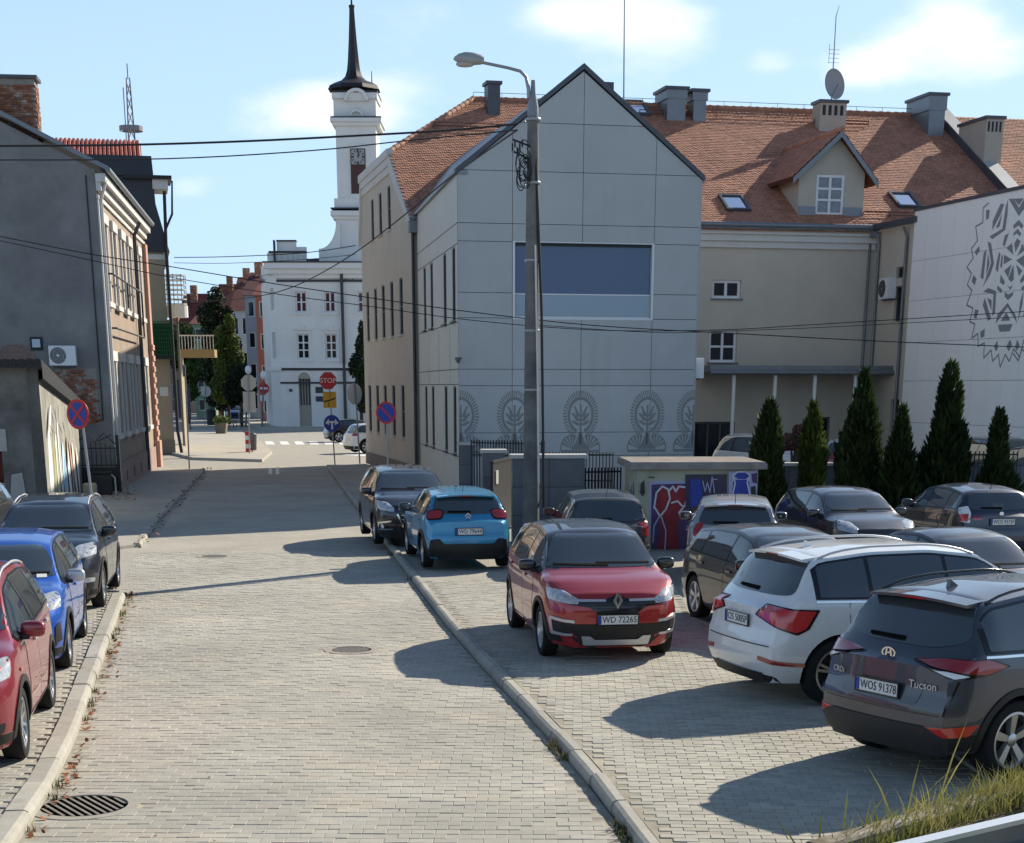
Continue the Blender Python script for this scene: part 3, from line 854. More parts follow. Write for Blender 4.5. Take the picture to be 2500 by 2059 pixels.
MANHOLES = [(G(858, 1587), .31), (G(522, 1359), .31), (G(205, 1968), .41)]
def lay_pavers(parent, poly, z, bx, by, th, y0, y1, m, nsingle, hole=(), seed=1, gap=.004, bump=.003):
    rng = random.Random(seed); P = poly
    xs = [p[0] for p in P]; x0, x1 = min(xs), max(xs)
    c, s_ = math.cos(th), math.sin(th)
    cells = []
    y = y0 - 2
    row = 0
    ox, oy = (x0 + x1) / 2, y0
    nr = int((y1 - y0) / by) + 40
    nx = int((x1 - x0) / bx) + 30
    for r_ in range(-20, nr):
        for k in range(-nx // 2, nx // 2):
            lx = (k + (.5 if r_ % 2 else 0)) * bx; ly = r_ * by
            X = ox + lx * c - ly * s_; Y = oy + lx * s_ + ly * c
            if Y < y0 or Y > y1: continue
            ok = True
            for (ax, ay) in ((-.47, 0), (.47, 0), (0, .47), (0, -.47)):
                qx = X + ax * bx * c - ay * by * s_; qy = Y + ax * bx * s_ + ay * by * c
                if not in_poly(qx, qy, P): ok = False; break
            if not ok: continue
            if any((X - h.x) ** 2 + (Y - h.y) ** 2 < (rr + .07) ** 2 for h, rr in hole): continue
            cells.append((X, Y))
    def unit(q, cx, cy, zz, tilt=(0, 0)):
        hx, hy, b = bx / 2 - gap / 2, by / 2 - gap / 2, .004
        def V(x, y, z): return (cx + x * c - y * s_, cy + x * s_ + y * c, zz + z + tilt[0] * x + tilt[1] * y)
        vs = [V(-hx, -hy, -.03), V(hx, -hy, -.03), V(hx, hy, -.03), V(-hx, hy, -.03), V(-hx, -hy, -.004), V(hx, -hy, -.004), V(hx, hy, -.004), V(-hx, hy, -.004),
              V(-hx + b, -hy + b, 0), V(hx - b, -hy + b, 0), V(hx - b, hy - b, 0), V(-hx + b, hy - b, 0)]
        fs = [(8, 9, 10, 11)] + [(4 + i, 4 + (i + 1) % 4, 8 + (i + 1) % 4, 8 + i) for i in range(4)] + [(i, (i + 1) % 4, 4 + (i + 1) % 4, 4 + i) for i in range(4)]
        q.add(vs, fs)
    # the ones that show largest become parts of their own
    def size(p):
        px = CXP + FPX * p[0] / p[1]
        return p[1] if -10 < px < 2510 and p[1] > 11.9 else p[1] + 100
    order = sorted(cells, key=size)
    single, rest = order[:nsingle], order[nsingle:]
    var = []
    for k in range(8):
        q = MB(); q.rv = rng.random(); unit(q, 0, 0, 0, (rng.uniform(-.012, .012), rng.uniform(-.015, .015)))
        q.r = [q.rv] * len(q.f); var.append(q.mesh(m, name='paver'))
        if 'rnd' not in var[-1].attributes:
            at = var[-1].attributes.new('rnd', 'FLOAT', 'FACE'); at.data.foreach_set('value', [q.rv] * len(q.f))
    for (X, Y) in single:
        link('paver', rng.choice(var), parent, (X, Y, z + rng.uniform(-bump, bump)))
    q = MB()
    for (X, Y) in rest:
        q.rv = rng.random(); unit(q, X, Y, z + rng.uniform(-bump, bump), (rng.uniform(-.012, .012), rng.uniform(-.015, .015)))
    o = q.build('pavers', m, parent); tag(o, kind='stuff')
lay_pavers(road, roadpoly, 0., .2, .135, R(-1.0), 10.6, NEARY, M_PAVER, 300, MANHOLES, 3)

# right-hand parking and footway, one level up
east = [(p.x + .12, p.y) for p in RK] + [(40, RK[-1].y), (40, RK[0].y)]
E_line = [G(1690, 1512, PZ), G(1780, 1548, PZ), G(2030, 1625, PZ), G(2165, 1715, PZ), G(2290, 1812, PZ), G(2620, 2050, PZ)]
lotpoly = [(p.x + .16, p.y) for p in RK if p.y < 31] + [(3.2, 31)] + [(p.x, p.y) for p in E_line] + [(6.5, RK[0].y)]
lot = empty('parking_bay', kind='structure')
sheet('joint_bed', lotpoly, PZ - .006, M_JOINT, lot)
lay_pavers(lot, lotpoly, PZ, .2, .105, R(-2.5), 9.5, 31, M_PAVER2, 300, (), 5)
rest = [(p.x + .16, p.y) for p in RK if p.y >= 30.9] + [(8, RK[-1].y), (26, 64), (26, 8), (5.2, RK[0].y)] + [(p.x, p.y) for p in E_line[::-1]] + [(3.2, 31)]
yardm = brick_mat('car_park_surface', (.98, .98, .97), (1.08, 1.07, 1.05), (.80, .79, .76), .2, .105, M_ROAD)
cp = sheet('car_park', east, PZ - .026, yardm); tag(cp, kind='structure')
# edging stones between the bays and the rough strip
ed = empty('edging_kerb', kind='structure')
M_EDGE = mat('edging_concrete', (.33, .32, .29), .9, .2, noise=.15, nscale=6)
rs = resample(E_line, 1.0)
for a, b in zip(rs, rs[1:]):
    c = (a + b) / 2; dd = b - a
    MB().bevbox((0, 0, 0), (.985, .08, .1), .008).build('kerb_stone', M_EDGE, ed, loc=(c.x, c.y, PZ - .02), rot=(0, 0, math.atan2(dd.y, dd.x)))
strip = [(p.x + .07, p.y + .03) for p in E_line[2:]] + [(E_line[-1].x + 3.3, E_line[-1].y + 1.6), (E_line[3].x + 1.7, E_line[3].y + 1.4), (E_line[2].x + 1.0, E_line[2].y + .4)]
es = sheet('earth_strip', strip, PZ + .012, M_EARTH); tag(es, kind='structure')

# left-hand pavement
west = [(p.x - .17, p.y) for p in LK] + [(LK[-1].x - 1.9, LK[-1].y + .15), (-30, LK[-1].y), (-30, 8)]
wp = empty('left_pavement', kind='structure')
wnear = [(p.x - .17, p.y) for p in LK] + [(LK[-1].x - 4.2, LK[-1].y), (LK[2].x - 3.0, LK[0].y)]
sheet('joint_bed', wnear, PZ - .012, M_JOINT, wp)
lay_pavers(wp, wnear, PZ, .2, .105, R(-4), 10.4, LK[-1].y, M_PAVER2, 260, (), 9)
sheet('far_surface', [(p.x - .12, p.y) for p in LK] + [(-30, LK[-1].y), (-30, LK[0].y)], PZ - .026, yardm, wp)
west2 = [(p.x - .1, p.y) for p in LK2] + [(-16.2, LK2[-1].y + 1), (-30, LK2[-1].y), (-30, LK2[0].y - 1.5), (LK2[0].x - 1.3, LK2[0].y - 1.5), (LK2[0].x - .6, LK2[0].y - .9)]
w2 = MB().prism(west2, -.05, PZ - .02).build('far_pavement', yardm); tag(w2, kind='structure')
w3 = sheet('yard_entrance', [(LK[-1].x - .1, LK[-1].y - .3), (LK2[0].x - .5, LK2[0].y + 2.5), (-30, LK2[0].y + 2.5), (-30, LK[-1].y - .3)], .012, yardm); tag(w3, kind='structure')

# kerbs, stone by stone
def kerb_line(name, line, side, h, step=1.0, w=.15, mate=M_KERB, up=.0):
    root = empty(name, kind='structure')
    rs = resample(line, step); rng = random.Random(len(rs))
    q = MB(); L_ = step - .012
    prof = [(-w / 2, -.12), (w / 2, -.12), (w / 2, h), (-w / 2 + .05, h), (-w / 2 + .015, h - .018), (-w / 2, h - .06)]
    for k in range(6):
        t = [(-L_ / 2 + L_ * i / 1) for i in (0, 1)]
    vs = [(t, side * y, z) for t in (-L_ / 2, L_ / 2) for y, z in prof]
    n = len(prof)
    fs = [tuple(range(n)), tuple(range(n, 2 * n))[::-1]] + [(i, (i + 1) % n, n + (i + 1) % n, n + i) for i in range(n)]
    q.add(vs, fs); bmx = bmesh.new(); me = q.mesh(mate, name='kerb_stone'); bmx.from_mesh(me); bmesh.ops.recalc_face_normals(bmx, faces=bmx.faces); bmx.to_mesh(me); bmx.free()
    for a, b in zip(rs, rs[1:]):
        c = (a + b) / 2; d = b - a
        o = link('kerb_stone', me, root, (c.x + rng.uniform(-.006, .006), c.y, rng.uniform(-.008, .004) + up), (rng.uniform(-.02, .02), rng.uniform(-.006, .006), math.atan2(d.y, d.x) + rng.uniform(-.008, .008)))
        o.scale.x = (b - a).length / step
    return root
kerb_line('right_kerb', [p + Vector((.08, 0, 0)) for p in RK], -1, PZ + .012, 1.0, .125)
kerb_line('left_kerb', [p - Vector((.10, 0, 0)) for p in LK], 1, PZ + .015, 1.0, .20)
kerb_line('far_left_kerb', [p - Vector((.08, 0, 0)) for p in LK2], 1, PZ + .0, 1.0, .15)

# manhole covers
M_IRON = mat('cast_iron', (.235, .215, .185), .7, .4, metal=.3, noise=.3, nscale=12)
M_MHRING = mat('manhole_concrete', (.33, .31, .27), .9, .2, noise=.15, nscale=8)
for (c, rr), lab in zip(MANHOLES, ('round iron manhole cover in the paved road beside the red crossover', 'round iron manhole cover in the road near the edge of the building shadow', 'large ribbed manhole cover against the left kerb')):
    root = empty('manhole_cover', (c.x, c.y, 0), 0, lab, 'manhole')
    MB().lathe([(rr - .03, -.03), (rr - .03, .006), (rr + .07, .004), (rr + .08, -.03)], 40, caps=False).build('frame', M_MHRING, root)
    MB().lathe([(.001, -.004), (rr - .04, -.004), (rr - .035, -.03)], 40, caps=False).build('cover', M_IRON, root)
    q = MB(); n = 11
    for k in range(n):
        x = lerp(-rr + .08, rr - .08, k / (n - 1)); h = math.sqrt(max(0, (rr - .06) ** 2 - x * x))
        q.box((x, 0, -.001), (.026, 2 * h, .008))
    q.build('ribs', M_IRON, root, rot=(0, 0, R(35)))

# cross street and square beyond the side street
M_SQ = mat('square_slabs', (.43, .40, .345), .9, .2, noise=.08, nscale=.8, stain=(.36, .33, .28), sscale=.3, slo=.5, shi=.7)
M_SETT = mat('street_setts', (.36, .345, .30), .9, .2, noise=.16, nscale=2.2, bump=.5, bscale=12)
ya = JY
cs = sheet('cross_street', [(-60, ya - 9), (60, ya - 9), (60, 150), (-22, 150), (-22, 420), (-60, 420)], -.03, M_SETT); tag(cs, kind='structure')
def gq(*pp): return [(G(*p).x, G(*p).y) for p in pp]
def slab(name, poly, z0, z1, m):
    o = MB().prism(poly, z0, z1).build(name, m); tag(o, kind='structure'); return o
slab('square_pavement', gq((430, 1112), (470, 1122), (640, 1127), (664, 1106), (625, 1072), (600, 1062), (585, 1055), (330, 1048), (330, 1095)), -.03, .10, M_SQ)
slab('town_hall_pavement', gq((640, 1050), (700, 1052), (900, 1050), (1000, 1046), (1000, 1030), (600, 1030)), -.03, .10, M_SQ)
# zebra crossing and give-way marks
zb = empty('zebra_crossing', kind='structure')
for k in range(7):
    x = 648 + k * 36
    sheet('stripe', gq((x + 2, 1085), (x + 24, 1085), (x + 17, 1077), (x - 2, 1077)), -.022, M_WHITE, zb)
sheet('stripe', gq((835, 1110), (905, 1114), (905, 1100), (860, 1103)), -.022, M_WHITE, zb)
ym = empty('road_marks', kind='structure')
for x in (655, 672):
    sheet('mark', gq((x, 1158), (x + 10, 1158), (x + 8, 1141), (x + 2, 1141)), .003, M_WHITE, ym)
# ================================================================ BUILDING KIT
def clip_poly(poly, rect):
    x0, x1, z0, z1 = rect
    for (ax, val, keep) in ((0, x0, 1), (0, x1, -1), (1, z0, 1), (1, z1, -1)):
        out = []; n = len(poly)
        for i in range(n):
            a, b = poly[i], poly[(i + 1) % n]
            ia, ib = (a[ax] - val) * keep >= -1e-9, (b[ax] - val) * keep >= -1e-9
            if ia: out.append(a)
            if ia != ib:
                t = (val - a[ax]) / (b[ax] - a[ax]); out.append((a[0] + (b[0] - a[0]) * t, a[1] + (b[1] - a[1]) * t))
        poly = out
        if len(poly) < 3: return []
    return poly
def facade(root, o, ang, outline, holes, m, depth=.22, name='wall', mrev=None, thick=0.):
    """wall face in (x along, z up), +y inward; holes (xa,xb,za,zb) get reveals"""
    q = MB()
    xs = sorted(set([p[0] for p in outline] + [h[i] for h in holes for i in (0, 1)]))
    zs = sorted(set([p[1] for p in outline] + [h[i] for h in holes for i in (2, 3)]))
    for a, b in zip(xs, xs[1:]):
        for c, d in zip(zs, zs[1:]):
            mx, mz = (a + b) / 2, (c + d) / 2
            if any(h[0] < mx < h[1] and h[2] < mz < h[3] for h in holes): continue
            pl = clip_poly(list(outline), (a, b, c, d))
            if len(pl) >= 3: q.add([(x, 0, z) for x, z in pl], [tuple(range(len(pl)))])
    for (a, b, c, d) in holes:
        q.add([(a, 0, c), (a, 0, d), (a, depth, d), (a, depth, c)], [(0, 1, 2, 3)])
        q.add([(b, 0, c), (b, depth, c), (b, depth, d), (b, 0, d)], [(0, 1, 2, 3)])
        q.add([(a, 0, d), (b, 0, d), (b, depth, d), (a, depth, d)], [(0, 1, 2, 3)])
        q.add([(a, 0, c), (a, depth, c), (b, depth, c), (b, 0, c)], [(0, 1, 2, 3)])
    n = len(outline) if thick else 0   # outer thickness
    ow = [(x, z) for x, z in outline]
    for i in range(n):
        a, b = ow[i], ow[(i + 1) % n]
        q.add([(a[0], 0, a[1]), (b[0], 0, b[1]), (b[0], thick, b[1]), (a[0], thick, a[1])], [(0, 1, 2, 3)])
    return q.build(name, m, root, loc=(o[0], o[1], o[2] if len(o) > 2 else 0), rot=(0, 0, ang))
M_FRAMEW = mat('window_frame_white', (.74, .75, .76), .45, .4)
M_FRAMEG = mat('window_frame_grey', (.10, .105, .11), .5, .4)
M_PANE = mat('window_pane', (.016, .019, .024), .06, .32)
M_PANEL_ = mat('window_pane_curtained', (.17, .19, .22), .12, .6, noise=.3, nscale=2.5)
M_SILL = mat('metal_sill', (.16, .17, .18), .5, .4, metal=.4)
def win(root, o, ang, xa, xb, za, zb, depth=.2, nx=1, nz=1, fm=None, gm=None, fw=.06, sill=None, top=None, name='window'):
    """window frame with panes and sill; nz can be a list of split heights (fractions)"""
    fm = fm or M_FRAMEW; gm = gm or M_PANE
    q = MB(); d0 = depth - .09
    q.bb(xa, xb, d0, depth, za, za + fw); q.bb(xa, xb, d0, depth, zb - fw, zb)
    q.bb(xa, xa + fw, d0, depth, za + fw, zb - fw); q.bb(xb - fw, xb, d0, depth, za + fw, zb - fw)
    xs = [lerp(xa + fw, xb - fw, k / nx) for k in range(nx + 1)]
    zf = nz if isinstance(nz, (list, tuple)) else [k / nz for k in range(1, nz)]
    zs = [za + fw] + [lerp(za + fw, zb - fw, f) for f in zf] + [zb - fw]
    b = fw * .5
    for x in xs[1:-1]: q.bb(x - b, x + b, d0 + .004, depth, za + fw, zb - fw)
    for z in zs[1:-1]: q.bb(xa + fw, xb - fw, d0 + .008, depth, z - b * .8, z + b * .8)
    cx, cz = (xa + xb) / 2, za
    M = Matrix.Translation((o[0], o[1], o[2] if len(o) > 2 else 0)) @ Matrix.Rotation(ang, 4, 'Z')
    w = q.build(name, fm, root, loc=M.translation, rot=(0, 0, ang))
    for a, c in zip(xs, xs[1:]):
        for e, f in zip(zs, zs[1:]):
            MB().bb(a, c, depth - .045, depth - .03, e, f).build('pane', gm, w)
    if sill:
        MB().bb(xa - .06, xb + .06, -.10, depth - .085, za - .05, za - .002).build('sill', sill, w)
    return w
def tiles(parent, origin, ex, ey, poly, tw, th, m, nsingle=0, name='roof_tile', seed=2, lift=.03, score=None):
    """overlapping tiles on a roof plane; poly in (a along eave, b up slope)"""
    rng = random.Random(seed)
    ex, ey = Vector(ex).normalized(), Vector(ey).normalized(); n = ex.cross(ey).normalized()
    O = Vector(origin)
    xs = [p[0] for p in poly]; zs = [p[1] for p in poly]
    cells = []
    r = 0; b = min(zs)
    while b < max(zs) - th * .4:
        a = min(xs) + (tw / 2 if r % 2 else 0)
        while a < max(xs):
            if in_poly(a + tw / 2, b + th / 2, poly): cells.append((a + tw / 2, b))
            a += tw
        b += th; r += 1
    def unit(q, pos=None):
        h = tw / 2 - .004; ln = th * 1.25
        j = rng.uniform(-.004, .004)
        pr = [(-h, 0.03 * th, lift * .55), (-h * .55, -.02 * th, lift), (h * .55, -.02 * th, lift), (h, .03 * th, lift * .55)]
        base = pos if pos is not None else Vector((0, 0, 0))
        vs = [base + ex * x + ey * y + n * (z + j) for x, y, z in pr]
        vs += [base + ex * x + ey * (ln) + n * (z * .12 + j) for x, y, z in pr]
        vs += [base + ex * x + ey * y + n * (-.004) for x, y, z in pr]
        q.add(vs, [(0, 1, 5, 4), (1, 2, 6, 5), (2, 3, 7, 6), (8, 9, 1, 0), (9, 10, 2, 1), (10, 11, 3, 2)])
    if nsingle:
        cells.sort(key=score or (lambda c: c[1]))
    single, rest = cells[:nsingle], cells[nsingle:]
    var = []
    for k in range(6):
        q = MB(); q.rv = rng.random(); unit(q); q.r = [q.rv] * len(q.f)
        me = q.mesh(m, name=name)
        if 'rnd' not in me.attributes:
            at = me.attributes.new('rnd', 'FLOAT', 'FACE'); at.data.foreach_set('value', [q.rv] * len(q.f))
        var.append(me)
    for (a, bb) in single: link(name, rng.choice(var), parent, O + ex * a + ey * bb)
    q = MB()
    for (a, bb) in rest:
        q.rv = rng.random(); unit(q, O + ex * a + ey * bb)
    if rest: tag(q.build(name + 's', m, parent), kind='stuff')
def tri_sheet(name, pts, m, parent, both=False):
    q = MB(); q.add(pts, [tuple(range(len(pts)))]); return q.build(name, m, parent)
def downpipe(parent, pts, r=.055, m=None):
    return MB().tube(pts, r, 8).build('downpipe', m or M_ZINC, parent, 50)

M_BEIGE = mat('plaster_beige', (.56, .51, .43), .9, .2, noise=.06, nscale=1.0, stain=(.51, .465, .395), sscale=.35, slo=.5, shi=.75, bump=.25, bscale=90, bdist=.005)
M_MOULD = mat('plaster_white', (.62, .61, .58), .85, .25, noise=.05, nscale=1.5)
M_TILE = mat('clay_roof_tile', (.43, .205, .132), .75, .3, rnd=.17, noise=.14, nscale=.5, broad=.14, brscale=1.6)
M_TILEB = mat('roof_underlay', (.10, .045, .03), .95, .1)
M_ZINC = mat('zinc_sheet', (.20, .215, .235), .42, .5, metal=.45, noise=.12, nscale=2.0)
M_SLATE = mat('anthracite_sheet', (.075, .08, .095), .45, .5, metal=.2, noise=.15, nscale=2.0)
M_PANELG = mat('facade_panel_grey', (.455, .47, .47), .60, .35, objrnd=.03, noise=.03, nscale=1.2, broad=.05, brscale=.5, stain=(.39, .40, .40), sscale=1.1, slo=.56, shi=.85, streak=True)
M_PANELB = mat('facade_panel_beige', (.64, .62, .555), .62, .35, objrnd=.03, noise=.03, nscale=1.2)
M_PANELW = mat('facade_panel_white', (.88, .885, .87), .60, .35, objrnd=.02, noise=.02, nscale=1.0)
M_BACK = mat('panel_joint', (.045, .05, .052), .9, .1)
M_PRINT = mat('panel_print_grey', (.245, .255, .25), .62, .3)
M_PRINT2 = mat('panel_print_dark', (.24, .255, .27), .62, .3)

# ---------------------------------------------------------------- old beige main building
A = G(1025, 1172); AZM = R(-12.24); AZF = AZM + math.pi / 2
main = empty('office_building', A, math.pi / 2 - AZF, 'long beige plastered building with an orange clay tiled roof and dormer', 'building')
def to_main(p):   # world -> local of main
    q = Vector(p) - A; return Vector((q.dot(dirv(AZF)), q.dot(dirv(AZM)), q.z))
EZ, RZ, DEP, RY, RT = 9.50, 15.15, 20.0, 10.0, .565
XE = 34.0
XW = -.15
CL, CH = 5.1, 12.4     # clipped gable
# end wall towards the side street
s_wins = [12.9, 10.35, 7.95, 5.5, 3.0]
FW = 14.6
holes = [(FW - s - .45, FW - s + .45, 5.45, 7.57) for s in s_wins] + [(FW - s - .45, FW - s + .45, 1.5, 3.54) for s in s_wins] + [(FW - s - .42, FW - s + .42, 9.55, 11.2) for s in (10.7, 8.25, 5.75)]
facade(main, (XW, FW), -math.pi / 2, [(0, 0), (FW, 0), (FW, EZ), (FW - CL, CH), (FW - 13.7, CH), (0, EZ + .6)], holes, M_BEIGE, .13)
for h in holes: win(main, (XW, FW), -math.pi / 2, *h, depth=.13, nx=1, nz=2, fm=M_FRAMEG, fw=.05, sill=M_MOULD)
facade(main, (XW - .04, FW + .0), -math.pi / 2, [(0, 0), (FW + .02, 0), (FW + .02, .55), (0, .55)], [], mat('plinth_brown', (.22, .195, .17), .9, .2, noise=.1), .1, name='plinth')
# white moulding round the clipped gable
q = MB()
for (a, b, w) in (((FW - 13.7, CH), (FW - CL, CH), .55), ):
    q.bb(a[0] - .2, b[0] + .2, -.18, .06, CH - .22, CH + .08); q.bb(a[0] - .05, b[0] + .05, -.12, .02, CH - .50, CH - .22); q.bb(a[0], b[0], -.06, .0, CH - .78, CH - .50)
q.build('cornice', M_MOULD, main, loc=(XW, FW, 0), rot=(0, 0, -math.pi / 2))
q = MB()
q.prism([(FW - CL + .1, CH - .1), (FW + .1, EZ - .05), (FW + .1, EZ - .45), (FW - CL - .1, CH - .62)], -.12, .0, 'y')
q.build('verge_moulding', M_MOULD, main, loc=(XW, FW, 0), rot=(0, 0, -math.pi / 2))
q = MB()
q.prism([(FW - 13.7 - .1, CH - .1), (-.1, EZ + .5), (-.1, EZ + .1), (FW - 13.7 + .1, CH - .62)], -.12, .0, 'y')
q.build('verge_moulding', M_MOULD, main, loc=(XW, FW, 0), rot=(0, 0, -math.pi / 2))
# front wall (towards the car park)
fh = [(11.73, 12.92, 6.79, 7.48), (11.69, 12.84, 4.40, 5.60), (11.2, 12.9, .45, 2.13), (15.9, 17.0, .5, 2.3), (2.0, 3.0, 5.4, 7.4)]
facade(main, (0, 0), 0, [(XW, 0), (18.5, 0), (18.5, EZ), (XW, EZ)], fh, M_BEIGE, .2)
win(main, (0, 0), 0, *fh[0], depth=.2, nx=2, nz=1, fw=.11, sill=M_SILL)
win(main, (0, 0), 0, *fh[1], depth=.2, nx=2, nz=2, fw=.10, sill=M_SILL)
win(main, (0, 0), 0, *fh[2], depth=.2, nx=3, nz=1, fm=M_FRAMEG, fw=.07, name='glass_door')
win(main, (0, 0), 0, *fh[3], depth=.2, nx=2, nz=2, fm=M_FRAMEG, fw=.07)
win(main, (0, 0), 0, *fh[4], depth=.2, nx=1, nz=2, fm=M_FRAMEG, fw=.07)
q = MB(); q.bb(10.8, 18.45, -.12, -.003, 8.66, 8.90); q.bb(10.8, 18.5, -.24, -.003, 8.90, 9.14); q.bb(10.8, 18.55, -.36, -.003, 9.14, 9.34)
q.build('cornice', M_MOULD, main)
gq_ = MB()
for k in range(1): gq_.tube([(-.2, -.47, 9.46), (18.3, -.47, 9.46)], .10, 10)
gq_.bb(-.2, 18.4, -.50, -.32, 9.345, 9.42); gq_.build('gutter', M_ZINC, main, 50)
downpipe(main, [(18.2, -.45, 9.4), (18.2, -.12, 9.0), (18.2, -.10, 4.35)])
q = MB(); q.bb(18.05, 18.35, -.5, -.2, 9.12, 9.40); q.build('rain_hopper', M_ZINC, main)
downpipe(main, [(-.15, -.42, 9.4), (-.15, -.10, 9.0), (-.15, -.10, .1)], .06, M_SLATE)
MB().bb(-.33, .03, -.5, -.14, 8.95, 9.36).build('rain_hopper', M_ZINC, main)
# roof
ridge_x = 4.2
slope = math.sqrt(1 + RT * RT)
def roof_pt(x, y, up=0): return Vector((x, y, EZ + RT * y + up))
rf = MB()
rf.add([roof_pt(XW, -.42), roof_pt(XE, -.42), roof_pt(XE, RY), roof_pt(ridge_x, RY), roof_pt(XW, CL)], [(0, 1, 2, 3, 4)])
rf.add([(XW, CL, EZ + RT * CL), (ridge_x, RY, EZ + RT * RY), (XW, 2 * RY - CL, EZ + RT * CL)], [(0, 1, 2)])
rf.add([(XE, 2 * RY, EZ), (9, 2 * RY, EZ), (0, 2 * RY - CL, EZ + RT * CL), (ridge_x, RY, EZ + RT * RY), (XE, RY, EZ + RT * RY)], [(0, 1, 2, 3, 4)])
roof = rf.build('roof', M_TILEB, main)
ey = Vector((0, 1, RT)).normalized()
poly = [(XW - .1, -.45 * slope), (XE, -.45 * slope), (XE, RY * slope), (ridge_x, RY * slope), (XW - .1, CL * slope)]
def vis(c):
    a, b = c
    return b * .2 + abs(a - 13.5)
tiles(main, roof_pt(0, 0, .01), (1, 0, 0), ey, poly, .19, .165, M_TILE, 300, score=vis)
hp = Vector((ridge_x, 0, RT * (RY - CL))).normalized()
tiles(main, (0, 2 * RY - CL, EZ + RT * CL + .01), (0, -1, 0), hp, [(0, 0), (2 * (RY - CL), 0), (RY - CL, math.hypot(ridge_x, RT * (RY - CL)))], .19, .165, M_TILE, 0, name='hip_tile')
M_RIDGE = mat('ridge_tile_clay', (.40, .19, .115), .7, .3, objrnd=.15)
def ridge_caps(p, q_, n, m=M_RIDGE, r=.13):
    p, q_ = Vector(p), Vector(q_); d = (q_ - p); L_ = d.length / n
    k = MB(); k.tube([(0, 0, 0), (0, 0, L_ * .72), (0, 0, L_ * .74), (0, 0, L_ * 1.04)], [r, r * .93, r * 1.05, r * 1.08], 10)
    me = k.mesh(m, 40, 'ridge_tile'); rot = d.to_track_quat('Z', 'Y').to_euler()
    for i in range(n):
        o = link('ridge_tile', me, main, p + d * (i / n)); o.rotation_euler = rot
ridge_caps((ridge_x, RY, RZ + .02), (26.2, RY, RZ + .02), 60)
ridge_caps((XW, CL, EZ + RT * CL + .03), (ridge_x, RY, RZ + .03), 18)
def on_roof(px, py):
    r = ray(px, py); o = Vector((0, 0, CAMH))
    n = (Vector((0, 0, 1)) - dirv(AZM) * RT)
    p0 = A + Vector((0, 0, EZ))
    t = (p0 - o).dot(n) / r.dot(n)
    return to_main(o + r * t)
def main_px(px, py, y):   # pixel -> local (x,z) on the plane y=const of the main frame
    p = to_main(on_plane(px, py, A + dirv(AZM) * y, AZF)); return p
def chimney(px0, px1, pyt, pyb, m, dep=.8, cap=None, slots=False, flare=0., name='chimney'):
    b = on_roof((px0 + px1) / 2, pyb); y = b.y
    p0, p1 = main_px(px0, pyb, y), main_px(px1, pyb, y); zt = main_px((px0 + px1) / 2, pyt, y).z
    x0, x1 = p0.x, p1.x
    q = MB()
    if flare:
        zm = zt - (zt - b.z) * flare
        q.bb(x0 + .06, x1 - .06, y, y + dep, b.z - .3, zm); 
    q.bb(x0, x1, y - .03, y + dep + .03, (zm if flare else b.z - .3), zt - .12)
    o = q.build(name, m, main)
    MB().bb(x0 - .08, x1 + .08, y - .10, y + dep + .10, zt - .12, zt).build('chimney_cap', cap or m, o)
    if slots:
        n = 4; w = (x1 - x0) / (n * 2 + 1)
        s_ = MB()
        for k in range(n): s_.bb(x0 + w * (2 * k + .8), x0 + w * (2 * k + 1.9), y - .034, y + .01, zt - .62, zt - .22)
        s_.build('vent_slots', M_BACK, o)
    return x0, x1, y, zt
chimney(1191, 1221, 198, 282, M_SLATE, .7)
c2 = chimney(1625, 1676, 211, 297, M_ZINC, 1.6, M_SLATE, flare=.35)
chimney(1689, 1726, 217, 298, M_ZINC, .9, M_SLATE, flare=.35)
M_CHPL = mat('chimney_plaster', (.42, .38, .32), .9, .2, noise=.08)
c4 = chimney(1999, 2063, 244, 322, M_CHPL, .8, M_SLATE, slots=True)
c5 = chimney(2262, 2306, 226, 333, M_ZINC, 2.2, M_SLATE, flare=.4)
c6 = chimney(2398, 2440, 283, 420, M_CHPL, 2.4, M_SLATE, slots=True)
p = main_px(1475, 200, 11.5)
MB().bb(p.x - .35, p.x + .45, 11.5, 12.2, 14.6, p.z).build('chimney', M_SLATE, main)
# firewall parapet across the roof
pa = on_roof(2452, 478); px_ = pa.x
q = MB()
for k in range(7):
    y0, y1 = lerp(-.2, RY, k / 7), lerp(-.2, RY, (k + 1) / 7)
    q.add([(px_, y0, EZ + RT * y0 - .1), (px_ + .55, y0, EZ + RT * y0 - .1), (px_ + .55, y1, EZ + RT * y1 - .1), (px_, y1, EZ + RT * y1 - .1),
           (px_ - .05, y0, EZ + RT * y0 + .42), (px_ + .6, y0, EZ + RT * y0 + .42), (px_ + .6, y1 - .03, EZ + RT * y1 + .42), (px_ - .05, y1 - .03, EZ + RT * y1 + .42)],
          [(4, 5, 6, 7), (0, 4, 7, 3), (1, 2, 6, 5), (0, 1, 5, 4), (2, 3, 7, 6)])
q.build('firewall_parapet', mat('parapet_zinc', (.42, .43, .42), .5, .4, metal=.2, noise=.15, nscale=3), main)
MB().add([(px_ - .07, -.2, EZ + RT * -.2 + .02), (px_ - .07, RY, EZ + RT * RY + .02), (px_ - .07, RY, EZ + RT * RY + .40), (px_ - .07, -.2, EZ + RT * -.2 + .40)], [(0, 1, 2, 3)]).build('parapet_flashing', M_SLATE, main)
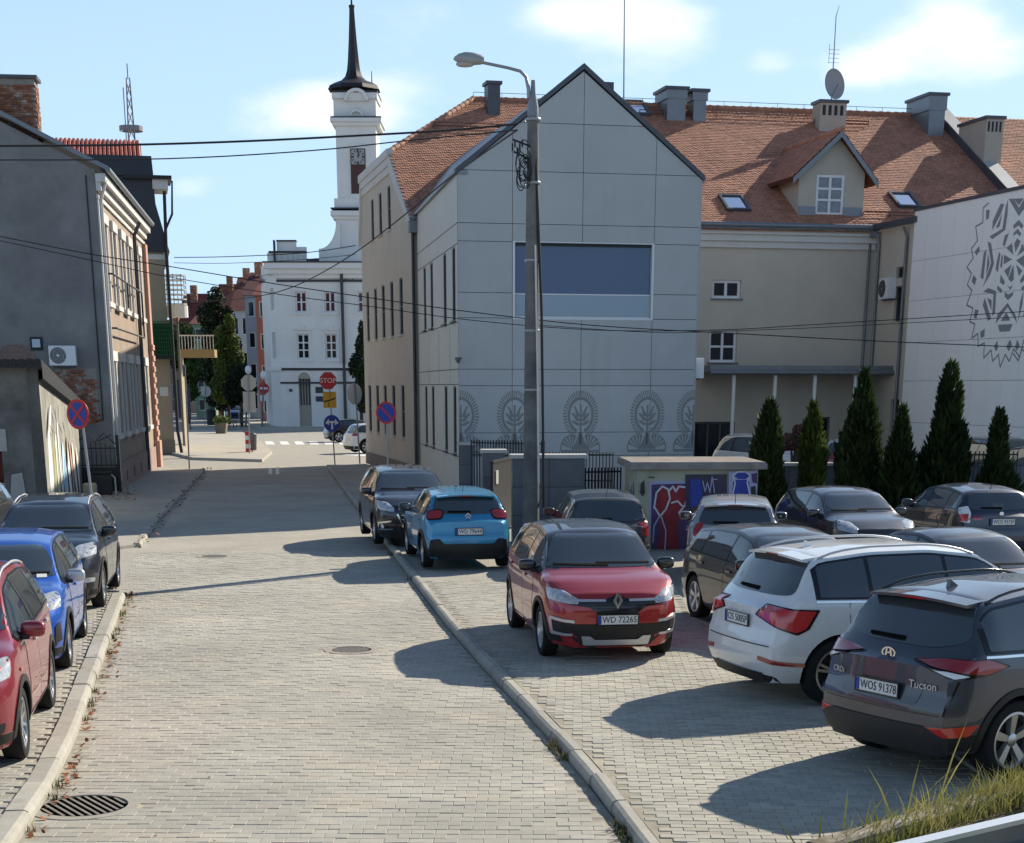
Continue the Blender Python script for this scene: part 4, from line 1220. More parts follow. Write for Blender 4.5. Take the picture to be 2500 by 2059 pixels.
# skylights
def skylight(px, py, w, ln):
    c = on_roof(px, py)
    M3 = Matrix((Vector((1, 0, 0)), ey, Vector((1, 0, 0)).cross(ey))).transposed().to_4x4()
    rot = M3.to_euler()
    f = MB(); t = .10
    for b in ((-w / 2, w / 2, -ln / 2, -ln / 2 + t, 0, .14), (-w / 2, w / 2, ln / 2 - t, ln / 2, 0, .14), (-w / 2, -w / 2 + t, -ln / 2 + t, ln / 2 - t, 0, .14), (w / 2 - t, w / 2, -ln / 2 + t, ln / 2 - t, 0, .14)): f.bb(*b)
    o = f.build('skylight', M_SLATE, main, loc=c, rot=rot)
    MB().bb(-w / 2 + t, w / 2 - t, -ln / 2 + t, ln / 2 - t, .07, .085).build('pane', mat('skylight_glass', (.88, .90, .92), .08, .6, metal=1.0), o)
skylight(1792, 500, 1.0, 1.35); skylight(2207, 493, 1.0, 1.35)
skylight(1554, 268, .9, 1.5)
# snow guard rails
M_GUARD = mat('snow_guard', (.16, .07, .05), .6, .4)
def guard(pxa, pya, pxb, pyb):
    a, b = on_roof(pxa, pya), on_roof(pxb, pyb); b.y = a.y; b.z = a.z
    n = ey.cross(Vector((1, 0, 0))) * -1
    q = MB(); up = Vector((0, -RT, 1)).normalized()
    for h in (.10, .22): q.tube([a + up * h, b + up * h], .022, 6)
    k = int((b - a).length / 1.1)
    for i in range(k + 1):
        p = a.lerp(b, i / max(1, k)); q.tube([p, p + up * .26], .015, 5); q.tube([p + up * .2, p - ey * .25], .012, 5)
    q.build('snow_guard', M_GUARD, main)
guard(1560, 281, 2010, 318); guard(1060, 312, 1290, 300); guard(2105, 530, 2230, 525); guard(1985, 305, 2120, 312)
# lightning wire along the ridge
MB().tube([(ridge_x, RY, RZ + .30), (26, RY, RZ + .30)], .012, 5).build('lightning_wire', M_ZINC, main)
q = MB()
for k in range(18): q.tube([(ridge_x + k * 1.25, RY, RZ + .1), (ridge_x + k * 1.25, RY, RZ + .31)], .012, 5)
q.build('wire_holders', M_ZINC, main)
# dormer
d0 = on_roof(2026, 527); dy = d0.y
xl, xr = main_px(1948, 500, dy).x, main_px(2107, 500, dy).x
zb_, ze_ = d0.z, main_px(2100, 415, dy).z; za_ = main_px(2046, 322, dy).z; xm = main_px(2046, 322, dy).x
wx0, wx1 = main_px(1992, 480, dy).x, main_px(2060, 480, dy).x; wz0, wz1 = main_px(2030, 526, dy).z, main_px(2030, 427, dy).z
dorm = facade(main, (0, dy), 0, [(xl, zb_ - .3), (xr, zb_ - .3), (xr, ze_), (xm, za_ - .12), (xl, ze_)], [(wx0, wx1, wz0, wz1)], mat('dormer_plaster', (.47, .44, .37), .9, .2, noise=.05), .12, name='dormer')
win(main, (0, dy), 0, wx0, wx1, wz0, wz1, depth=.12, nx=2, nz=[.36, .68], fw=.10, gm=M_PANEL_)
yb = lambda z: (z - EZ) / RT
q = MB()
q.add([(xl, dy, zb_ - .3), (xl, dy, ze_), (xl, yb(ze_), ze_)], [(0, 1, 2)]); q.build('dormer_cheek', mat('dormer_plaster', (1, 1, 1)), main); q = MB(); q.add([(xr, dy, zb_ - .3), (xr, yb(ze_), ze_), (xr, dy, ze_)], [(0, 1, 2)])
q.build('dormer_cheek', mat('dormer_plaster', (1, 1, 1)), main)
ov = .42
for (x_e, sg) in ((xl, -1), (xr, 1)):
    t = (za_ - ze_) / abs(xm - x_e)
    xo = x_e + sg * ov; zo = ze_ - t * ov
    pts = [Vector((xo, dy - .4, zo)), Vector((xm, dy - .4, za_)), Vector((xm, yb(za_) + .1, za_)), Vector((xo, yb(zo) + .1, zo))]
    q = MB(); q.add([p_ + Vector((0, 0, .02)) for p_ in pts] + [p_ - Vector((0, 0, .12)) for p_ in pts], [(0, 1, 2, 3), (4, 7, 6, 5), (0, 4, 5, 1), (0, 3, 7, 4)])
    q.build('dormer_roof', M_TILEB, main)
    e_up = (pts[1] - pts[0]).normalized(); e_al = Vector((0, 1, 0)) * (1 if sg > 0 else -1)
    ex_ = e_up.cross(Vector((0, 0, 1))); 
    Lu = (pts[1] - pts[0]).length; L0_, L1_ = yb(zo) + .1 - (dy - .4), yb(za_) + .1 - (dy - .4)
    if sg > 0: tiles(main, pts[0] + Vector((0, 0, .03)), (0, 1, 0), e_up, [(0, 0), (L0_, 0), (L1_, Lu), (0, Lu)], .19, .165, M_TILE, 0, name='dormer_tile')
    else: tiles(main, pts[3] + Vector((0, 0, .03)), (0, -1, 0), e_up, [(0, 0), (L0_, 0), (L0_, Lu), (L0_ - L1_, Lu)], .19, .165, M_TILE, 0, name='dormer_tile')
    q = MB(); f0, f1 = pts[0] - Vector((0, .03, .02)), pts[1] - Vector((0, .03, .02))
    q.add([f0, f1, f1 - Vector((0, 0, .22)), f0 - Vector((0, 0, .22)), f0 + Vector((0, .06, 0)), f1 + Vector((0, .06, 0)), f1 + Vector((0, .06, -.22)), f0 + Vector((0, .06, -.22))], [(0, 3, 2, 1), (0, 1, 5, 4), (3, 7, 6, 2)])
    q.build('barge_board', M_ZINC, main)
ridge_caps((xm, dy - .42, za_ + .02), (xm, yb(za_), za_ + .02), 12)
MB().bb(xl + .02, wx0, dy - .03, dy - .002, zb_ - .05, zb_ + .32).build('flashing', M_ZINC, main); MB().bb(wx1, xr - .02, dy - .03, dy - .002, zb_ - .05, zb_ + .32).build('flashing', M_ZINC, main)
# entrance canopy on white columns
q = MB(); q.bb(11.0, 19.6, -2.2, .0, 4.02, 4.26); q.build('canopy', M_ZINC, main)
MB().tube([(11.0, -2.26, 4.0), (19.6, -2.26, 4.0)], .09, 10).build('canopy_gutter', M_ZINC, main, 50)
for x in (12.05, 13.75, 15.4, 17.1): MB().lathe([(.075, .1), (.075, 4.02)], 14, (x, -2.0, 0)).build('column', M_FRAMEW, main, 50)
downpipe(main, [(17.35, -2.05, 4.0), (17.35, -2.05, .1)], .05)
# side wall that turns towards the white wing
K = A + dirv(AZF) * 18.5
AZW = R(-14.1)
Kl = to_main(K); wa = -(AZW - AZM)
# local angle for a wall running towards the camera (outside faces left): x axis = from far to near
angW = math.atan2(to_main(A - dirv(AZW)).y, to_main(A - dirv(AZW)).x)
LB = 3.7
bh = [(1.9, 2.5, 7.5, 7.9), (1.9, 2.5, 5.9, 7.2), (2.2, 2.9, .4, 3.0)]
facade(main, (Kl.x, Kl.y), angW, [(0, 0), (LB, 0), (LB, 9.4), (0, 9.4)], bh, M_BEIGE, .2)
for h in bh: win(main, (Kl.x, Kl.y), angW, *h, depth=.2, fm=M_FRAMEG, fw=.05)
q = MB(); q.bb(-.3, LB + .2, -.42, -.18, 9.36, 9.56); q.build('gutter', M_SLATE, main, loc=(Kl.x, Kl.y, 0), rot=(0, 0, angW))
for x, zz in ((.45, 4.3), (2.75, .2)):
    MB().tube([(x, -.25, 9.3), (x, -.09, 8.95), (x, -.09, zz)], .06, 8).build('downpipe', M_ZINC, main, 50, (Kl.x, Kl.y, 0), (0, 0, angW))

# ---------------------------------------------------------------- white panelled wing with the paper-cut ornament
W0 = K - dirv(AZW) * LB + Vector((-.30, -.07, 0))
wing = empty('white_wing', W0, math.pi / 2 - AZW + math.pi, 'white panelled wing with a large grey folk paper-cut ornament on its wall', 'building')
WL, WH = 22.0, 9.75
MB().bb(0, WL, .03, 8.5, 0, WH - .02).build('backing_wall', M_BACK, wing)
def wing_px(px, py):
    p = on_plane(px, py, W0, AZW); q = p - W0; return (-q.dot(dirv(AZW)), p.z)
zrows = [0, .75, 2.62, 4.05, 5.75, 7.55, WH]
zrows = sorted([0, .9] + [wing_px(2300, y)[1] for y in (1035, 930, 833, 728, 628)] + [WH])
xc = 0.0; wr_ = 1.02
for k in range(21):
    for a, b in zip(zrows, zrows[1:]):
        MB().bb(k * wr_ + .006, (k + 1) * wr_ - .006, 0, .028, a + .006, b - .006).build('facade_panel', M_PANELW, wing)
MB().bb(-.03, WL, -.05, 8.5, WH - .015, WH + .10).build('parapet_cap', M_SLATE, wing)
def zz(x, y): return wing_px(2240 + x / 3.615, 440 + y / 3.615)
orn = []
def band(pts, w):
    """thin band following zoomed pixel points on the wall"""
    P = [Vector(zz(*p)) for p in pts]; out = []
    for a, b in zip(P, P[1:]):
        d = (b - a).normalized(); n = Vector((-d.y, d.x)) * w / 2; e = d * w * .35
        out.append([tuple(a + n - e), tuple(b + n + e), tuple(b - n + e), tuple(a - n - e)])
    return out
orn += band([(625, 205), (580, 245), (577, 375), (515, 410), (530, 535), (477, 605), (492, 690), (437, 770), (477, 825), (440, 925), (480, 975), (435, 1105), (490, 1130), (463, 1250), (505, 1270), (480, 1395), (535, 1355), (535, 1465), (590, 1440), (585, 1570), (650, 1500), (663, 1600), (715, 1540), (730, 1650), (775, 1540), (810, 1600), (850, 1490), (902, 1565), (940, 1410), (1000, 1500), (1040, 1380), (1100, 1440), (1130, 1300), (1190, 1340), (1200, 1200), (1260, 1190)], .055)
SH = [[(607, 265), (637, 262), (632, 335), (605, 355)], [(735, 208), (768, 212), (735, 300), (660, 445), (665, 360)], [(750, 290), (725, 410), (690, 425)], [(780, 230), (800, 170), (795, 300), (775, 440), (660, 522), (637, 497), (750, 430)],
      [(545, 580), (550, 625), (520, 668), (505, 635)], [(620, 540), (650, 560), (675, 735), (640, 840), (575, 945), (610, 850), (650, 730)], [(585, 640), (610, 615), (595, 750), (580, 880), (558, 860)], [(622, 640), (637, 735), (605, 850)],
      [(495, 835), (522, 870), (505, 930), (478, 895)], [(580, 985), (625, 953), (695, 980), (685, 1170), (660, 1200), (672, 1010)], [(577, 1105), (595, 1040), (650, 1225), (622, 1245)], [(615, 1040), (655, 1060), (652, 1150)],
      [(507, 1140), (540, 1150), (520, 1225), (497, 1215)], [(555, 1340), (595, 1310), (590, 1380), (557, 1395)], [(705, 1415), (712, 1480), (692, 1515), (675, 1470)], [(818, 1405), (835, 1455), (805, 1515), (785, 1470)],
      [(805, 165), (850, 165), (895, 245), (940, 170), (960, 230), (895, 320)], [(850, 165), (940, 160), (895, 225)], [(895, 350), (935, 400), (920, 432), (893, 400), (850, 432), (845, 400)], [(885, 430), (915, 470), (905, 500), (878, 470), (845, 495), (850, 465)],
      [(880, 515), (910, 540), (865, 640), (855, 560)], [(835, 555), (845, 660), (785, 600)], [(930, 560), (945, 620), (880, 670)], [(765, 660), (835, 700), (760, 745)], [(945, 660), (940, 770), (870, 710)], [(765, 800), (830, 745), (800, 860)], [(850, 745), (850, 880), (825, 900), (800, 870)], [(870, 745), (925, 800), (895, 850)],
      [(820, 430), (805, 470), (770, 490), (752, 575), (770, 585), (790, 520)], [(722, 635), (733, 650), (722, 730), (710, 815), (692, 790), (700, 720)], [(745, 650), (755, 680), (745, 780), (730, 760)], [(735, 830), (750, 860), (772, 900), (760, 930), (728, 900)], [(708, 930), (750, 970), (738, 1000), (703, 965)],
      [(790, 930), (815, 945), (845, 925), (820, 970)], [(770, 985), (800, 1010), (850, 985), (840, 1020), (800, 1060), (770, 1030)], [(795, 1085), (865, 1190), (880, 1265), (795, 1120), (690, 1270), (705, 1190)], [(785, 1165), (820, 1240), (735, 1245)], [(710, 1278), (840, 1270), (815, 1335), (725, 1340)],
      [(940, 960), (925, 1100), (888, 1250), (905, 1080)], [(960, 1130), (930, 1200), (960, 1210)]]
orn += [[zz(*p) for p in s_] for s_ in SH]
cxo = zz(855, 700)[0]
mir = [[(2 * cxo - x, z) for x, z in s_] for s_ in orn if max(p[0] for p in s_) < cxo - .35 and min(p[0] for p in s_) > 0]
q = MB()
for s_ in orn + mir: q.prism(s_, -.004, -.001, 'y')
q.build('ornament', M_PRINT2, wing)

# ---------------------------------------------------------------- grey panelled gable annex
C0 = G(1122, 1226)
annex = empty('gable_annex', C0, math.pi / 2 - AZF, 'modern grey panelled gable building with tree ornaments and a wide blue window', 'building')
GW, GE, GAX, GAZ = 7.7, 9.55, 3.87, 12.45
gl = [(0, 0), (GW, 0), (GW, GE), (GAX, GAZ), (0, GE)]
fw0, fw1, fz0, fz1 = 1.78, 6.14, 5.52, 7.60
facade(annex, (0, .035), 0, [(.02, 0), (GW - .02, 0), (GW - .02, GE - .03), (GAX, GAZ - .05), (.02, GE - .03)], [(fw0, fw1, fz0, fz1)], M_BACK, .3, name='backing_wall')
vx = [0, 1.70, 3.90, 6.20, GW]
hz = [0, 1.38, 2.10, 3.51, 4.0, 5.50, 6.23, 7.69, 8.20, 9.67, 11.01, 13]
for i, (a, b) in enumerate(zip(vx, vx[1:])):
    for c, d in zip(hz, hz[1:]):
        if i in (1, 2) and 5.4 < c < 7.6: continue
        pl = clip_poly(gl, (a + .008, b - .008, c + .008, d - .008))
        if len(pl) >= 3: MB().prism(pl, 0, .03, 'y').build('facade_panel', M_PANELG, annex)
wo = win(annex, (0, 0), 0, fw0 - .06, fw1 + .04, fz0 - .0, fz1 + .07, depth=.16, nx=1, nz=[.31], fw=.05, fm=M_FRAMEW, gm=mat('blue_glass', (.05, .095, .19), .12, .6))
MB().bb(fw0, fw1, .085, .10, fz0 + .06, fz0 + .66).build('pane', mat('blue_glass_pale', (.27, .36, .43), .15, .6), wo)
for (a, b, c, d) in ((fw0 - .07, fw0, fz0, fz1 + .08), (fw1, fw1 + .07, fz0, fz1 + .08), (fw0 - .07, fw1 + .07, fz0 - .05, fz0), (fw0 - .07, fw1 + .07, fz1 + .08, fz1 + .11)): MB().bb(a, b, -.006, .28, c, d).build('window_reveal', M_FRAMEW, annex)
# gable coping
q = MB()
for (a, b) in (((-.06, GE - .02), (GAX, GAZ + .06)), ((GAX, GAZ + .06), (GW + .06, GE - .02))):
    q.prism([a, b, (b[0], b[1] + .16), (a[0], a[1] + .16)], -.06, .30, 'y')
q.build('gable_coping', M_SLATE, annex)
q = MB()
q.add([(-.1, .1, GE + .06), (GAX, .1, GAZ + .12), (GAX, 22, GAZ + .12), (.72, 12.6, GE + .06)], [(0, 1, 2, 3)])
q.add([(GAX, .1, GAZ + .12), (GW + .1, .1, GE + .06), (GW + .1, 14.5, GE + .06), (GAX, 22, GAZ + .12)], [(0, 1, 2, 3)])
q.build('roof', M_ZINC, annex)
tiles(annex, (GW + .25, .35, GE + .08), (0, 1, 0), Vector((GAX - GW, 0, GAZ - GE)), [(0, 0), (13.0, 0), (13.0, 5.0), (0, 5.0)], .19, .165, M_TILE, 0)
MB().bb(GW - .05, GW, .0, 13.2, 0, GE).build('wall', M_PANELG, annex)
# street side: light panels and pairs of tall windows
sa = math.atan2((dirv(R(-8.55))).dot(dirv(AZM)), (dirv(R(-8.55))).dot(dirv(AZF)))   # local angle of the side direction (away)
SL = 12.3
so = (math.cos(sa) * SL, math.sin(sa) * SL)
sang = sa + math.pi
def S(s): return SL - s
swin = [(.55, 1.30), (2.55, 3.30), (6.75, 7.50), (8.75, 9.50)]
swin = [(.62, 1.45), (3.05, 3.90), (7.05, 7.90), (9.40, 10.25)]
sh = [(S(b), S(a), 5.43, 7.58) for a, b in swin] + [(S(b), S(a), 1.43, 3.50) for a, b in swin]
facade(annex, so, sang, [(0, 0), (SL, 0), (SL, GE), (0, GE)], sh, M_PANELB, .11)
for h in sh: win(annex, so, sang, *h, depth=.11, fm=M_FRAMEG, fw=.05, sill=M_SLATE)
q = MB()
for z in (1.38, 3.55, 4.0, 5.38, 7.62, 8.2): q.bb(0, SL, -.004, -.001, z - .011, z + .011)
for s_ in (2.2, 5.4, 8.65): q.bb(S(s_) - .011, S(s_) + .011, -.004, -.001, 3.6, 5.3)
q.build('panel_joints', M_BACK, annex, loc=(so[0], so[1], 0), rot=(0, 0, sang))
MB().bb(-.1, SL + .05, -.1, .3, GE, GE + .10).build('eaves_flashing', M_ZINC, annex, loc=(so[0], so[1], 0), rot=(0, 0, sang))
q = MB(); q.tube([(.3, -.35, 4.35), (.0, -.6, 4.30)], .03, 6); q.tube([(0, -.45, 4.30), (0, -.75, 4.22)], .06, 8)
q.build('camera_bracket', M_FRAMEG, annex, loc=(-.05, .5, 0), rot=(0, 0, 0))
# printed trees on the lowest panels
def tree_print():
    """list of polygons of one tree, centre x=0, base z=0, about 1.55 m wide and 2.0 m tall"""
    P = []
    n = 46
    cz, rx, rz = 1.22, .53, .74
    for k in range(n):
        a = 2 * math.pi * (k + .5) / n
        if math.pi * 1.40 < a < math.pi * 1.60: continue
        def e(f, da): return (rx * f * math.cos(a + da), cz + rz * f * math.sin(a + da))
        P.append([e(.82, -.03), e(1.06, -.038), e(1.09, 0), e(1.06, .038), e(.82, .03)])
    # ring between the rays and the crown
    m_ = 40
    for k in range(m_):
        a0, a1 = 2 * math.pi * k / m_, 2 * math.pi * (k + 1) / m_
        am = (a0 + a1) / 2
        if math.pi * 1.42 < am < math.pi * 1.58: continue
        P.append([(rx * f * math.cos(a), cz + rz * f * math.sin(a)) for f, a in ((.66, a0), (.80, a0), (.80, a1), (.66, a1))])
    P.append([(-.035, .25), (.035, .25), (.028, 1.55), (-.028, 1.55)])
    for sg in (-1, 1):
        for (z0, z1, x1) in ((.88, 1.02, .30), (1.02, 1.26, .31), (1.16, 1.48, .24)):
            P.append([(sg * .03, z0), (sg * .03, z0 + .06), (sg * x1 * .75, z1 + .03), (sg * x1, z1 + .01), (sg * x1 * .8, z1 - .06), (sg * .14, z0 + .01)])
        P.append([(0, .10), (sg * .30, .10), (sg * .14, .36), (sg * .05, .62), (0, .66)])
        for k in range(5):
            a = R(25 + 20 * k)
            P.append([(sg * .27, .12), (sg * (.27 + .36 * math.cos(a - .10)), .12 + .44 * math.sin(a - .10)), (sg * (.27 + .36 * math.cos(a + .10)), .12 + .44 * math.sin(a + .10))])
        arc = [(sg * (.30 + .36 * math.cos(R(q))), .12 + .46 * math.sin(R(q))) for q in range(-8, 125, 12)]
        for a, b in zip(arc, arc[1:]):
            P.append([a, b, (b[0] * .94, b[1] * .96), (a[0] * .94, a[1] * .97)])
    P.append([(-.63, 0), (.63, 0), (.63, .085), (-.63, .085)])
    return P
TP = tree_print()
for cx_ in (.06, 1.78, 3.92, 6.12, 7.66):
    q = MB()
    for pl in TP:
        pl = [(cx_ + x * 1.0, 1.48 + z * .94) for x, z in pl]
        pl = clip_poly(pl, (.012, GW - .012, 0, 9))
        if len(pl) >= 3: q.prism(pl, -.004, -.001, 'y')
    q.build('tree_ornament', M_PRINT, annex)
# ================================================================ LEFT SIDE BUILDINGS
L0 = G(287, 1205); AZL = R(-7.5)
M_GREYPL = mat('old_grey_render', (.205, .203, .20), .92, .2, noise=.12, nscale=1.2, stain=(.27, .265, .255), sscale=.5, slo=.42, shi=.68, broad=.12, brscale=.8, bump=.6, bscale=30, bdist=.01)
M_PINK = mat('old_pinkish_render', (.36, .285, .225), .92, .2, noise=.12, nscale=1.6, stain=(.27, .225, .185), sscale=.8, slo=.48, shi=.7, bump=.4, bscale=40, bdist=.008)
M_PINK2 = mat('plinth_pink', (.36, .25, .225), .92, .2, noise=.12, nscale=1.6, stain=(.26, .20, .18), sscale=1.2, slo=.5, shi=.7)
M_LWHITE = mat('surround_white', (.62, .60, .57), .85, .25, noise=.08, nscale=3)
M_BRICK = mat('bare_brick', (.27, .11, .065), .9, .2, noise=.2, nscale=9, objrnd=.35, stain=(.36, .30, .25), sscale=3.5, slo=.5, shi=.62)
M_MORT = mat('lime_mortar', (.30, .275, .24), .95, .1, noise=.2, nscale=8)
M_TIN = mat('tin_roof', (.19, .21, .24), .5, .5, metal=.4, noise=.12, nscale=1.5)
old = empty('old_tenement', L0, math.pi / 2 - (AZL + math.pi / 2), 'old tenement with bare grey gable wall and pinkish street front', 'building')
LH, LR, LS = 10.15, .49, 18.2
facade(old, (-11, 0), 0, [(0, 0), (11, 0), (11, LH), (5.5, LH + 5.5 * LR), (0, LH)], [], M_GREYPL, .2)
lw = [1.35, 4.35, 7.5, 10.35, 14.7]
lh = [(s - .55, s + .55, 6.2, 8.65) for s in lw] + [(s - .55, s + .55, 1.92, 4.32) for s in lw]
cel = [(s - .35, s + .35, .25, .62) for s in (3.0, 6.0, 9.0, 13.0)]
facade(old, (0, 0), math.pi / 2, [(0, 0), (LS, 0), (LS, LH), (0, LH)], lh + cel, M_PINK, .2)
for h in lh:
    w = win(old, (0, 0), math.pi / 2, *h, depth=.2, nx=2, nz=[.66], fw=.07, gm=M_PANEL_)
    q = MB(); a, b, c, d = h
    q.bb(a - .22, a, -.07, .0, c - .1, d + .1); q.bb(b, b + .22, -.07, .0, c - .1, d + .1); q.bb(a - .28, b + .28, -.12, .0, d, d + .32); q.bb(a - .30, b + .30, -.16, .05, c - .16, c)
    q.build('surround', M_LWHITE, w)
for h in cel: win(old, (0, 0), math.pi / 2, *h, depth=.2, fm=M_FRAMEG, gm=M_BACK, name='cellar_window')
facade(old, (.09, -.02), math.pi / 2, [(-.02, 0), (LS, 0), (LS, .98), (-.02, .98)], cel, M_PINK2, .1, name='plinth')
q = MB(); q.bb(-.05, LS, -.16, -.003, 9.55, 9.80); q.bb(-.10, LS + .1, -.32, -.003, 9.80, 10.05); q.bb(-.1, LS, -.07, -.003, 9.30, 9.42); q.build('cornice', M_LWHITE, old, rot=(0, 0, math.pi / 2))
q = MB(); q.bb(-.02, .42, -.05, -.002, 0.98, 9.3); q.build('pilaster', M_LWHITE, old, rot=(0, 0, math.pi / 2))
q = MB(); q.bb(LS - 1.0, LS, -.16, -.002, 1.2, 9.3); q.bb(LS - 1.15, LS + .05, -.26, -.002, 0.0, 1.2)
for k in range(9): q.bb(LS - 1.05, LS + .02, -.21, -.15, 1.4 + k * .45, 1.62 + k * .45)
q.build('rusticated_pilaster', mat('pilaster_salmon', (.50, .30, .24), .9, .2, noise=.1), old, rot=(0, 0, math.pi / 2))
downpipe(old, [(.36, 12.2, 9.7), (.12, 12.2, 9.2), (.12, 12.2, .2)], .075, M_SLATE)
downpipe(old, [(.30, .25, 9.9), (.10, .25, 9.3), (.10, .25, .4)], .06, M_LWHITE)
MB().tube([(.42, -.2, 10.16), (.42, LS + .1, 10.16)], .09, 10).build('gutter', M_ZINC, old, 50)
rr_ = MB()
for sg in (0, 1):
    xa, xb = (.40, -5.5) if sg == 0 else (-11.4, -5.5)
    za, zb2 = LH + .12, LH + .12 + 5.9 * LR
    rr_.add([(xa, -.22, za), (xb, -.22, zb2), (xb, LS + .2, zb2), (xa, LS + .2, za), (xa, -.22, za - .14), (xb, -.22, zb2 - .14), (xb, LS + .2, zb2 - .14), (xa, LS + .2, za - .14)], [(0, 1, 2, 3), (4, 7, 6, 5), (0, 4, 5, 1), (3, 2, 6, 7), (0, 3, 7, 4)])
rr_.build('roof', M_TIN, old)
# brick chimney, brick by brick on its visible faces
chx0, chx1, chy, chz0, chz1 = -3.05, -1.80, 1.0, 10.6, 12.95
co = MB().bb(chx0 + .03, chx1 - .03, chy + .03, chy + .85, chz0, chz1).build('chimney', M_MORT, old)
bme = MB().box((0, 0, 0), (.235, .06, .062)).mesh(M_BRICK, name='brick'); bme2 = MB().box((0, 0, 0), (.06, .235, .062)).mesh(M_BRICK, name='brick')
rng = random.Random(4)
for r_ in range(int((chz1 - chz0 - .1) / .075)):
    z = chz0 + .04 + r_ * .075
    if z < 11.1: continue
    x = chx0 + .12 - (.12 if r_ % 2 else 0)
    while x < chx1 - .05:
        link('brick', bme, co, (min(max(x, chx0 + .12), chx1 - .12), chy + .03 + rng.uniform(-.008, .012), z)); x += .25
    for k in range(3): link('brick', bme2, co, (chx1 - .03 + rng.uniform(-.01, .01), chy + .15 + k * .25 + (.1 if r_ % 2 else 0), z))
MB().bb(chx0 - .08, chx1 + .08, chy - .08, chy + .95, chz1, chz1 + .10).build('chimney_cap', M_SLATE, old)
# bare brick patch low on the gable
pb = MB().bb(-1.75, -.42, -.012, -.002, 2.30, 4.06).build('render_gap', M_MORT, old)
nb = 0
for r_ in range(23):
    z = 2.34 + r_ * .075
    for k in range(6):
        x = -1.62 + k * .25 - (.12 if r_ % 2 else 0)
        edge = .18 * math.sin(r_ * .9) + .12 * math.sin(r_ * 2.3)
        if x < -1.70 + edge * .5 + (.35 if r_ < 9 else 0) or x > -.50 + edge * .3 - (.25 if r_ > 18 else 0): continue
        link('brick', bme, pb, (x, -.016 + rng.uniform(-.006, .006), z))
q = MB()
for k in range(26):
    a = k / 25; x = -3.6 + 1.25 * a
    h = .42 * math.sqrt(max(0, 1 - (2 * a - 1) ** 2))
    q.bb(x - .03, x + .03, -.02, -.002, 4.30, 4.36 + h + rng.uniform(0, .05))
q.build('patched_brickwork', mat('old_patch', (.24, .175, .15), .95, .1, noise=.35, nscale=14), old)
for (a, b, nm) in (((-.30, -.03, 10.0), (-.30, -.03, 2.4), 'cable'), ((-.30, -.03, 2.42), (-.55, -.03, 2.35), 'cable')):
    MB().tube([a, b], .02, 6).build(nm, M_TRIM, old)
# sign frame on the street front
q = MB()
for z in (7.05, 5.35): q.tube([(.04, .4, z), (.30, .4, z), (.30, 11.8, z)], .035, 6)
q.tube([(.30, 11.8, 7.05), (.30, 11.8, 5.35)], .035, 6); q.tube([(.30, 5.6, 7.05), (.30, 5.6, 6.2)], .03, 6)
q.build('sign_frame', M_TRIM, old)

# air conditioner on the gable
def aircon(loc, rz, label, sx=.86, sz=.62):
    r_ = empty('air_conditioner', loc, rz, label, 'air conditioner')
    MB().bevbox((0, 0, 0), (sx, .32, sz), .02).build('casing', M_FRAMEW, r_)
    MB().lathe([(.001, -.172), (sz * .40, -.172), (sz * .42, -.16)], 28, (-sx * .16, 0, 0), 'y', caps=False).build('fan_opening', M_GLOSSB, r_)
    g_ = MB()
    for k in range(5): g_.lathe([(sz * (.08 + .075 * k), -.178), (sz * (.08 + .075 * k) + .006, -.178)], 24, (-sx * .16, 0, 0), 'y', caps=False)
    g_.lathe([(.001, -.182), (.04, -.182)], 12, (-sx * .16, 0, 0), 'y', caps=False)
    g_.build('fan_grille', M_SILVER, r_)
    MB().bb(-sx * .4, sx * .4, -.05, .30, -sz / 2 - .05, -sz / 2).build('bracket', M_FRAMEG, r_)
    return r_
def oldp(x, y, z): return old.matrix_basis @ Vector((x, y, z))
rzL = math.pi / 2 - (AZL + math.pi / 2)
old_m = Matrix.Translation(L0) @ Matrix.Rotation(rzL, 4, 'Z')
aircon(old_m @ Vector((-1.42, -.34, 4.46)), rzL, 'white air conditioner unit on the grey gable above bare brickwork')
vb = empty('wall_lamp', old_m @ Vector((-2.28, -.06, 4.85)), rzL, 'small pale box lamp fixed high on the grey gable wall', 'wall lamp')
MB().bb(-.13, .13, -.06, .055, -.13, .13).build('box', mat('pale_lamp', (.45, .52, .60), .3, .5), vb); MB().bb(-.2, .2, .02, .06, -.22, .2).build('backplate', M_TRIM, vb)
mm = Matrix.Translation(A) @ Matrix.Rotation(math.pi / 2 - AZF, 4, 'Z')
aircon(mm @ Vector((18.15 + .25, -1.55, 7.15)), math.pi / 2 - AZF - R(15) - math.pi / 2 + R(15) - .03, 'white air conditioner unit between the downpipes of the beige wall', .95, .78)
an = Matrix.Translation(C0) @ Matrix.Rotation(math.pi / 2 - AZF, 4, 'Z')
aircon(an @ Vector((GW + .17, .6, 4.05)), math.pi / 2 - AZF + math.pi / 2, 'narrow white air conditioner on the right flank of the gable building', .8, .62)

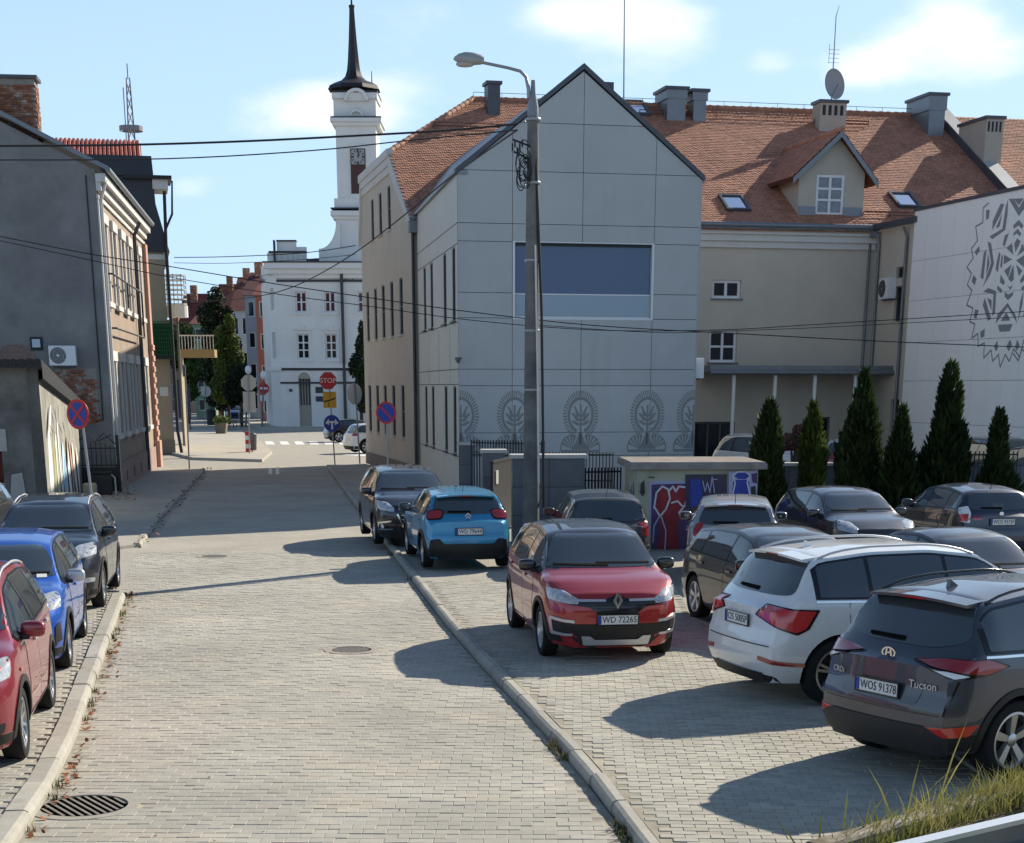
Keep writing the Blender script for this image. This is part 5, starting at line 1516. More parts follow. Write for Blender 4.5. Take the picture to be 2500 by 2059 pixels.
# ---------------------------------------------------------------- graffiti shed
SN, SF = Vector((-12.22, 44.0, 0)), Vector((-14.15, 55.3, 0))
azs = math.atan2(SF.x - SN.x, SF.y - SN.y)
shed = empty('graffiti_shed', SN, -azs, 'grey plastered shed with a graffiti covered side wall and sloping roof', 'shed')
SD = (SF - SN).length
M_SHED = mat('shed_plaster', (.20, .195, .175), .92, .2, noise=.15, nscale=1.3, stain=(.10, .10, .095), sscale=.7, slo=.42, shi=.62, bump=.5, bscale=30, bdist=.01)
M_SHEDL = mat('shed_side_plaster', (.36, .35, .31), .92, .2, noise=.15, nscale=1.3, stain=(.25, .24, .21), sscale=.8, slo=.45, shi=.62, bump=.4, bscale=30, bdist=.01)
z0_, z1_ = 4.05, 2.95
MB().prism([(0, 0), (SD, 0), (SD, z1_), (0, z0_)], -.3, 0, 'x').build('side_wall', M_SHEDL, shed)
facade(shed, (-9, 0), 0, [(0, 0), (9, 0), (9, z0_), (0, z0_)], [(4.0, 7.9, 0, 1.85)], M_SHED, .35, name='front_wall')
q = MB(); q.add([(-9, -.35, z0_ + .10), (.14, -.35, z0_ + .10), (.14, SD, z1_ + .10), (-9, SD, z1_ + .10), (-9, -.35, z0_ - .08), (.14, -.35, z0_ - .08), (.14, SD, z1_ - .08), (-9, SD, z1_ - .08)], [(0, 1, 2, 3), (4, 7, 6, 5), (0, 4, 5, 1), (1, 5, 6, 2)])
q.build('roof', mat('shed_roof', (.30, .32, .34), .5, .5, metal=.3, noise=.1, nscale=2), shed)
q = MB(); q.add([(.15, -.36, z0_ + .10), (.15, SD, z1_ + .10), (.15, SD, z1_ - .20), (.15, -.36, z0_ - .36), (.02, -.36, z0_ - .42), (.02, SD, z1_ - .24)], [(0, 3, 2, 1), (3, 4, 5, 2)])
q.build('fascia_board', M_TRIM, shed)
q = MB()
q.bb(-9, .13, -.36, -.352, z0_ - .09, z0_ + .11)
for k in range(46): q.bb(-9 + k * .2, -8.9 + k * .2, -.38, -.36, z0_ - .11, z0_ + .13)
q.build('corrugated_edge', M_TRIM, shed)
MB().bb(-5.6, -.95, -.04, -.002, 1.85, 2.42).build('lintel', mat('pale_concrete', (.36, .37, .36), .9, .2, noise=.12), shed)
MB().bb(-5.0, -1.1, .25, .3, 1.05, 1.85).build('rusty_panel', mat('rust_red', (.12, .035, .025), .85, .2, noise=.25, nscale=4), shed)
for k in range(14):
    MB().bb(-5.0 + k * .28, -4.735 + k * .28, .02, .06, 0, 1.30 + .10 * math.sin(k * 1.7) + (.35 if k < 4 else 0) - .02 * k).build('plank', mat('whitewashed_plank', (.40, .42, .46), .85, .2, noise=.2, nscale=5, objrnd=.15, stain=(.22, .23, .25), sscale=3, slo=.5, shi=.7), shed)
q = MB(); q.prism([(-1.05, 0), (-.5, 0), (-.62, 1.3), (-.9, 1.25)], -.05, -.002, 'y'); q.build('peeling_render', mat('pale_concrete', (1, 1, 1)), shed)
# graffiti strokes on the sunlit side wall
GC = [('graffiti_cream', (.72, .72, .60)), ('graffiti_white', (.80, .80, .78)), ('graffiti_blue', (.22, .45, .68)), ('graffiti_olive', (.40, .38, .16)), ('graffiti_ink', (.05, .05, .05)), ('graffiti_sky', (.50, .66, .72)), ('graffiti_pink', (.60, .32, .26))]
gm = {n: mat(n, c, .7, .3) for n, c in GC}
def blade(y0, z0, y1, z1, w, n, xo):
    q = MB(); P = []
    for t in (0, .12, .3, .5, .7, .88, 1):
        ww = w * (math.sin(math.pi * (.08 + .84 * t))) * .5
        P.append((lerp(y0, y1, t), lerp(z0, z1, t), ww))
    vs = [(y - w_, z) for y, z, w_ in P] + [(y + w_, z) for y, z, w_ in P[::-1]]
    q.prism(vs, .001 + xo, .004 + xo, 'x'); q.build('graffiti_stroke', gm[n], shed)
rng = random.Random(12)
st = [(1.2, .1, 1.5, 2.4, 1.0, 'graffiti_white'), (2.2, .05, 2.6, 2.3, .55, 'graffiti_olive'), (3.0, .1, 3.2, 2.2, .9, 'graffiti_cream'), (4.2, .1, 3.9, 2.55, .7, 'graffiti_white'), (5.2, .1, 5.0, 1.9, 1.1, 'graffiti_sky'), (5.0, .4, 5.3, 1.5, .6, 'graffiti_blue'), (6.6, .1, 6.3, 2.0, .8, 'graffiti_white'), (7.6, .2, 7.2, 1.9, .5, 'graffiti_pink'), (8.6, .1, 8.0, 1.8, .9, 'graffiti_cream'), (9.6, .1, 9.3, 1.6, .6, 'graffiti_white'), (6.0, 1.2, 6.4, 2.2, .3, 'graffiti_olive'), (7.1, .1, 6.9, 1.2, .25, 'graffiti_ink'), (2.75, .2, 2.9, 1.9, .15, 'graffiti_ink'), (3.7, .3, 3.6, 2.3, .12, 'graffiti_ink'), (.9, 2.2, 2.0, 3.0, .5, 'graffiti_white'), (1.1, 2.5, 2.4, 2.2, .14, 'graffiti_ink'), (2.6, 2.9, 3.3, 2.5, .16, 'graffiti_ink'), (3.6, 2.6, 4.2, 3.0, .12, 'graffiti_ink'), (4.8, 2.5, 5.4, 2.2, .2, 'graffiti_ink'), (8.3, .5, 8.7, 1.6, .14, 'graffiti_ink'), (9.9, .3, 9.8, 1.5, .2, 'graffiti_ink')]
for i, s_ in enumerate(st): blade(*s_, xo=i * .0045)

# iron yard gate, bin
gt = empty('yard_gate', G(238, 1212) + Vector((-.1, .6, 0)), rzL, 'black wrought iron gate between the shed and the tenement', 'gate')
M_IRONB = mat('black_iron', (.018, .018, .02), .5, .4)
for k in range(9): MB().bb(-.62 + k * .155, -.595 + k * .155, -.012, .012, .12, 1.55 + .18 * math.sin(math.pi * k / 8)).build('bar', M_IRONB, gt)
for z in (.2, .95, 1.5): MB().bb(-.66, .68, -.015, .015, z, z + .04).build('rail', M_IRONB, gt)
MB().bb(-.6, .62, -.008, .008, .14, .9).build('sheet', M_IRONB, gt)
for x in (-.70, .72): MB().bb(x - .05, x + .05, -.05, .05, 0, 1.95).build('post', M_IRONB, gt)
q = MB(); q.tube([(-.65, 0, 1.62), (-.3, 0, 1.98), (0, 0, 1.72), (.3, 0, 2.0), (.66, 0, 1.65)], .02, 6); q.tube([(.1, 0, 1.75), (.55, 0, 1.95)], .018, 6); q.build('scroll', M_IRONB, gt)
bn = empty('waste_bin', G(252, 1214), rzL + .1, 'black waste box standing against the tenement corner', 'bin')
MB().bevbox((0, 0, .38), (.62, .5, .76), .03).build('box', M_IRONB, bn); MB().bb(-.33, .33, -.27, .27, .765, .81).build('lid', M_IRONB, bn)
MB().tube([(.42, -.1, 0), (.42, -.1, .62), (.30, -.1, .72)], .03, 6).build('pipe', M_LWHITE, bn)
st_ = MB().bevbox((0, 0, .27), (.38, .3, .54), .04).build('boundary_stone', mat('sandy_stone', (.42, .38, .27), .9, .2, noise=.2, nscale=5), loc=G(222, 1222) + Vector((0, 0, 0))); tag(st_, 'short sandy boundary stone beside the iron gate', 'stone')

# ---------------------------------------------------------------- second house on the left
B2 = G(428, 1110)
M_OCHRE = mat('render_ochre', (.36, .30, .215), .9, .2, noise=.07, nscale=1.2, stain=(.30, .26, .20), sscale=.5, slo=.5, shi=.7)
M_SLT = mat('dark_roof_tile', (.028, .030, .040), .45, .45, noise=.2, nscale=3)
h2 = empty('corner_house', B2, R(12.5), 'ochre rendered house with a dark mansard roof and a green balcony', 'building')
facade(h2, (-11, 0), 0, [(0, 0), (11, 0), (11, 10.1), (0, 10.1)], [], M_OCHRE)
facade(h2, (0, 0), math.pi / 2, [(0, 0), (14, 0), (14, 10.1), (0, 10.1)], [(2, 3, 6.2, 8.4), (5, 6, 6.2, 8.4), (2, 3, 1.5, 3.8)], M_OCHRE)
MB().bb(-11, .1, -.06, -.002, 9.75, 10.0).build('string_course', M_LWHITE, h2)
MB().bb(-11, .03, -.05, -.002, 0, .75).build('plinth', mat('plinth_grey_ochre', (.25, .215, .17), .9, .2, noise=.1), h2)
MB().prism([(-11, 10.1), (.32, 10.1), (-.25, 12.4), (-.30, 13.7), (-11, 13.7)], -.15, 13, 'y').build('mansard', M_SLT, h2)
q = MB()
for k in range(12):
    a = 13.7 + .10 * k
    q.bb(-11, -.28 + (.0), -.35 + k * .22, -.35 + (k + 1) * .22 + .05, a, a + .12)
q.build('upper_roof', M_SLT, h2)
MB().bb(-1.8, .62, -.5, 2.5, 13.55, 13.72).build('eaves_board', M_TRIM, h2)
MB().bb(-.35, .42, -.3, 2.2, 13.1, 13.55).build('bay_soffit', M_LWHITE, h2)
MB().prism([(.60, 13.5), (.68, 13.5), (.60, 11.9), (.20, 11.1), (.12, 11.2), (.5, 11.95)], -.3, -.1, 'y').build('bracket', M_TRIM, h2)
M_RTILE = mat('red_pantile', (.30, .055, .035), .6, .4, rnd=.3, noise=.15, nscale=2)
tl = MB()
q = MB()
for k in range(26):
    for r_ in range(7):
        q.rv = random.random()
        x = -6.4 + k * .22; y = 2.5 + r_ * .36; z = 14.75 + r_ * .17
        q.tube([(x, y, z), (x, y + .40, z + .20)], .105, 6, caps=False)
tag(q.build('roof_tiles', M_RTILE, h2), kind='stuff')
MB().prism([(2.3, 14.55), (5.2, 15.92), (8, 14.55)], -6.5, -.75, 'x').build('red_roof', mat('red_pantile_base', (.2, .04, .03), .7), h2)
# green balcony
bal = MB().bb(-1.25, .2, -1.0, 0, 4.85, 5.0).build('balcony', M_TRIM, h2)
M_GRN = mat('green_lattice', (.02, .11, .04), .6, .3)
for k in range(12): MB().bb(-1.22 + k * .12, -1.19 + k * .12, -.99, -.965, 5.0, 6.75).build('lattice', M_GRN, bal)
for k in range(9): MB().bb(-1.22, .15, -.965, -.95, 5.05 + k * .2, 5.09 + k * .2).build('lattice', M_GRN, bal)
MB().bb(-1.2, .13, -.9, -.85, 5.0, 6.6).build('screen', mat('green_screen', (.012, .05, .02), .8, .2, noise=.3, nscale=6), bal)
downpipe(h2, [(.22, -.3, 13.0), (.15, -.2, 10.2), (.18, -.15, 6), (.2, -.15, 1.2), (.34, -.25, .1)], .085, M_IRONB)
MB().bb(-.62, -.18, -.02, -.003, 3.0, 3.45).build('notice', M_LWHITE, h2)
# ochre balcony and slatted drum farther along the same house
b3 = empty('street_balcony', G(428, 1095) + Vector((.2, 4, 0)), R(4), 'ochre balcony slab with pale railing above the street', 'balcony')
MB().bb(-.4, 1.75, -.6, .9, 5.15, 5.6).build('slab', mat('ochre_paint', (.30, .225, .11), .8, .2), b3)
for k in range(12): MB().bb(-.35 + k * .185, -.32 + k * .185, -.58, -.55, 5.6, 6.35).build('baluster', M_LWHITE, b3)
MB().bb(-.4, 1.75, -.6, -.53, 6.35, 6.42).build('handrail', M_LWHITE, b3); MB().bb(-.4, -.3, -.6, .9, 0, 5.15).build('support', M_OCHRE, b3)
dr = empty('slatted_drum', G(428, 1095) + Vector((.25, 1.0, 0)), 0, 'round turret stair with open white slats behind the ochre house', 'stair')
for k in range(7): MB().lathe([(.62, 8.0 + k * .26), (.62, 8.06 + k * .26), (.58, 8.06 + k * .26), (.58, 8.0 + k * .26), (.62, 8.0 + k * .26)], 20, (.1, 0, 0), caps=False).build('slat', M_LWHITE, dr)
for a in range(8): MB().tube([(.1 + .6 * math.cos(a * .785), .6 * math.sin(a * .785), 7.4), (.1 + .6 * math.cos(a * .785), .6 * math.sin(a * .785), 9.65)], .025, 5).build('post', M_FRAMEG, dr)
MB().lathe([(.66, 7.3), (.66, 7.95)], 20, (.1, 0, 0)).build('drum', M_LWHITE, dr)
MB().bb(.04, .16, -.06, .06, 0, 7.3).build('stair_column', M_FRAMEG, dr)

# ---------------------------------------------------------------- town hall with clock tower
TY = 146.0
def tp(px, py, Y=TY): return atY(px, py, Y)
M_HALL = mat('town_hall_white', (.76, .75, .73), .88, .25, noise=.04, nscale=.8, stain=(.68, .67, .65), sscale=.35, slo=.5, shi=.75)
M_COP = mat('spire_sheet', (.022, .020, .024), .5, .4, noise=.2, nscale=1.5)
M_LINE = mat('cornice_dark_sheet', (.06, .06, .07), .6, .3)  # dark tone shared by the town hall string courses, caps and fittings
hx0 = tp(690, 1041).x
hall = empty('town_hall', (hx0, TY, 0), 0, 'white town hall with a tall clock tower and dark pointed spire', 'building')
def hz_(px, py, Y=TY): p = tp(px, py, Y); return p.x - hx0, p.z
HE = hz_(700, 680)[1]; HT = hz_(700, 645)[1]
wins = []
for (a, b, c, d) in ((720, 750, 712, 763), (791, 820, 712, 763), (872, 900, 712, 763), (724, 757, 815, 877), (793, 824, 815, 877)):
    x0, z1 = hz_(a, c); x1, z0 = hz_(b, d); wins.append((x0, x1, z0, z1))
dx0, dz1 = hz_(728, 925); dx1, dz0 = hz_(762, 1036)
door = (dx0, dx1, .12, dz1)
facade(hall, (0, 0), 0, [(0, 0), (16, 0), (16, HT), (0, HT)], wins + [door], M_HALL, .4)
for i, h in enumerate(wins):
    w = win(hall, (0, 0), 0, *h, depth=.3, nx=2, nz=2 if i < 3 else 3, fw=.13, gm=mat('hall_pane_red', (.10, .03, .03), .1, .6) if i < 3 else M_PANE)
    q = MB(); a, b, c, d = h
    q.bb(a - .22, b + .22, -.14, .0, c - .2, c); q.bb(a - .16, a, -.06, 0, c, d); q.bb(b, b + .16, -.06, 0, c, d); q.bb(a - .16, b + .16, -.06, 0, d, d + .16)
    if i >= 3: q.bb(a - .3, b + .3, -.18, 0, d + .3, d + .42); q.bb((a + b) / 2 - .16, (a + b) / 2 + .16, -.15, 0, d + .42, d + .68)
    q.build('surround', M_HALL, w)
# arched doorway
q = MB(); n = 14; mx = (dx0 + dx1) / 2; rr = (dx1 - dx0) / 2
arc = [(mx + rr * math.cos(math.pi * k / n), dz1 + rr * math.sin(math.pi * k / n)) for k in range(n + 1)]
q.prism(arc, -.03, -.002, 'y'); q.build('arch', mat('doorway_beige', (.40, .37, .31), .9, .2), hall)
q = MB(); arc2 = [(mx + (rr + .22) * math.cos(math.pi * k / n), dz1 + (rr + .22) * math.sin(math.pi * k / n)) for k in range(n + 1)]
q.prism(arc2 + arc[::-1], -.10, -.002, 'y'); q.build('arch_moulding', M_HALL, hall)
MB().bb(dx0, dx1, .35, .40, .12, dz1).build('door', mat('doorway_beige', (1, 1, 1)), hall)
q = MB()
for k in range(4): q.bb(mx - .42 + k * .24, mx - .32 + k * .24, .28, .36, dz0 + 1.6, dz1 + .2)
q.build('door_bars', M_LINE, hall)
for (a, b, c, d) in ((770, 789, 945, 960), (771, 789, 968, 981), (706, 714, 950, 957)):
    x0, z1 = hz_(a, c); x1, z0 = hz_(b, d); MB().bb(x0, x1, -.05, -.002, z0, z1).build('plaque', M_LINE, hall)
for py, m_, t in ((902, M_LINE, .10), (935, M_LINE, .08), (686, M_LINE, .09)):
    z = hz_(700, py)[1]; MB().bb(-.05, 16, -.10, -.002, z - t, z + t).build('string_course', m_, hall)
z = hz_(700, 902)[1]; MB().bb(-.02, 16, -.28, -.002, z + .11, z + .4).build('cornice', M_HALL, hall)
for k, (o_, za, zb2) in enumerate(((.25, HE, HE + .35), (.55, HE + .35, HE + .75), (.95, HE + .75, HT + .05))): MB().bb(-o_, 16, -o_, -.002, za, zb2).build('cornice', M_HALL, hall)
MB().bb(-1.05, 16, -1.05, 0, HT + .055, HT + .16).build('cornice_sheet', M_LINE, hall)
# chamfered corner and flank
cx1, cy1 = tp(668, 1041, TY + 2.6).x - hx0, 2.6
angc = math.atan2(-cy1, -cx1); lc = math.hypot(cx1, cy1)
facade(hall, (cx1, cy1), angc, [(0, 0), (lc, 0), (lc, HT), (0, HT)], [(.7, 1.7, 9.8, 11.6), (.7, 1.7, 5.8, 8.0)], M_HALL, .3)
for h in [(.7, 1.7, 9.8, 11.6), (.7, 1.7, 5.8, 8.0)]: win(hall, (cx1, cy1), angc, *h, depth=.3, nx=2, nz=2, fw=.12)
MB().bb(-.2, lc + .3, -.5, -.002, HE + .4, HT).build('cornice', M_HALL, hall, loc=(cx1, cy1, 0), rot=(0, 0, angc))
MB().bb(-.3, lc + .3, -.2, -.002, hz_(700, 902)[1] - .1, hz_(700, 902)[1] + .3).build('cornice', M_HALL, hall, loc=(cx1, cy1, 0), rot=(0, 0, angc))
MB().prism([(cx1, cy1), (0, 0.4), (16, .4), (16, 14), (cx1 - 2.2, 14)], HT - 1.0, HT + .02).build('roof', M_COP, hall)
facade(hall, (cx1 - 2.2, 14), -math.atan2(14 - cy1, 2.2), [(0, 0), (11.6, 0), (11.6, HT), (0, HT)], [], M_HALL)
# attic
def att(pa, pb, ya, yb_, Y=1.0, nm='attic', m_=M_HALL, dep=.6):
    x0, z1 = hz_(pa, ya, TY + Y); x1, z0 = hz_(pb, yb_, TY + Y); return MB().bb(x0, x1, Y, Y + dep, z0, z1).build(nm, m_, hall)
att(652, 748, 618, 650); att(655, 747, 613, 618, .9, 'attic_cap', M_LINE, .8); att(675, 722, 590, 613, 1.1); att(722, 747, 603, 613, 1.1); att(674, 722, 586, 590, 1.0, 'attic_cap', M_LINE, .8)
att(666, 672, 586, 640, .7, 'chimney', M_LINE); att(747, 780, 632, 650, 1.2, 'roof_ridge', M_LINE, 3)
for k in range(5): att(684 + k * 13, 694 + k * 13, 622, 640, .97, 'attic_panel', M_MOULD, .1)
att(778, 905, 608, 650, 1.2)
q = MB(); P = []
for t in range(11):
    a = t / 10 * math.pi / 2
    P.append(hz_(778 + 42 * (1 - math.cos(a)) , 608 - 62 * math.sin(a) if t else 608, TY + 1.6))
P = [hz_(778 + 42 * math.sin(k / 10 * math.pi / 2), 608 - 62 * (1 - math.cos(k / 10 * math.pi / 2)), TY + 1.6) for k in range(11)]
q.prism(P + [hz_(830, 546, TY + 1.6), hz_(830, 608, TY + 1.6)], 1.6, 2.4, 'y'); q.build('scroll', M_HALL, hall)
# tower
TWY = 2.0
def tw(pa, pb, ya, yb_, nm, m_, ext=0., dep=4.2):
    x0, z1 = hz_(pa, ya, TY + TWY); x1, z0 = hz_(pb, yb_, TY + TWY)
    return MB().bb(x0, x1, TWY - ext, TWY + dep + ext, z0, z1).build(nm, m_, hall)
tw(819, 924, 520, 640, 'tower_base', M_HALL)
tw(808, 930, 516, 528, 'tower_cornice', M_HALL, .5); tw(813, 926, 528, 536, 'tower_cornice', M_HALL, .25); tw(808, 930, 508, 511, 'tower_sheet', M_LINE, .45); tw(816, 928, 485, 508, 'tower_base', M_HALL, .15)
tw(819, 921, 305, 485, 'tower_shaft', M_HALL)
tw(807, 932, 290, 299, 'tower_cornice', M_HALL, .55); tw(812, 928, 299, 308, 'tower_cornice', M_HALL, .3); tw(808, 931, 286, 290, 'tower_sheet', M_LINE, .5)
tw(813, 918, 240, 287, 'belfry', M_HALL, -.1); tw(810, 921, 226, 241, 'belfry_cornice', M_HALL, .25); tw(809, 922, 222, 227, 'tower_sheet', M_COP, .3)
# arched pediment on the belfry
for (r0, r1, yo, nm) in ((30, 22, .42, 'pediment'), (17, 12, .20, 'belfry_arch')):
    q = MB(); c0 = (870, 247 if r0 > 25 else 285); P = []
    P1 = [hz_(c0[0] + r0 * math.cos(math.pi * k / 14), c0[1] - r0 * math.sin(math.pi * k / 14), TY + TWY) for k in range(15)]
    P2 = [hz_(c0[0] + r1 * math.cos(math.pi * k / 14), c0[1] - r1 * math.sin(math.pi * k / 14), TY + TWY) for k in range(15)]
    q.prism(P1 + P2[::-1], TWY - yo, TWY - .05, 'y'); q.build(nm, M_HALL, hall)
    if r0 > 25: MB().prism(P2, TWY - .2, TWY + .1, 'y').build('tympanum', M_HALL, hall)
# clock panel
x0, z1 = hz_(848, 345); x1, z0 = hz_(900, 482)
MB().bb(x0, x1, TWY - .12, TWY - .002, z0, z1).build('clock_surround', M_HALL, hall)
x0, z1 = hz_(855, 363, TY + 1.8); x1, z0 = hz_(894, 473, TY + 1.8)
cp_ = MB().bb(x0, x1, TWY - .2, TWY - .125, z0, z1).build('clock_panel', mat('clock_brown', (.085, .045, .042), .7, .3), hall)
cw = (x1 - x0); cz = z1 - cw * .52
MB().bb(x0 + .08, x1 - .08, TWY - .24, TWY - .205, cz - cw * .46, cz + cw * .46).build('clock_face', mat('clock_white', (.36, .35, .34), .6), cp_)
q = MB(); ccx = (x0 + x1) / 2
for k in range(12):
    a = k * math.pi / 6; r_ = cw * .38; l_ = .15 if k % 3 else .26
    q.box((ccx + r_ * math.sin(a), TWY - .25, cz + r_ * math.cos(a)), (.09 if k % 3 else .16, .02, l_), ry=a)
q.box((ccx + .06, TWY - .26, cz + cw * .15), (.10, .02, cw * .34), ry=R(8)); q.box((ccx + .05, TWY - .27, cz + cw * .08), (.12, .02, cw * .22), ry=R(25))
q.build('clock_hands', M_LINE, cp_)
# spire: square section with a flared foot
prof = [(222, 54), (212, 50), (205, 40), (198, 29), (188, 20), (172, 15.5), (150, 13), (100, 9.5), (60, 7.3), (22, 5.6), (16, 6.8), (13, 6.8), (11, 3)]
q = MB(); vs = []
yc = TWY + 2.1
for py, hw in prof:
    x, z = hz_(858 if False else 864, py, TY + 2 + 2.0); w_ = hw * TY / 4085
    xc_ = hz_(lerp(865, 858, (222 - py) / 210), py, TY + 4.0)[0]
    for k in range(8):
        a = math.pi / 8 + k * math.pi / 4; e_ = w_ / math.cos(math.pi / 8) * (1.0 if py < 200 else 1.12)
        vs.append((xc_ + e_ * math.cos(a), yc + e_ * math.sin(a), z))
fs = []
for i in range(len(prof) - 1):
    for k in range(8): j = (k + 1) % 8; fs.append((i * 8 + k, i * 8 + j, (i + 1) * 8 + j, (i + 1) * 8 + k))
q.add(vs, fs); q.build('spire', M_COP, hall, 30)
xs_, zs_ = hz_(858, 11, TY + 4); MB().tube([(xs_, yc, zs_ - .2), (xs_, yc, zs_ + 1.6)], [.1, .03], 6).build('finial', M_COP, hall)
xs_, zs_ = hz_(908, 224, TY + 4); MB().tube([(xs_, yc, zs_ - .2), (xs_, yc, zs_ + .5), (xs_, yc, zs_ + .8), (xs_, yc, zs_ + 1.6)], [.12, .12, .05, .03], 6).build('finial', M_COP, hall)
x_, z_ = hz_(865, 678); o = link('year_lettering', text_mesh('1373 - 19', .62, mat('lettering_grey', (.16, .18, .22), .8), depth=.01), hall, (x_, -.07, z_), (math.pi / 2, 0, 0))
x_, zt_ = hz_(834, 660); MB().tube([(x_, -.3, zt_), (x_, -.2, hz_(838, 1030)[1])], .13, 8).build('downpipe', M_LINE, hall)
# ================================================================ VEGETATION
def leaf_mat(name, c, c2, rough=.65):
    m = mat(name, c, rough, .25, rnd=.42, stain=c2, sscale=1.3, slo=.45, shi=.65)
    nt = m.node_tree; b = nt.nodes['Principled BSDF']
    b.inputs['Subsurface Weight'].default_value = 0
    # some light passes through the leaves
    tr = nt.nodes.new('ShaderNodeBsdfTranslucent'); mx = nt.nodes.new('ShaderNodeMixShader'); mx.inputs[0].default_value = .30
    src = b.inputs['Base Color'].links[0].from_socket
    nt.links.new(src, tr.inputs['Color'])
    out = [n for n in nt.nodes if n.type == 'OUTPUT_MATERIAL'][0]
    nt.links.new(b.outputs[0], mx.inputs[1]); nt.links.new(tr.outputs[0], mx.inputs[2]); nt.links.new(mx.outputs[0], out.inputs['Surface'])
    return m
M_THUJA = leaf_mat('thuja_green', (.020, .035, .010), (.038, .06, .013))
M_THUJAY = leaf_mat('thuja_yellow_green', (.045, .068, .013), (.09, .115, .022))
M_LEAF = leaf_mat('leaf_green', (.040, .072, .018), (.06, .10, .02))
M_LEAFY = leaf_mat('leaf_yellowing', (.10, .125, .02), (.045, .075, .018))
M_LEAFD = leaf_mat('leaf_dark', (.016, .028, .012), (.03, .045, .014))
M_BARK = mat('bark', (.08, .06, .045), .95, .1, noise=.3, nscale=8)
M_GRASS = leaf_mat('grass_blade', (.15, .18, .035), (.30, .27, .10))
M_DRYLEAF = mat('dry_leaf', (.26, .10, .04), .85, .2, rnd=.5)
def thuja_mesh(h, r, n, seed, m, name):
    rng = random.Random(seed); q = MB()
    lob = [(rng.uniform(0, 6.28), rng.uniform(.2, .95), rng.uniform(.10, .30)) for _ in range(22)]
    for i in range(n):
        t = 1 - math.sqrt(rng.random()) * .985 if rng.random() < .8 else rng.random() * .98
        z = t * h
        prof = (1 - t) ** .72 * (.86 + .14 * math.sin(t * 9 + seed)) * min(1, .62 + t * 3)
        a = rng.uniform(0, 6.283)
        bump = sum(w * math.exp(-((t - tt) * 7) ** 2) * max(0, math.cos(a - aa)) for aa, tt, w in lob)
        rad = r * prof * (1 + bump) * (rng.uniform(.74, 1.12) if rng.random() < .85 else rng.uniform(.3, .8)) + .02
        p = Vector((rad * math.cos(a), rad * math.sin(a), z))
        s = rng.uniform(.06, .17) * (.7 + .5 * (1 - t))
        up = Vector((math.cos(a) * .45 + rng.uniform(-.25, .25), math.sin(a) * .45 + rng.uniform(-.25, .25), rng.uniform(.7, 1.2))).normalized()
        si = up.cross(Vector((rng.uniform(-1, 1), rng.uniform(-1, 1), .1))).normalized()
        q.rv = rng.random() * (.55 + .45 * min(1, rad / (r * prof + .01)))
        q.add([p - si * s * .32, p + si * s * .32, p + up * s * 1.1 + si * s * .18, p + up * s * 1.7, p + up * s * 1.1 - si * s * .18], [(0, 1, 2, 3, 4)])
    return q.mesh(m, name=name)
def thuja(base, h, r, label, seed, m=None, n=5200):
    root = empty('thuja_tree', base, seed * 1.3, label, 'tree', 'thuja trees along the car park wall')
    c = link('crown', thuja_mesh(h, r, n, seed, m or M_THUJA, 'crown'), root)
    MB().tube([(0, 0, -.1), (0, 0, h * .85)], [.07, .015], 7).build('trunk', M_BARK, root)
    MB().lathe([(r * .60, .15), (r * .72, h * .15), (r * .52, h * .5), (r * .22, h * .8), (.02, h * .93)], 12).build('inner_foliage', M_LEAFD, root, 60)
    return root
WALLY = 43.5
def thp(px0, px1, ptop, Y, lab, seed, m=None, n=5200):
    b = atY((px0 + px1) / 2, ptop, Y); w = (px1 - px0) * Y / 4085
    thuja((b.x, Y, PZ - .05), b.z - PZ + .05, w / 2 * 1.12, lab, seed, m, n)
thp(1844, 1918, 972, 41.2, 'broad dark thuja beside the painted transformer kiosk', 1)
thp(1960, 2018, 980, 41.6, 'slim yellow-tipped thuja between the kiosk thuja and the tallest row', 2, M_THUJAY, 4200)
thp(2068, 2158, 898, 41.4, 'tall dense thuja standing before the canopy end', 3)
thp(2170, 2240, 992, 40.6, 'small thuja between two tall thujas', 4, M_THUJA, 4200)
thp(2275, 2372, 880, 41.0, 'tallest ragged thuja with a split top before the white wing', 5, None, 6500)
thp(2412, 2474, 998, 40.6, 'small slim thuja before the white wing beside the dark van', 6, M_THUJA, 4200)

def crown_mesh(blobs, n, s0, s1, m, seed, name='crown'):
    rng = random.Random(seed); q = MB(); tot = sum(b[3] * b[4] for b in blobs)
    for (x, y, z, rx, rz) in blobs:
        k = int(n * rx * rz / tot)
        for _ in range(k):
            d = Vector((rng.gauss(0, 1), rng.gauss(0, 1), rng.gauss(0, 1))).normalized()
            f = rng.uniform(.72, 1.06) if rng.random() < .8 else rng.uniform(.2, .75)
            p = Vector((x + d.x * rx * f, y + d.y * rx * f, z + d.z * rz * f))
            s = rng.uniform(s0, s1)
            u = (d + Vector((rng.uniform(-.8, .8), rng.uniform(-.8, .8), rng.uniform(-.6, .8)))).normalized()
            v = u.cross(Vector((rng.uniform(-1, 1), rng.uniform(-1, 1), rng.uniform(-1, 1)))).normalized(); w = u.cross(v)
            q.rv = rng.random()
            q.add([p - v * s * .5, p - w * s * .32, p + v * s * .5, p + w * s * .32], [(0, 1, 2, 3)])
    return q.mesh(m, name=name)
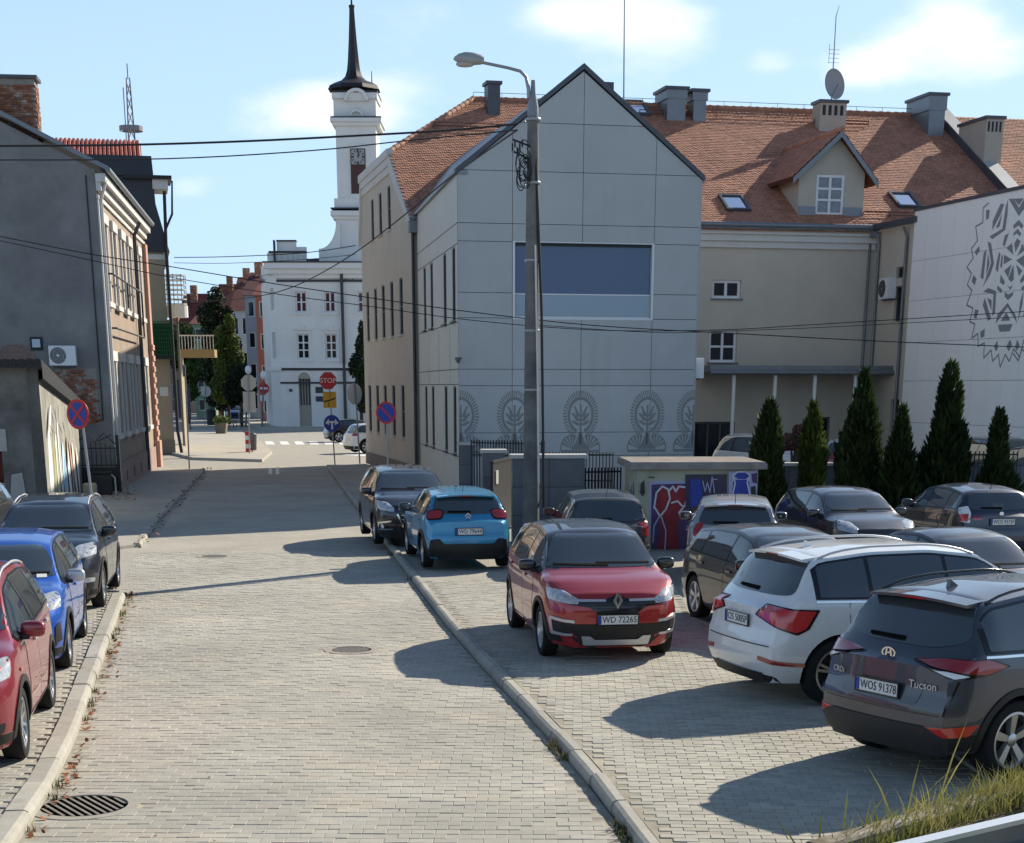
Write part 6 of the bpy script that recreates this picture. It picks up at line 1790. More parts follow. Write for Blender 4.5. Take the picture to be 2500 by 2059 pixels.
def tree(name, base, h, blobs, n, label, m, seed, s=(.12, .30), group=None, tr=.16):
    root = empty(name, base, 0, label, 'tree', group)
    link('crown', crown_mesh(blobs, n, s[0], s[1], m, seed), root)
    t = MB(); t.tube([(0, 0, -.1), (.05, 0, h * .3), (0, .05, h * .75)], [tr, tr * .8, tr * .25], 8)
    rng = random.Random(seed)
    for b in blobs[:7]: t.tube([(0, 0, h * .28), (b[0] * .5, b[1] * .5, h * .28 + (b[2] - h * .28) * .6), (b[0] * .9, b[1] * .9, b[2])], [tr * .45, tr * .3, tr * .1], 6)
    t.build('trunk', M_BARK, root, 50)
    return root
def P_(px, py, Y): return atY(px, py, Y)
def px_tree(name, cx_, ptop, pbot, Y, spec, n, label, m, seed, s, group=None):
    """blobs given in photo pixels (dx, y, rx, rz)"""
    k = Y / 4085; b = atY(cx_, 943, Y); base = (b.x, Y, 0)
    rng = random.Random(seed)
    blobs = [(dx * k, rng.uniform(-.6, .6) * rx * k, CAMH + (943 - y) * k, rx * k, rz * k) for dx, y, rx, rz in spec]
    h = CAMH + (943 - ptop) * k
    return tree(name, base, h, blobs, n, label, m, seed, s, group)
px_tree('street_tree', 540, 715, 1010, 172, [(0, 745, 20, 30), (-20, 780, 28, 30), (18, 790, 26, 30), (-8, 830, 38, 40), (20, 850, 36, 38), (-15, 900, 40, 45), (25, 920, 42, 45), (0, 965, 45, 35)], 9000, 'tall dark green street tree rising beyond the square', M_LEAFD, 31, (.22, .5), 'trees in the far street')
px_tree('street_tree', 556, 780, 1010, 160, [(12, 800, 14, 24), (-10, 830, 18, 26), (16, 840, 18, 26), (-14, 870, 24, 30), (22, 880, 22, 26), (0, 905, 32, 30), (-10, 950, 34, 34), (22, 950, 30, 34)], 7000, 'smaller yellowing street tree in front of the dark tall one', M_LEAFY, 32, (.2, .42), 'trees in the far street')
px_tree('street_tree', 586, 890, 1010, 152, [(0, 915, 30, 26), (14, 950, 26, 30), (-16, 955, 28, 34)], 3600, 'low dark street tree beside the octagonal sign', M_LEAFD, 33, (.2, .42), 'trees in the far street')
px_tree('street_tree', 455, 795, 1010, 150, [(0, 830, 28, 34), (-20, 870, 28, 36), (14, 900, 24, 36), (0, 950, 30, 30)], 4200, 'grey-green tree behind the ochre balcony', M_LEAF, 34, (.2, .42), 'trees in the far street')
px_tree('conifer', 880, 800, 1040, 139, [(6, 815, 8, 24), (2, 850, 14, 26), (-6, 890, 18, 26), (6, 915, 20, 28), (-14, 900, 14, 24), (0, 950, 20, 24), (8, 985, 18, 22)], 4200, 'dark conifer standing in front of the town hall', M_LEAFD, 35, (.14, .34))
# red-flowering shrub by the canopy
px_tree('flowering_shrub', 1950, 1035, 1120, 50, [(-15, 1075, 24, 22), (10, 1050, 18, 18), (22, 1085, 20, 22)], 1500, 'reddish flowering shrub growing by the canopy columns', leaf_mat('red_shrub', (.14, .05, .045), (.05, .07, .025)), 36, (.07, .14))
px_tree('flowering_shrub', 2105, 1060, 1120, 50, [(-10, 1060, 20, 20), (16, 1080, 24, 24)], 1200, 'green shrub with pale blossoms near the canopy end', leaf_mat('pale_shrub', (.06, .075, .035), (.25, .22, .18)), 37, (.07, .14))

# ================================================================ FAR STREET HOUSES
def house(label, px0, px1, Y, ptop, col, roofc, depth=14, roof_h=2.5, nw=3, nf=3, side=None, wcol=None):
    a, b = atY(px0, 943, Y), atY(px1, 943, Y); z1 = CAMH + (943 - ptop) * Y / 4085; w = b.x - a.x
    root = empty('street_house', (a.x, Y, 0), 0, label, 'building', 'houses along the far street')
    m = mat('house_' + label.split()[0] + str(px0), col, .9, .2, noise=.08, nscale=.8)
    rm = mat('house_roof_' + str(px0), roofc, .8, .2, noise=.2, nscale=1.5)
    hs = []
    fh = z1 / nf
    for i in range(nw):
        for j in range(nf):
            cx_ = w * (i + .5) / nw; hs.append((cx_ - min(.55, w / nw * .28), cx_ + min(.55, w / nw * .28), fh * j + fh * .32, fh * j + fh * .82))
    facade(root, (0, 0), 0, [(0, 0), (w, 0), (w, z1), (0, z1)], hs, m, .2)
    for h in hs: win(root, (0, 0), 0, *h, depth=.2, nx=1, fw=.09)
    for (o_, an_) in (((0, depth), -math.pi / 2), ((w, 0), math.pi / 2)):
        sh_ = [(x, x + 1.0, fh * j + fh * .32, fh * j + fh * .82) for j in range(nf) for x in (1.5, 4.5, 7.5, 10.5) if x + 1.2 < depth]
        facade(root, o_, an_, [(0, 0), (depth, 0), (depth, z1), (0, z1)], sh_, m, .2)
        for h in sh_: win(root, o_, an_, *h, depth=.2, fw=.09)
    q = MB(); q.prism([(-.3, z1), (depth / 2, z1 + roof_h), (depth + .3, z1)], -.3, w + .3, 'x'); r_ = q.build('roof', rm, root)
    MB().bb(w * .3, w * .3 + .9, depth * .4, depth * .4 + .7, z1, z1 + roof_h + 1.0).build('chimney', M_BRICK, r_)
    return root
house('brick red house wall squeezed beside the town hall', 633, 668, 168, 735, (.33, .12, .09), (.16, .05, .04), 16, 2.2, 1, 4)
house('pale blue-grey house with a bay in the far street', 607, 635, 186, 735, (.33, .37, .42), (.10, .045, .045), 14, 2.8, 1, 4)
house('light grey gabled house farther down the far street', 575, 612, 215, 770, (.42, .42, .43), (.15, .06, .05), 16, 4.5, 2, 3)
house('house with a bright red roof above the street trees', 530, 590, 250, 800, (.38, .33, .28), (.16, .06, .05), 16, 6.0, 3, 3)
house('mint green house on the left of the far street', 476, 506, 190, 800, (.22, .33, .22), (.12, .04, .04), 18, 2.0, 1, 4)
house('dark roofed house behind the mint green one', 440, 492, 228, 840, (.30, .24, .19), (.13, .035, .035), 16, 6.5, 3, 2)
house('low brown house far behind the grey-green tree', 395, 455, 255, 850, (.26, .19, .15), (.14, .04, .035), 14, 4.0, 3, 2)

# ================================================================ LATTICE MAST
ma = empty('lattice_mast', (atY(360, 943, 300).x, 300, 0), .3, 'tall red and white lattice mast rising behind the roofs', 'mast')
ztop = CAMH + (943 - 262) * 300 / 4085
q = MB(); wb_ = 1.3
def mz(z): return lerp(1.6, .28, z / ztop)
M_MAST = mat('mast_steel', (.22, .20, .22), .6, .4)
for (sx, sy) in ((1, 1), (1, -1), (-1, 1), (-1, -1)): q.tube([(sx * mz(0), sy * mz(0), 0), (sx * mz(ztop), sy * mz(ztop), ztop)], .085, 5)
z = 0
while z < ztop - 1:
    z2 = z + 2.2
    for (a, b) in (((1, 1), (1, -1)), ((1, -1), (-1, -1)), ((-1, -1), (-1, 1)), ((-1, 1), (1, 1))):
        q.tube([(a[0] * mz(z), a[1] * mz(z), z), (b[0] * mz(z2), b[1] * mz(z2), z2)], .05, 4); q.tube([(b[0] * mz(z), b[1] * mz(z), z), (a[0] * mz(z2), a[1] * mz(z2), z2)], .05, 4)
    z = z2
q.build('lattice', M_MAST, ma)
for zz_ in (45.2,): MB().lathe([(2.0, zz_), (2.0, zz_ + .8), (1.9, zz_ + .8), (1.9, zz_)], 14, caps=False).build('platform', M_MAST, ma)
MB().tube([(-.9, 0, ztop - 16), (-.9, 0, ztop - 1.5)], .09, 5).build('antenna', M_MAST, ma); MB().tube([(0, 0, ztop - .2), (0, 0, ztop + 2.2)], .1, 5).build('antenna', M_MAST, ma)

# ================================================================ SIGNS
M_POST = mat('galvanised_post', (.30, .31, .32), .45, .5, metal=.5, noise=.1)
M_SBACK = mat('sign_back', (.42, .42, .39), .6, .4, noise=.06)
M_SRED = mat('sign_red', (.48, .02, .025), .45, .4); M_SBLUE = mat('sign_blue', (.015, .045, .30), .45, .4)
M_SWHITE = mat('sign_white', (.72, .73, .72), .5, .4); M_SYEL = mat('sign_yellow', (.62, .34, .02), .5, .4); M_SBLK = mat('sign_black', (.015, .015, .015), .6, .3)
def disc(parent, name, r, c, m, t=.006, y=0.0, n=36, sides=None, rot0=0.):
    k = sides or n
    P = [(c[0] + r * math.cos(rot0 + 2 * math.pi * i / k), c[1] + r * math.sin(rot0 + 2 * math.pi * i / k)) for i in range(k)]
    return MB().prism(P, y - t, y, 'y').build(name, m, parent)
def bar(parent, name, c, w, h, ang, m, y, t=.004):
    ca, sa = math.cos(ang), math.sin(ang)
    P = [(c[0] + x * ca - z * sa, c[1] + x * sa + z * ca) for x, z in ((-w / 2, -h / 2), (w / 2, -h / 2), (w / 2, h / 2), (-w / 2, h / 2))]
    return MB().prism(P, y - t, y, 'y').build(name, m, parent)
def post(parent, h, r=.03, lean=0.): return MB().tube([(0, .04, 0), (lean, .04, h)], r, 8).build('post', M_POST, parent, 50)
def px_at(px, py, Y): p = atY(px, py, Y); return p
# no stopping
Y = 34.2; p = px_at(180, 1012, Y)
s1 = empty('no_stopping_sign', (p.x + .28, Y, PZ), R(-28), 'round blue and red no-stopping sign on a leaning post by the shed', 'road sign')
zc = p.z - PZ; post(s1, zc + .28, .028, -.22)
disc(s1, 'sign_plate', .30, (-.25, zc), M_SRED, .01, 0); disc(s1, 'blue_field', .238, (-.25, zc), M_SBLUE, .003, -.011)
for a in (45, -45): bar(s1, 'cross_bar', (-.25, zc), .48, .055, R(a), M_SRED, -.0145 - (.004 if a > 0 else 0), .003)
# no parking
Y = 47.0; p = px_at(943, 1008, Y)
s2 = empty('no_parking_sign', (p.x, Y, PZ), R(-14), 'round blue no-parking sign with one red bar by the beige wall', 'road sign')
zc = p.z - PZ; post(s2, zc + .3)
disc(s2, 'sign_plate', .30, (0, zc), M_SRED, .01, 0); disc(s2, 'blue_field', .245, (0, zc), M_SBLUE, .003, -.011); bar(s2, 'slash_bar', (0, zc), .50, .055, R(-45), M_SRED, -.0145, .003)
# stop + priority plan + direction
b = G(818, 1138)
s3 = empty('stop_sign', (b.x, b.y, 0), R(4), 'red octagonal STOP sign above a yellow plan plate and blue arrow sign', 'road sign')
zS = px_at(807, 930, b.y).z; zY = px_at(811, 976, b.y).z; zB = px_at(812, 1034, b.y).z
post(s3, zS + .3, .03, -.18)
so_ = disc(s3, 'stop_plate', .40, (-.20, zS), M_SRED, .01, 0, sides=8, rot0=math.pi / 8)
link('lettering', text_mesh('STOP', .30, M_SWHITE, depth=.002), so_, (-.20, -.013, zS), (math.pi / 2, 0, 0))
yp = MB().bb(-.44, .14, -.012, 0, zY - .36, zY + .34).build('plan_plate', M_SYEL, s3)
bar(yp, 'plan_line', (-.28, zY - .06), .30, .055, R(10), M_SBLK, -.0125); bar(yp, 'plan_line', (-.02, zY + .02), .28, .055, R(20), M_SBLK, -.0125); bar(yp, 'plan_line', (-.13, zY + .2), .03, .22, 0, M_SBLK, -.0125); bar(yp, 'plan_line', (-.2, zY - .22), .03, .2, 0, M_SBLK, -.0125)
bo_ = disc(s3, 'arrow_plate', .37, (-.08, zB), M_SBLUE, .01, 0)
bar(bo_, 'arrow', (-.08, zB - .12), .085, .30, 0, M_SWHITE, -.0125); bar(bo_, 'arrow', (-.08, zB + .06), .34, .08, 0, M_SWHITE, -.0125)
for sg in (-1, 1): MB().prism([(-.08 + sg * .14, zB + .20), (-.08 + sg * .30, zB + .02), (-.08 + sg * .13, zB - .08)], -.0165, -.0125, 'y').build('arrow', M_SWHITE, bo_)
# sign backs
def back_sign(px, py, base, r, lab, sides=None, tall=False, rz=0, lean=0., m=None, sq=None):
    b = G(*base); c = px_at(px, py, b.y)
    e = empty('road_sign_back', (b.x, b.y, .05), rz, lab, 'road sign'); z = c.z - .05
    post(e, z + r, .035, c.x - b.x)
    if sq: MB().bb(c.x - b.x - sq[0] / 2, c.x - b.x + sq[0] / 2, .08, .095, z - sq[1] / 2, z + sq[1] / 2).build('sign_plate', m or M_SBACK, e)
    else: disc(e, 'sign_plate', r, (c.x - b.x, z), m or M_SBACK, .012, .095, sides=sides, rot0=math.pi / 8 if sides else 0)
    if tall: MB().bb(c.x - b.x - .32, c.x - b.x + .32, .08, .095, z - r - 1.05, z - r - .02).build('sub_plate', M_SBACK, e)
    return e
back_sign(866, 962, (880, 1135), .47, 'pale back of a round sign beside the stop sign post', rz=R(48), m=M_SWHITE)
back_sign(606, 935, (609, 1112), .42, 'bare back of an octagonal sign with plates on the square corner', 8, True, m=M_SBACK)
back_sign(502, 956, (500, 1040), .48, 'small round pale sign back across the square', m=M_SWHITE)
back_sign(580, 963, (584, 1032), .4, 'small rectangular sign back at the far end of the square', sq=(.75, .8))
back_sign(461, 905, (465, 1150), .2, 'thin bare post with an edge-on plate at the pavement corner', rz=R(85), lean=.1, m=M_TRIM, sq=(.4, .5))
# no entry
b = G(648, 1042); ne = empty('no_entry_sign', (b.x, b.y, .05), 0, 'red no-entry sign with white bar beside the town hall', 'road sign')
z = px_at(645, 950, b.y).z; post(ne, z + .4, .04); disc(ne, 'sign_plate', .48, (0, z), M_SRED, .012, 0); bar(ne, 'white_bar', (0, z), .72, .17, 0, M_SWHITE, -.0145); MB().bb(-.36, .36, -.012, 0, z - 1.1, z - .58).build('sub_plate', M_SWHITE, ne)
# globe lamps
for (px, py, base, lab) in ((606, 905, (600, 1045), 'white globe street lamp behind the octagonal sign back'), (643, 918, (640, 1045), 'white globe street lamp above the no-entry sign')):
    b = G(*base); c = px_at(px, py, b.y); e = empty('globe_lamp', (b.x, b.y, .05), 0, lab, 'street lamp', 'globe lamps at the square')
    MB().tube([(0, 0, 0), (c.x - b.x, 0, c.z - .3)], [.09, .05], 8).build('post', M_FRAMEG, e)
    q = MB(); q.add(*superell((c.x - b.x, 0, c.z), (.55, .55, .75), 1.0)); q.build('globe', M_FRAMEW, e, 60)
# red-white bollard, barrier, planter, bins, bicycles
b = G(606, 1109); e = empty('warning_bollard', (b.x, b.y, .08), 0, 'red and white striped bollard on the pavement corner', 'bollard')
for k in range(5): MB().lathe([(.13, .22 * k), (.13, .22 * (k + 1))], 12).build('stripe', M_SRED if k % 2 == 0 else M_SWHITE, e, loc=(0, 0, 0))
b = G(618, 1108); e = empty('litter_bin', (b.x, b.y, .08), .2, 'slim grey litter bin beside the striped bollard', 'bin')
MB().lathe([(.20, .1), (.24, .9), (.25, .92), (.16, 1.0)], 12).build('bin_body', M_FRAMEG, e); MB().tube([(-.1, 0, 0), (.2, -.1, .35)], .03, 6).build('stand', M_POST, e)
b = G(541, 1062); e = empty('flower_planter', (b.x, b.y, .1), 0, 'square stone planter with flowers on the square', 'planter')
MB().prism([(-.35, 0), (.35, 0), (.45, .75), (-.45, .75)], -.4, .4, 'y').build('tub', mat('planter_stone', (.20, .165, .12), .9, .2, noise=.1), e)
link('plants', crown_mesh([(0, 0, .95, .6, .35)], 420, .08, .22, M_LEAFY, 5, 'plants'), e)
b = G(517, 1041); e = empty('square_litter_bin', (b.x, b.y, .1), 0, 'dark round litter bin at the far side of the square', 'bin')
MB().lathe([(.42, 0), (.46, 1.25), (.48, 1.3), (.3, 1.4)], 14).build('bin_body', M_IRONB, e)
b = G(450, 1052); e = empty('notice_board', (b.x, b.y, .1), 0, 'dark arched notice board at the edge of the square', 'notice board')
q = MB(); P = [(-.62, .9), (.62, .9), (.62, 3.1)] + [(.62 * math.cos(math.pi * k / 8), 3.1 + .62 * math.sin(math.pi * k / 8)) for k in range(9)] + [(-.62, 3.1)]
q.prism(P, -.1, .1, 'y'); q.build('board', mat('board_grey', (.06, .062, .075), .6, .3), e)
for x in (-.5, .5): MB().bb(x - .05, x + .05, -.06, .06, 0, 1.0).build('leg', M_IRONB, e)
MB().bb(-.5, .5, -.3, .3, .0, .45).build('base', mat('pale_concrete', (1, 1, 1)), e)
bike_r = [(545, 1052), (562, 1052), (578, 1052)]
M_BIKE = mat('bike_paint', (.05, .10, .12), .4, .5)
for i, (px, lab) in enumerate(((548, 'bicycle parked next to the stone planter'), (566, 'bicycle parked in the middle of the rack on the square'), (584, 'bicycle parked at the far end of the rack'))):
    b = G(px, 1054); e = empty('bicycle', (b.x, b.y, .1), .25 * i - .3, lab, 'bicycle', 'bicycles on the square')
    for x in (-.5, .5):
        MB().lathe([(.31, -.015), (.335, -.015), (.335, .015), (.31, .015), (.31, -.015)], 22, (x, 0, .335), 'y', caps=False).build('wheel', M_TYRE, e)
    MB().tube([(-.5, 0, .335), (-.08, 0, .30), (.32, 0, .80), (-.18, 0, .82), (-.5, 0, .335)], .025, 6).build('frame', M_BIKE, e); MB().tube([(.5, 0, .335), (.32, 0, .80), (.28, 0, 1.0)], .022, 6).build('fork', M_BIKE, e)
    MB().tube([(.3, -.28, 1.02), (.3, .28, 1.02)], .018, 6).build('handlebar', M_IRONB, e); MB().box((-.2, 0, .92), (.24, .13, .06)).build('saddle', M_IRONB, e)

# ================================================================ STREET LAMP ON CONCRETE POLE
LY = 36.0; lb = atY(1296, 1340, LY)
lamp = empty('street_lamp', (lb.x, LY, PZ - .1), 0, 'tall concrete lamp post with a curved arm and oval lamp head', 'street lamp')
M_CONC = mat('pole_concrete', (.175, .172, .165), .9, .2, noise=.22, nscale=3.0, stain=(.11, .11, .11), sscale=1.1, slo=.45, shi=.65, bump=.5, bscale=40, bdist=.006)
def lp(px, py, Y=LY): p = atY(px, py, Y); return Vector((p.x - lb.x, Y - LY, p.z - PZ + .1))
zt = lp(1291, 262).z
MB().lathe([(.185, 0), (.165, 2.5), (.150, 5.2), (.125, 8.0), (.108, zt)], 18).build('pole', M_CONC, lamp, 50)
MB().lathe([(.112, zt - .32), (.112, zt), (.055, zt + .28), (.04, zt + .5)], 14).build('sleeve', M_ZINC, lamp, 50)
a_ = [lp(1291, 240), lp(1290, 215), lp(1284, 188), lp(1270, 174), lp(1240, 166), lp(1178, 153)]
MB().tube(a_, [.04, .04, .035, .032, .03, .03], 10).build('arm', M_POST, lamp, 50)
# lamp head
h0, h1 = lp(1182, 150), lp(1107, 145); ax = (h1 - h0)
q = MB(); rings = []
for t, w_, hh in ((0, .075, .085), (.12, .115, .12), (.35, .15, .15), (.6, .155, .15), (.82, .11, .11), (.95, .05, .055), (1, .012, .015)):
    rings.append((t, w_, hh))
vs = []; n = 14
for t, w_, hh in rings:
    c = h0 + ax * t
    for k in range(n):
        a = 2 * math.pi * k / n; zz_ = math.sin(a); vs.append(c + Vector((0, w_ * math.cos(a), hh * (zz_ if zz_ > 0 else zz_ * .55))))
fs = [tuple(range(n))] + [(i * n + k, i * n + (k + 1) % n, (i + 1) * n + (k + 1) % n, (i + 1) * n + k) for i in range(len(rings) - 1) for k in range(n)]
q.add(vs, fs); bmx = q.mesh(mat('lamp_housing', (.34, .345, .34), .5, .4, noise=.12, nscale=5), 50, 'lamp_head'); hd = link('lamp_head', bmx, lamp)
q = MB(); q.add(*superell(h0 + ax * .62 - Vector((0, 0, .075)), (.38, .20, .12), .9)); q.build('lamp_glass', mat('lamp_bowl', (.42, .41, .36), .25, .5), hd, 60)
for zz_ in (6.0, 7.5, 4.6, 3.4, 8.7): MB().lathe([(.16, zz_), (.165, zz_ + .01), (.165, zz_ + .04), (.16, zz_ + .05)], 16, caps=False).build('band', M_POST, lamp)
MB().tube([lp(1303, 300) + Vector((0, -.02, 0)), lp(1309, 420) + Vector((.0, -.10, 0)), lp(1322, 760) + Vector((.0, -.12, 0)), lp(1325, 1000) + Vector((0, -.12, 0)), lp(1327, 1240) + Vector((0, -.12, 0))], .030, 8).build('riser_pipe', M_IRONB, lamp, 50)
MB().tube([lp(1309, 600) + Vector((-.02, -.16, 0)), lp(1312, 900) + Vector((0, -.18, 0)), lp(1315, 1180) + Vector((0, -.18, 0))], .022, 8).build('riser_pipe', M_LWHITE, lamp, 50)
MB().lathe([(.168, .9), (.168, 1.55)], 18, ang=2 * math.pi).build('blue_wrap', mat('blue_poster', (.06, .13, .36), .7, .2, noise=.4, nscale=6), lamp)
rng = random.Random(3); q = MB()
for k in range(11):
    x0, y0 = rng.uniform(-.30, -.1), rng.uniform(-.25, -.1); zc = zt - .9 - rng.random() * .5; r_ = rng.uniform(.12, .30)
    q.tube([(x0 + r_ * .45 * math.cos(t * .52 + k), y0 + .06 * math.sin(t + k), zc + r_ * math.sin(t * .52 + k)) for t in range(11)], .011, 5)
q.tube([(-.05, -.1, zt - .75), (-.42, -.12, zt - .62)], .02, 6); q.tube([(-.05, -.1, zt - 1.0), (-.40, -.12, zt - .85)], .02, 6)
for k in range(5): q.box((-.22 - .05 * k, -.14, zt - .7 - .07 * (k % 3)), (.035, .05, .14))
tag(q.build('cable_loops', M_IRONB, lamp), kind='stuff')

# overhead wires
M_WIRE = mat('wire_black', (.02, .02, .022), .6, .3)
def wire(lab, pts, Y0, Y1, r=.012):
    n = len(pts); P = []
    xs = [p[0] for p in pts]
    # smooth through the points
    fine = []
    for i in range(n - 1):
        p0, p1, p2, p3 = pts[max(i - 1, 0)], pts[i], pts[i + 1], pts[min(i + 2, n - 1)]
        for k in range(5):
            t = k / 5
            def cr(a, b, c, d): return .5 * (2 * b + (c - a) * t + (2 * a - 5 * b + 4 * c - d) * t * t + (3 * b - a - 3 * c + d) * t ** 3)
            fine.append((cr(p0[0], p1[0], p2[0], p3[0]), cr(p0[1], p1[1], p2[1], p3[1])))
    fine.append(pts[-1])
    for x, y in fine:
        t = (x - xs[0]) / (xs[-1] - xs[0]); P.append(atY(x, y, lerp(Y0, Y1, t)))
    o = MB().tube(P, r, 5).build('overhead_wire', M_WIRE); tag(o, lab, 'wire', 'overhead wires')
wire('thick upper wire running from the concrete pole over the grey gable', [(1262, 303), (1100, 318), (900, 330), (600, 345), (300, 354), (-60, 357)], 35.9, 35.0, .022)
wire('thinner wire just below the thick one from the concrete pole', [(1262, 318), (1000, 343), (760, 368), (400, 388), (-60, 391)], 35.9, 35.0, .013)
wire('wire slanting from the concrete pole down to the far houses', [(1262, 318), (1110, 425), (1000, 515), (870, 615), (740, 690), (640, 722), (520, 735), (425, 732)], 35.9, 88.2, .02)
wire('upper of the paired wires sagging across the street front', [(-60, 565), (200, 617), (420, 652), (650, 690), (900, 727), (1150, 762), (1450, 795), (1800, 815), (2140, 833), (2560, 850), (2930, 862)], 47, 47, .013)
wire('lower of the paired wires sagging across the street front', [(-60, 575), (210, 633), (420, 678), (660, 716), (900, 748), (1150, 782), (1450, 806), (1750, 806), (2000, 792), (2560, 757), (2930, 728)], 47.4, 47.4, .011)
wire('thin wire rising to the right over the white wing', [(1300, 793), (1600, 812), (1850, 806), (2100, 795), (2560, 770), (2915, 748)], 47.8, 47.8, .009)
wire('level wire joining the ochre house and the beige office end wall', [(425, 629), (560, 627), (740, 618), (868, 600)], 88, 80.5, .02)
wire('faint wire just under the level wire to the office wall', [(425, 642), (560, 643), (740, 634), (868, 622)], 88, 80.5, .013)

# roof aerials
def mast_(lab, px, pyt, pyb, Y, r0=.03, nm='radio_mast'):
    p0, p1 = atY(px, pyb, Y), atY(px + (0 if pyt > 0 else 2), pyt, Y)
    e = empty(nm, p0, 0, lab, 'antenna'); d = p1 - p0
    MB().tube([(0, 0, -.4), tuple(d)], [r0, r0 * .6], 6).build('pole', M_POST, e); return e, d
e, d = mast_('tall thin radio mast on the ridge behind the grey gable', 1523, -60, 240, 72.5, .035)
ct = mm @ Vector(((c4[0] + c4[1]) / 2, c4[2] + .3, c4[3]))
e = empty('satellite_dish', ct, math.pi / 2 - AZF, 'grey satellite dish with aerials on the slotted chimney', 'satellite dish')
kk = ct.y / 4085
q = MB(); prof = [(.001, .10), (.25, .085), (.5, .0), (.56, -.05)]
dm = MB(); dm.lathe([(r_, h_) for r_, h_ in prof], 28, axis='y', caps=False); me = dm.mesh(mat('dish_grey', (.33, .335, .34), .5, .4), 60, 'dish')
o = link('dish', me, e, (0, -.25, 33 * kk), (R(-12), 0, R(8))); o.scale = (.88, 1, 1.15)
MB().tube([(0, -.05, 0), (0, -.05, 175 * kk), (.12, -.05, 198 * kk)], [.03, .02, .01], 6).build('aerial_pole', M_POST, e)
MB().tube([(-.1, -.3, 8 * kk), (-.02, -.75, 30 * kk)], .015, 5).build('feed_arm', M_FRAMEG, e)
q = MB()
for k in range(4): q.tube([(-.25, -.05, (80 + 9 * k) * kk), (.25, -.05, (80 + 9 * k) * kk)], .008, 4)
q.tube([(-.22, -.05, 78 * kk), (-.22, -.05, 118 * kk)], .012, 4); q.build('yagi_bars', M_POST, e)

# ================================================================ GRANITE WALL, RAILINGS, KIOSK
M_GRAN = mat('granite_dark', (.115, .125, .145), .45, .45, noise=.12, nscale=6, objrnd=.10)
M_CAP = mat('cap_stone', (.46, .45, .43), .8, .3, noise=.08)
def gpost(loc, rz, w, d, h, lab):
    e = empty('stone_pillar', loc, rz, lab, 'pillar')
    MB().bb(-w / 2 + .01, w / 2 - .01, -d / 2 + .01, d / 2 - .01, 0, h - .02).build('core', M_BACK, e)
    n = max(2, int(round(h / .62)))
    cols = max(1, int(round(w / .75)))
    for k in range(n):
        za, zb2 = h * k / n + .006, h * (k + 1) / n - .006
        for c in range(cols):
            xa, xb = -w / 2 + w * c / cols + .005, -w / 2 + w * (c + 1) / cols - .005
            MB().bb(xa, xb, -d / 2 - .012, -d / 2 + .012, za, zb2).build('stone_slab', M_GRAN, e)
        MB().bb(-w / 2 - .012, -w / 2 + .006, -d / 2 + .02, d / 2, za, zb2).build('stone_slab', M_GRAN, e)
    MB().bevbox((0, 0, h + .04), (w + .14, d + .14, .08), .015).build('cap', M_CAP, e)
    return e
def gp_(px, Y): return Vector((atY(px, 943, Y).x, Y, PZ - .03))
rzf = R(6)
gpost(gp_(1340, 37.4), R(3), 1.62, .55, 1.88, 'broad dark granite pillar wall right behind the lamp post')
gpost(gp_(1205, 42.5), R(3), .55, .6, 1.80, 'narrow granite pillar with a pale cap on the far side of the dark gate')
gpost(gp_(1137, 50.4), R(3), .42, .5, 1.72, 'slim granite pillar against the corner of the gable building')
g1 = empty('dark_gate', gp_(1237, 40.0), R(80), 'plain dark sheet gate between two granite pillars', 'gate')
MB().bb(-2.0, 1.9, -.03, .03, .12, 1.72).build('gate_leaf', M_IRONB, g1); MB().bb(-2.0, 1.9, -.045, .045, 1.72, 1.78).build('top_rail', M_IRONB, g1); MB().bb(-1.75, -1.45, -.06, -.031, 1.25, 1.55).build('notice', M_SBACK, g1)
def railing(lab, p, q_, h, n, rails=(.15, .9), r=.014):
    p, q_ = Vector(p), Vector(q_); d = q_ - p
    e = empty('railing', p, math.atan2(d.y, d.x), lab, 'railing'); L_ = d.length
    me = MB().bb(-r, r, -r, r, 0, h).mesh(M_IRONB, name='bar')
    for k in range(n + 1): link('bar', me, e, (L_ * k / n, 0, .05))
    for f in rails: MB().bb(0, L_, -.02, .02, h * f, h * f + .04).build('rail', M_IRONB, e)
    return e
railing('black bar railing between the granite pillar and the kiosk', gp_(1432, 37.6), gp_(1520, 37.9), 1.60, 11, (.06, .96))
railing('black bar railing along the foot of the gable building', gp_(1150, 49.6), gp_(1330, 48.4), 1.85, 26, (.78, .97))
railing('long low black railing before the gable building', gp_(1335, 48.3), gp_(1500, 48.0), 1.55, 20, (.5, .97))
# low wall behind the thujas
lw_ = empty('car_park_wall', gp_(1690, 43.4), R(1), 'low dark granite wall with a pale coping behind the thujas', 'wall')
Lw = 10.5
MB().bb(0, Lw, .02, .30, 0, 1.42).build('core', M_BACK, lw_)
for k in range(12):
    for r_ in range(2): MB().bb(Lw * k / 12 + .006, Lw * (k + 1) / 12 - .006, 0, .03, .71 * r_ + .006, .71 * (r_ + 1) - .006).build('stone_slab', M_GRAN, lw_)
MB().bb(-.05, 4.6, -.06, .36, 1.42, 1.50).build('coping', M_CAP, lw_)
rl = railing('black railing standing on the car park wall beyond the tall thuja', gp_(2140, 43.2), gp_(2500, 43.4), 1.75, 34, (.84, .97))
# inner yard behind the wall lies higher
yd = MB().prism([(5, 44.0), (34, 44.0), (34, 75), (3.5, 66)], PZ - .03, .42).build('inner_yard', M_ASPH); tag(yd, kind='structure')

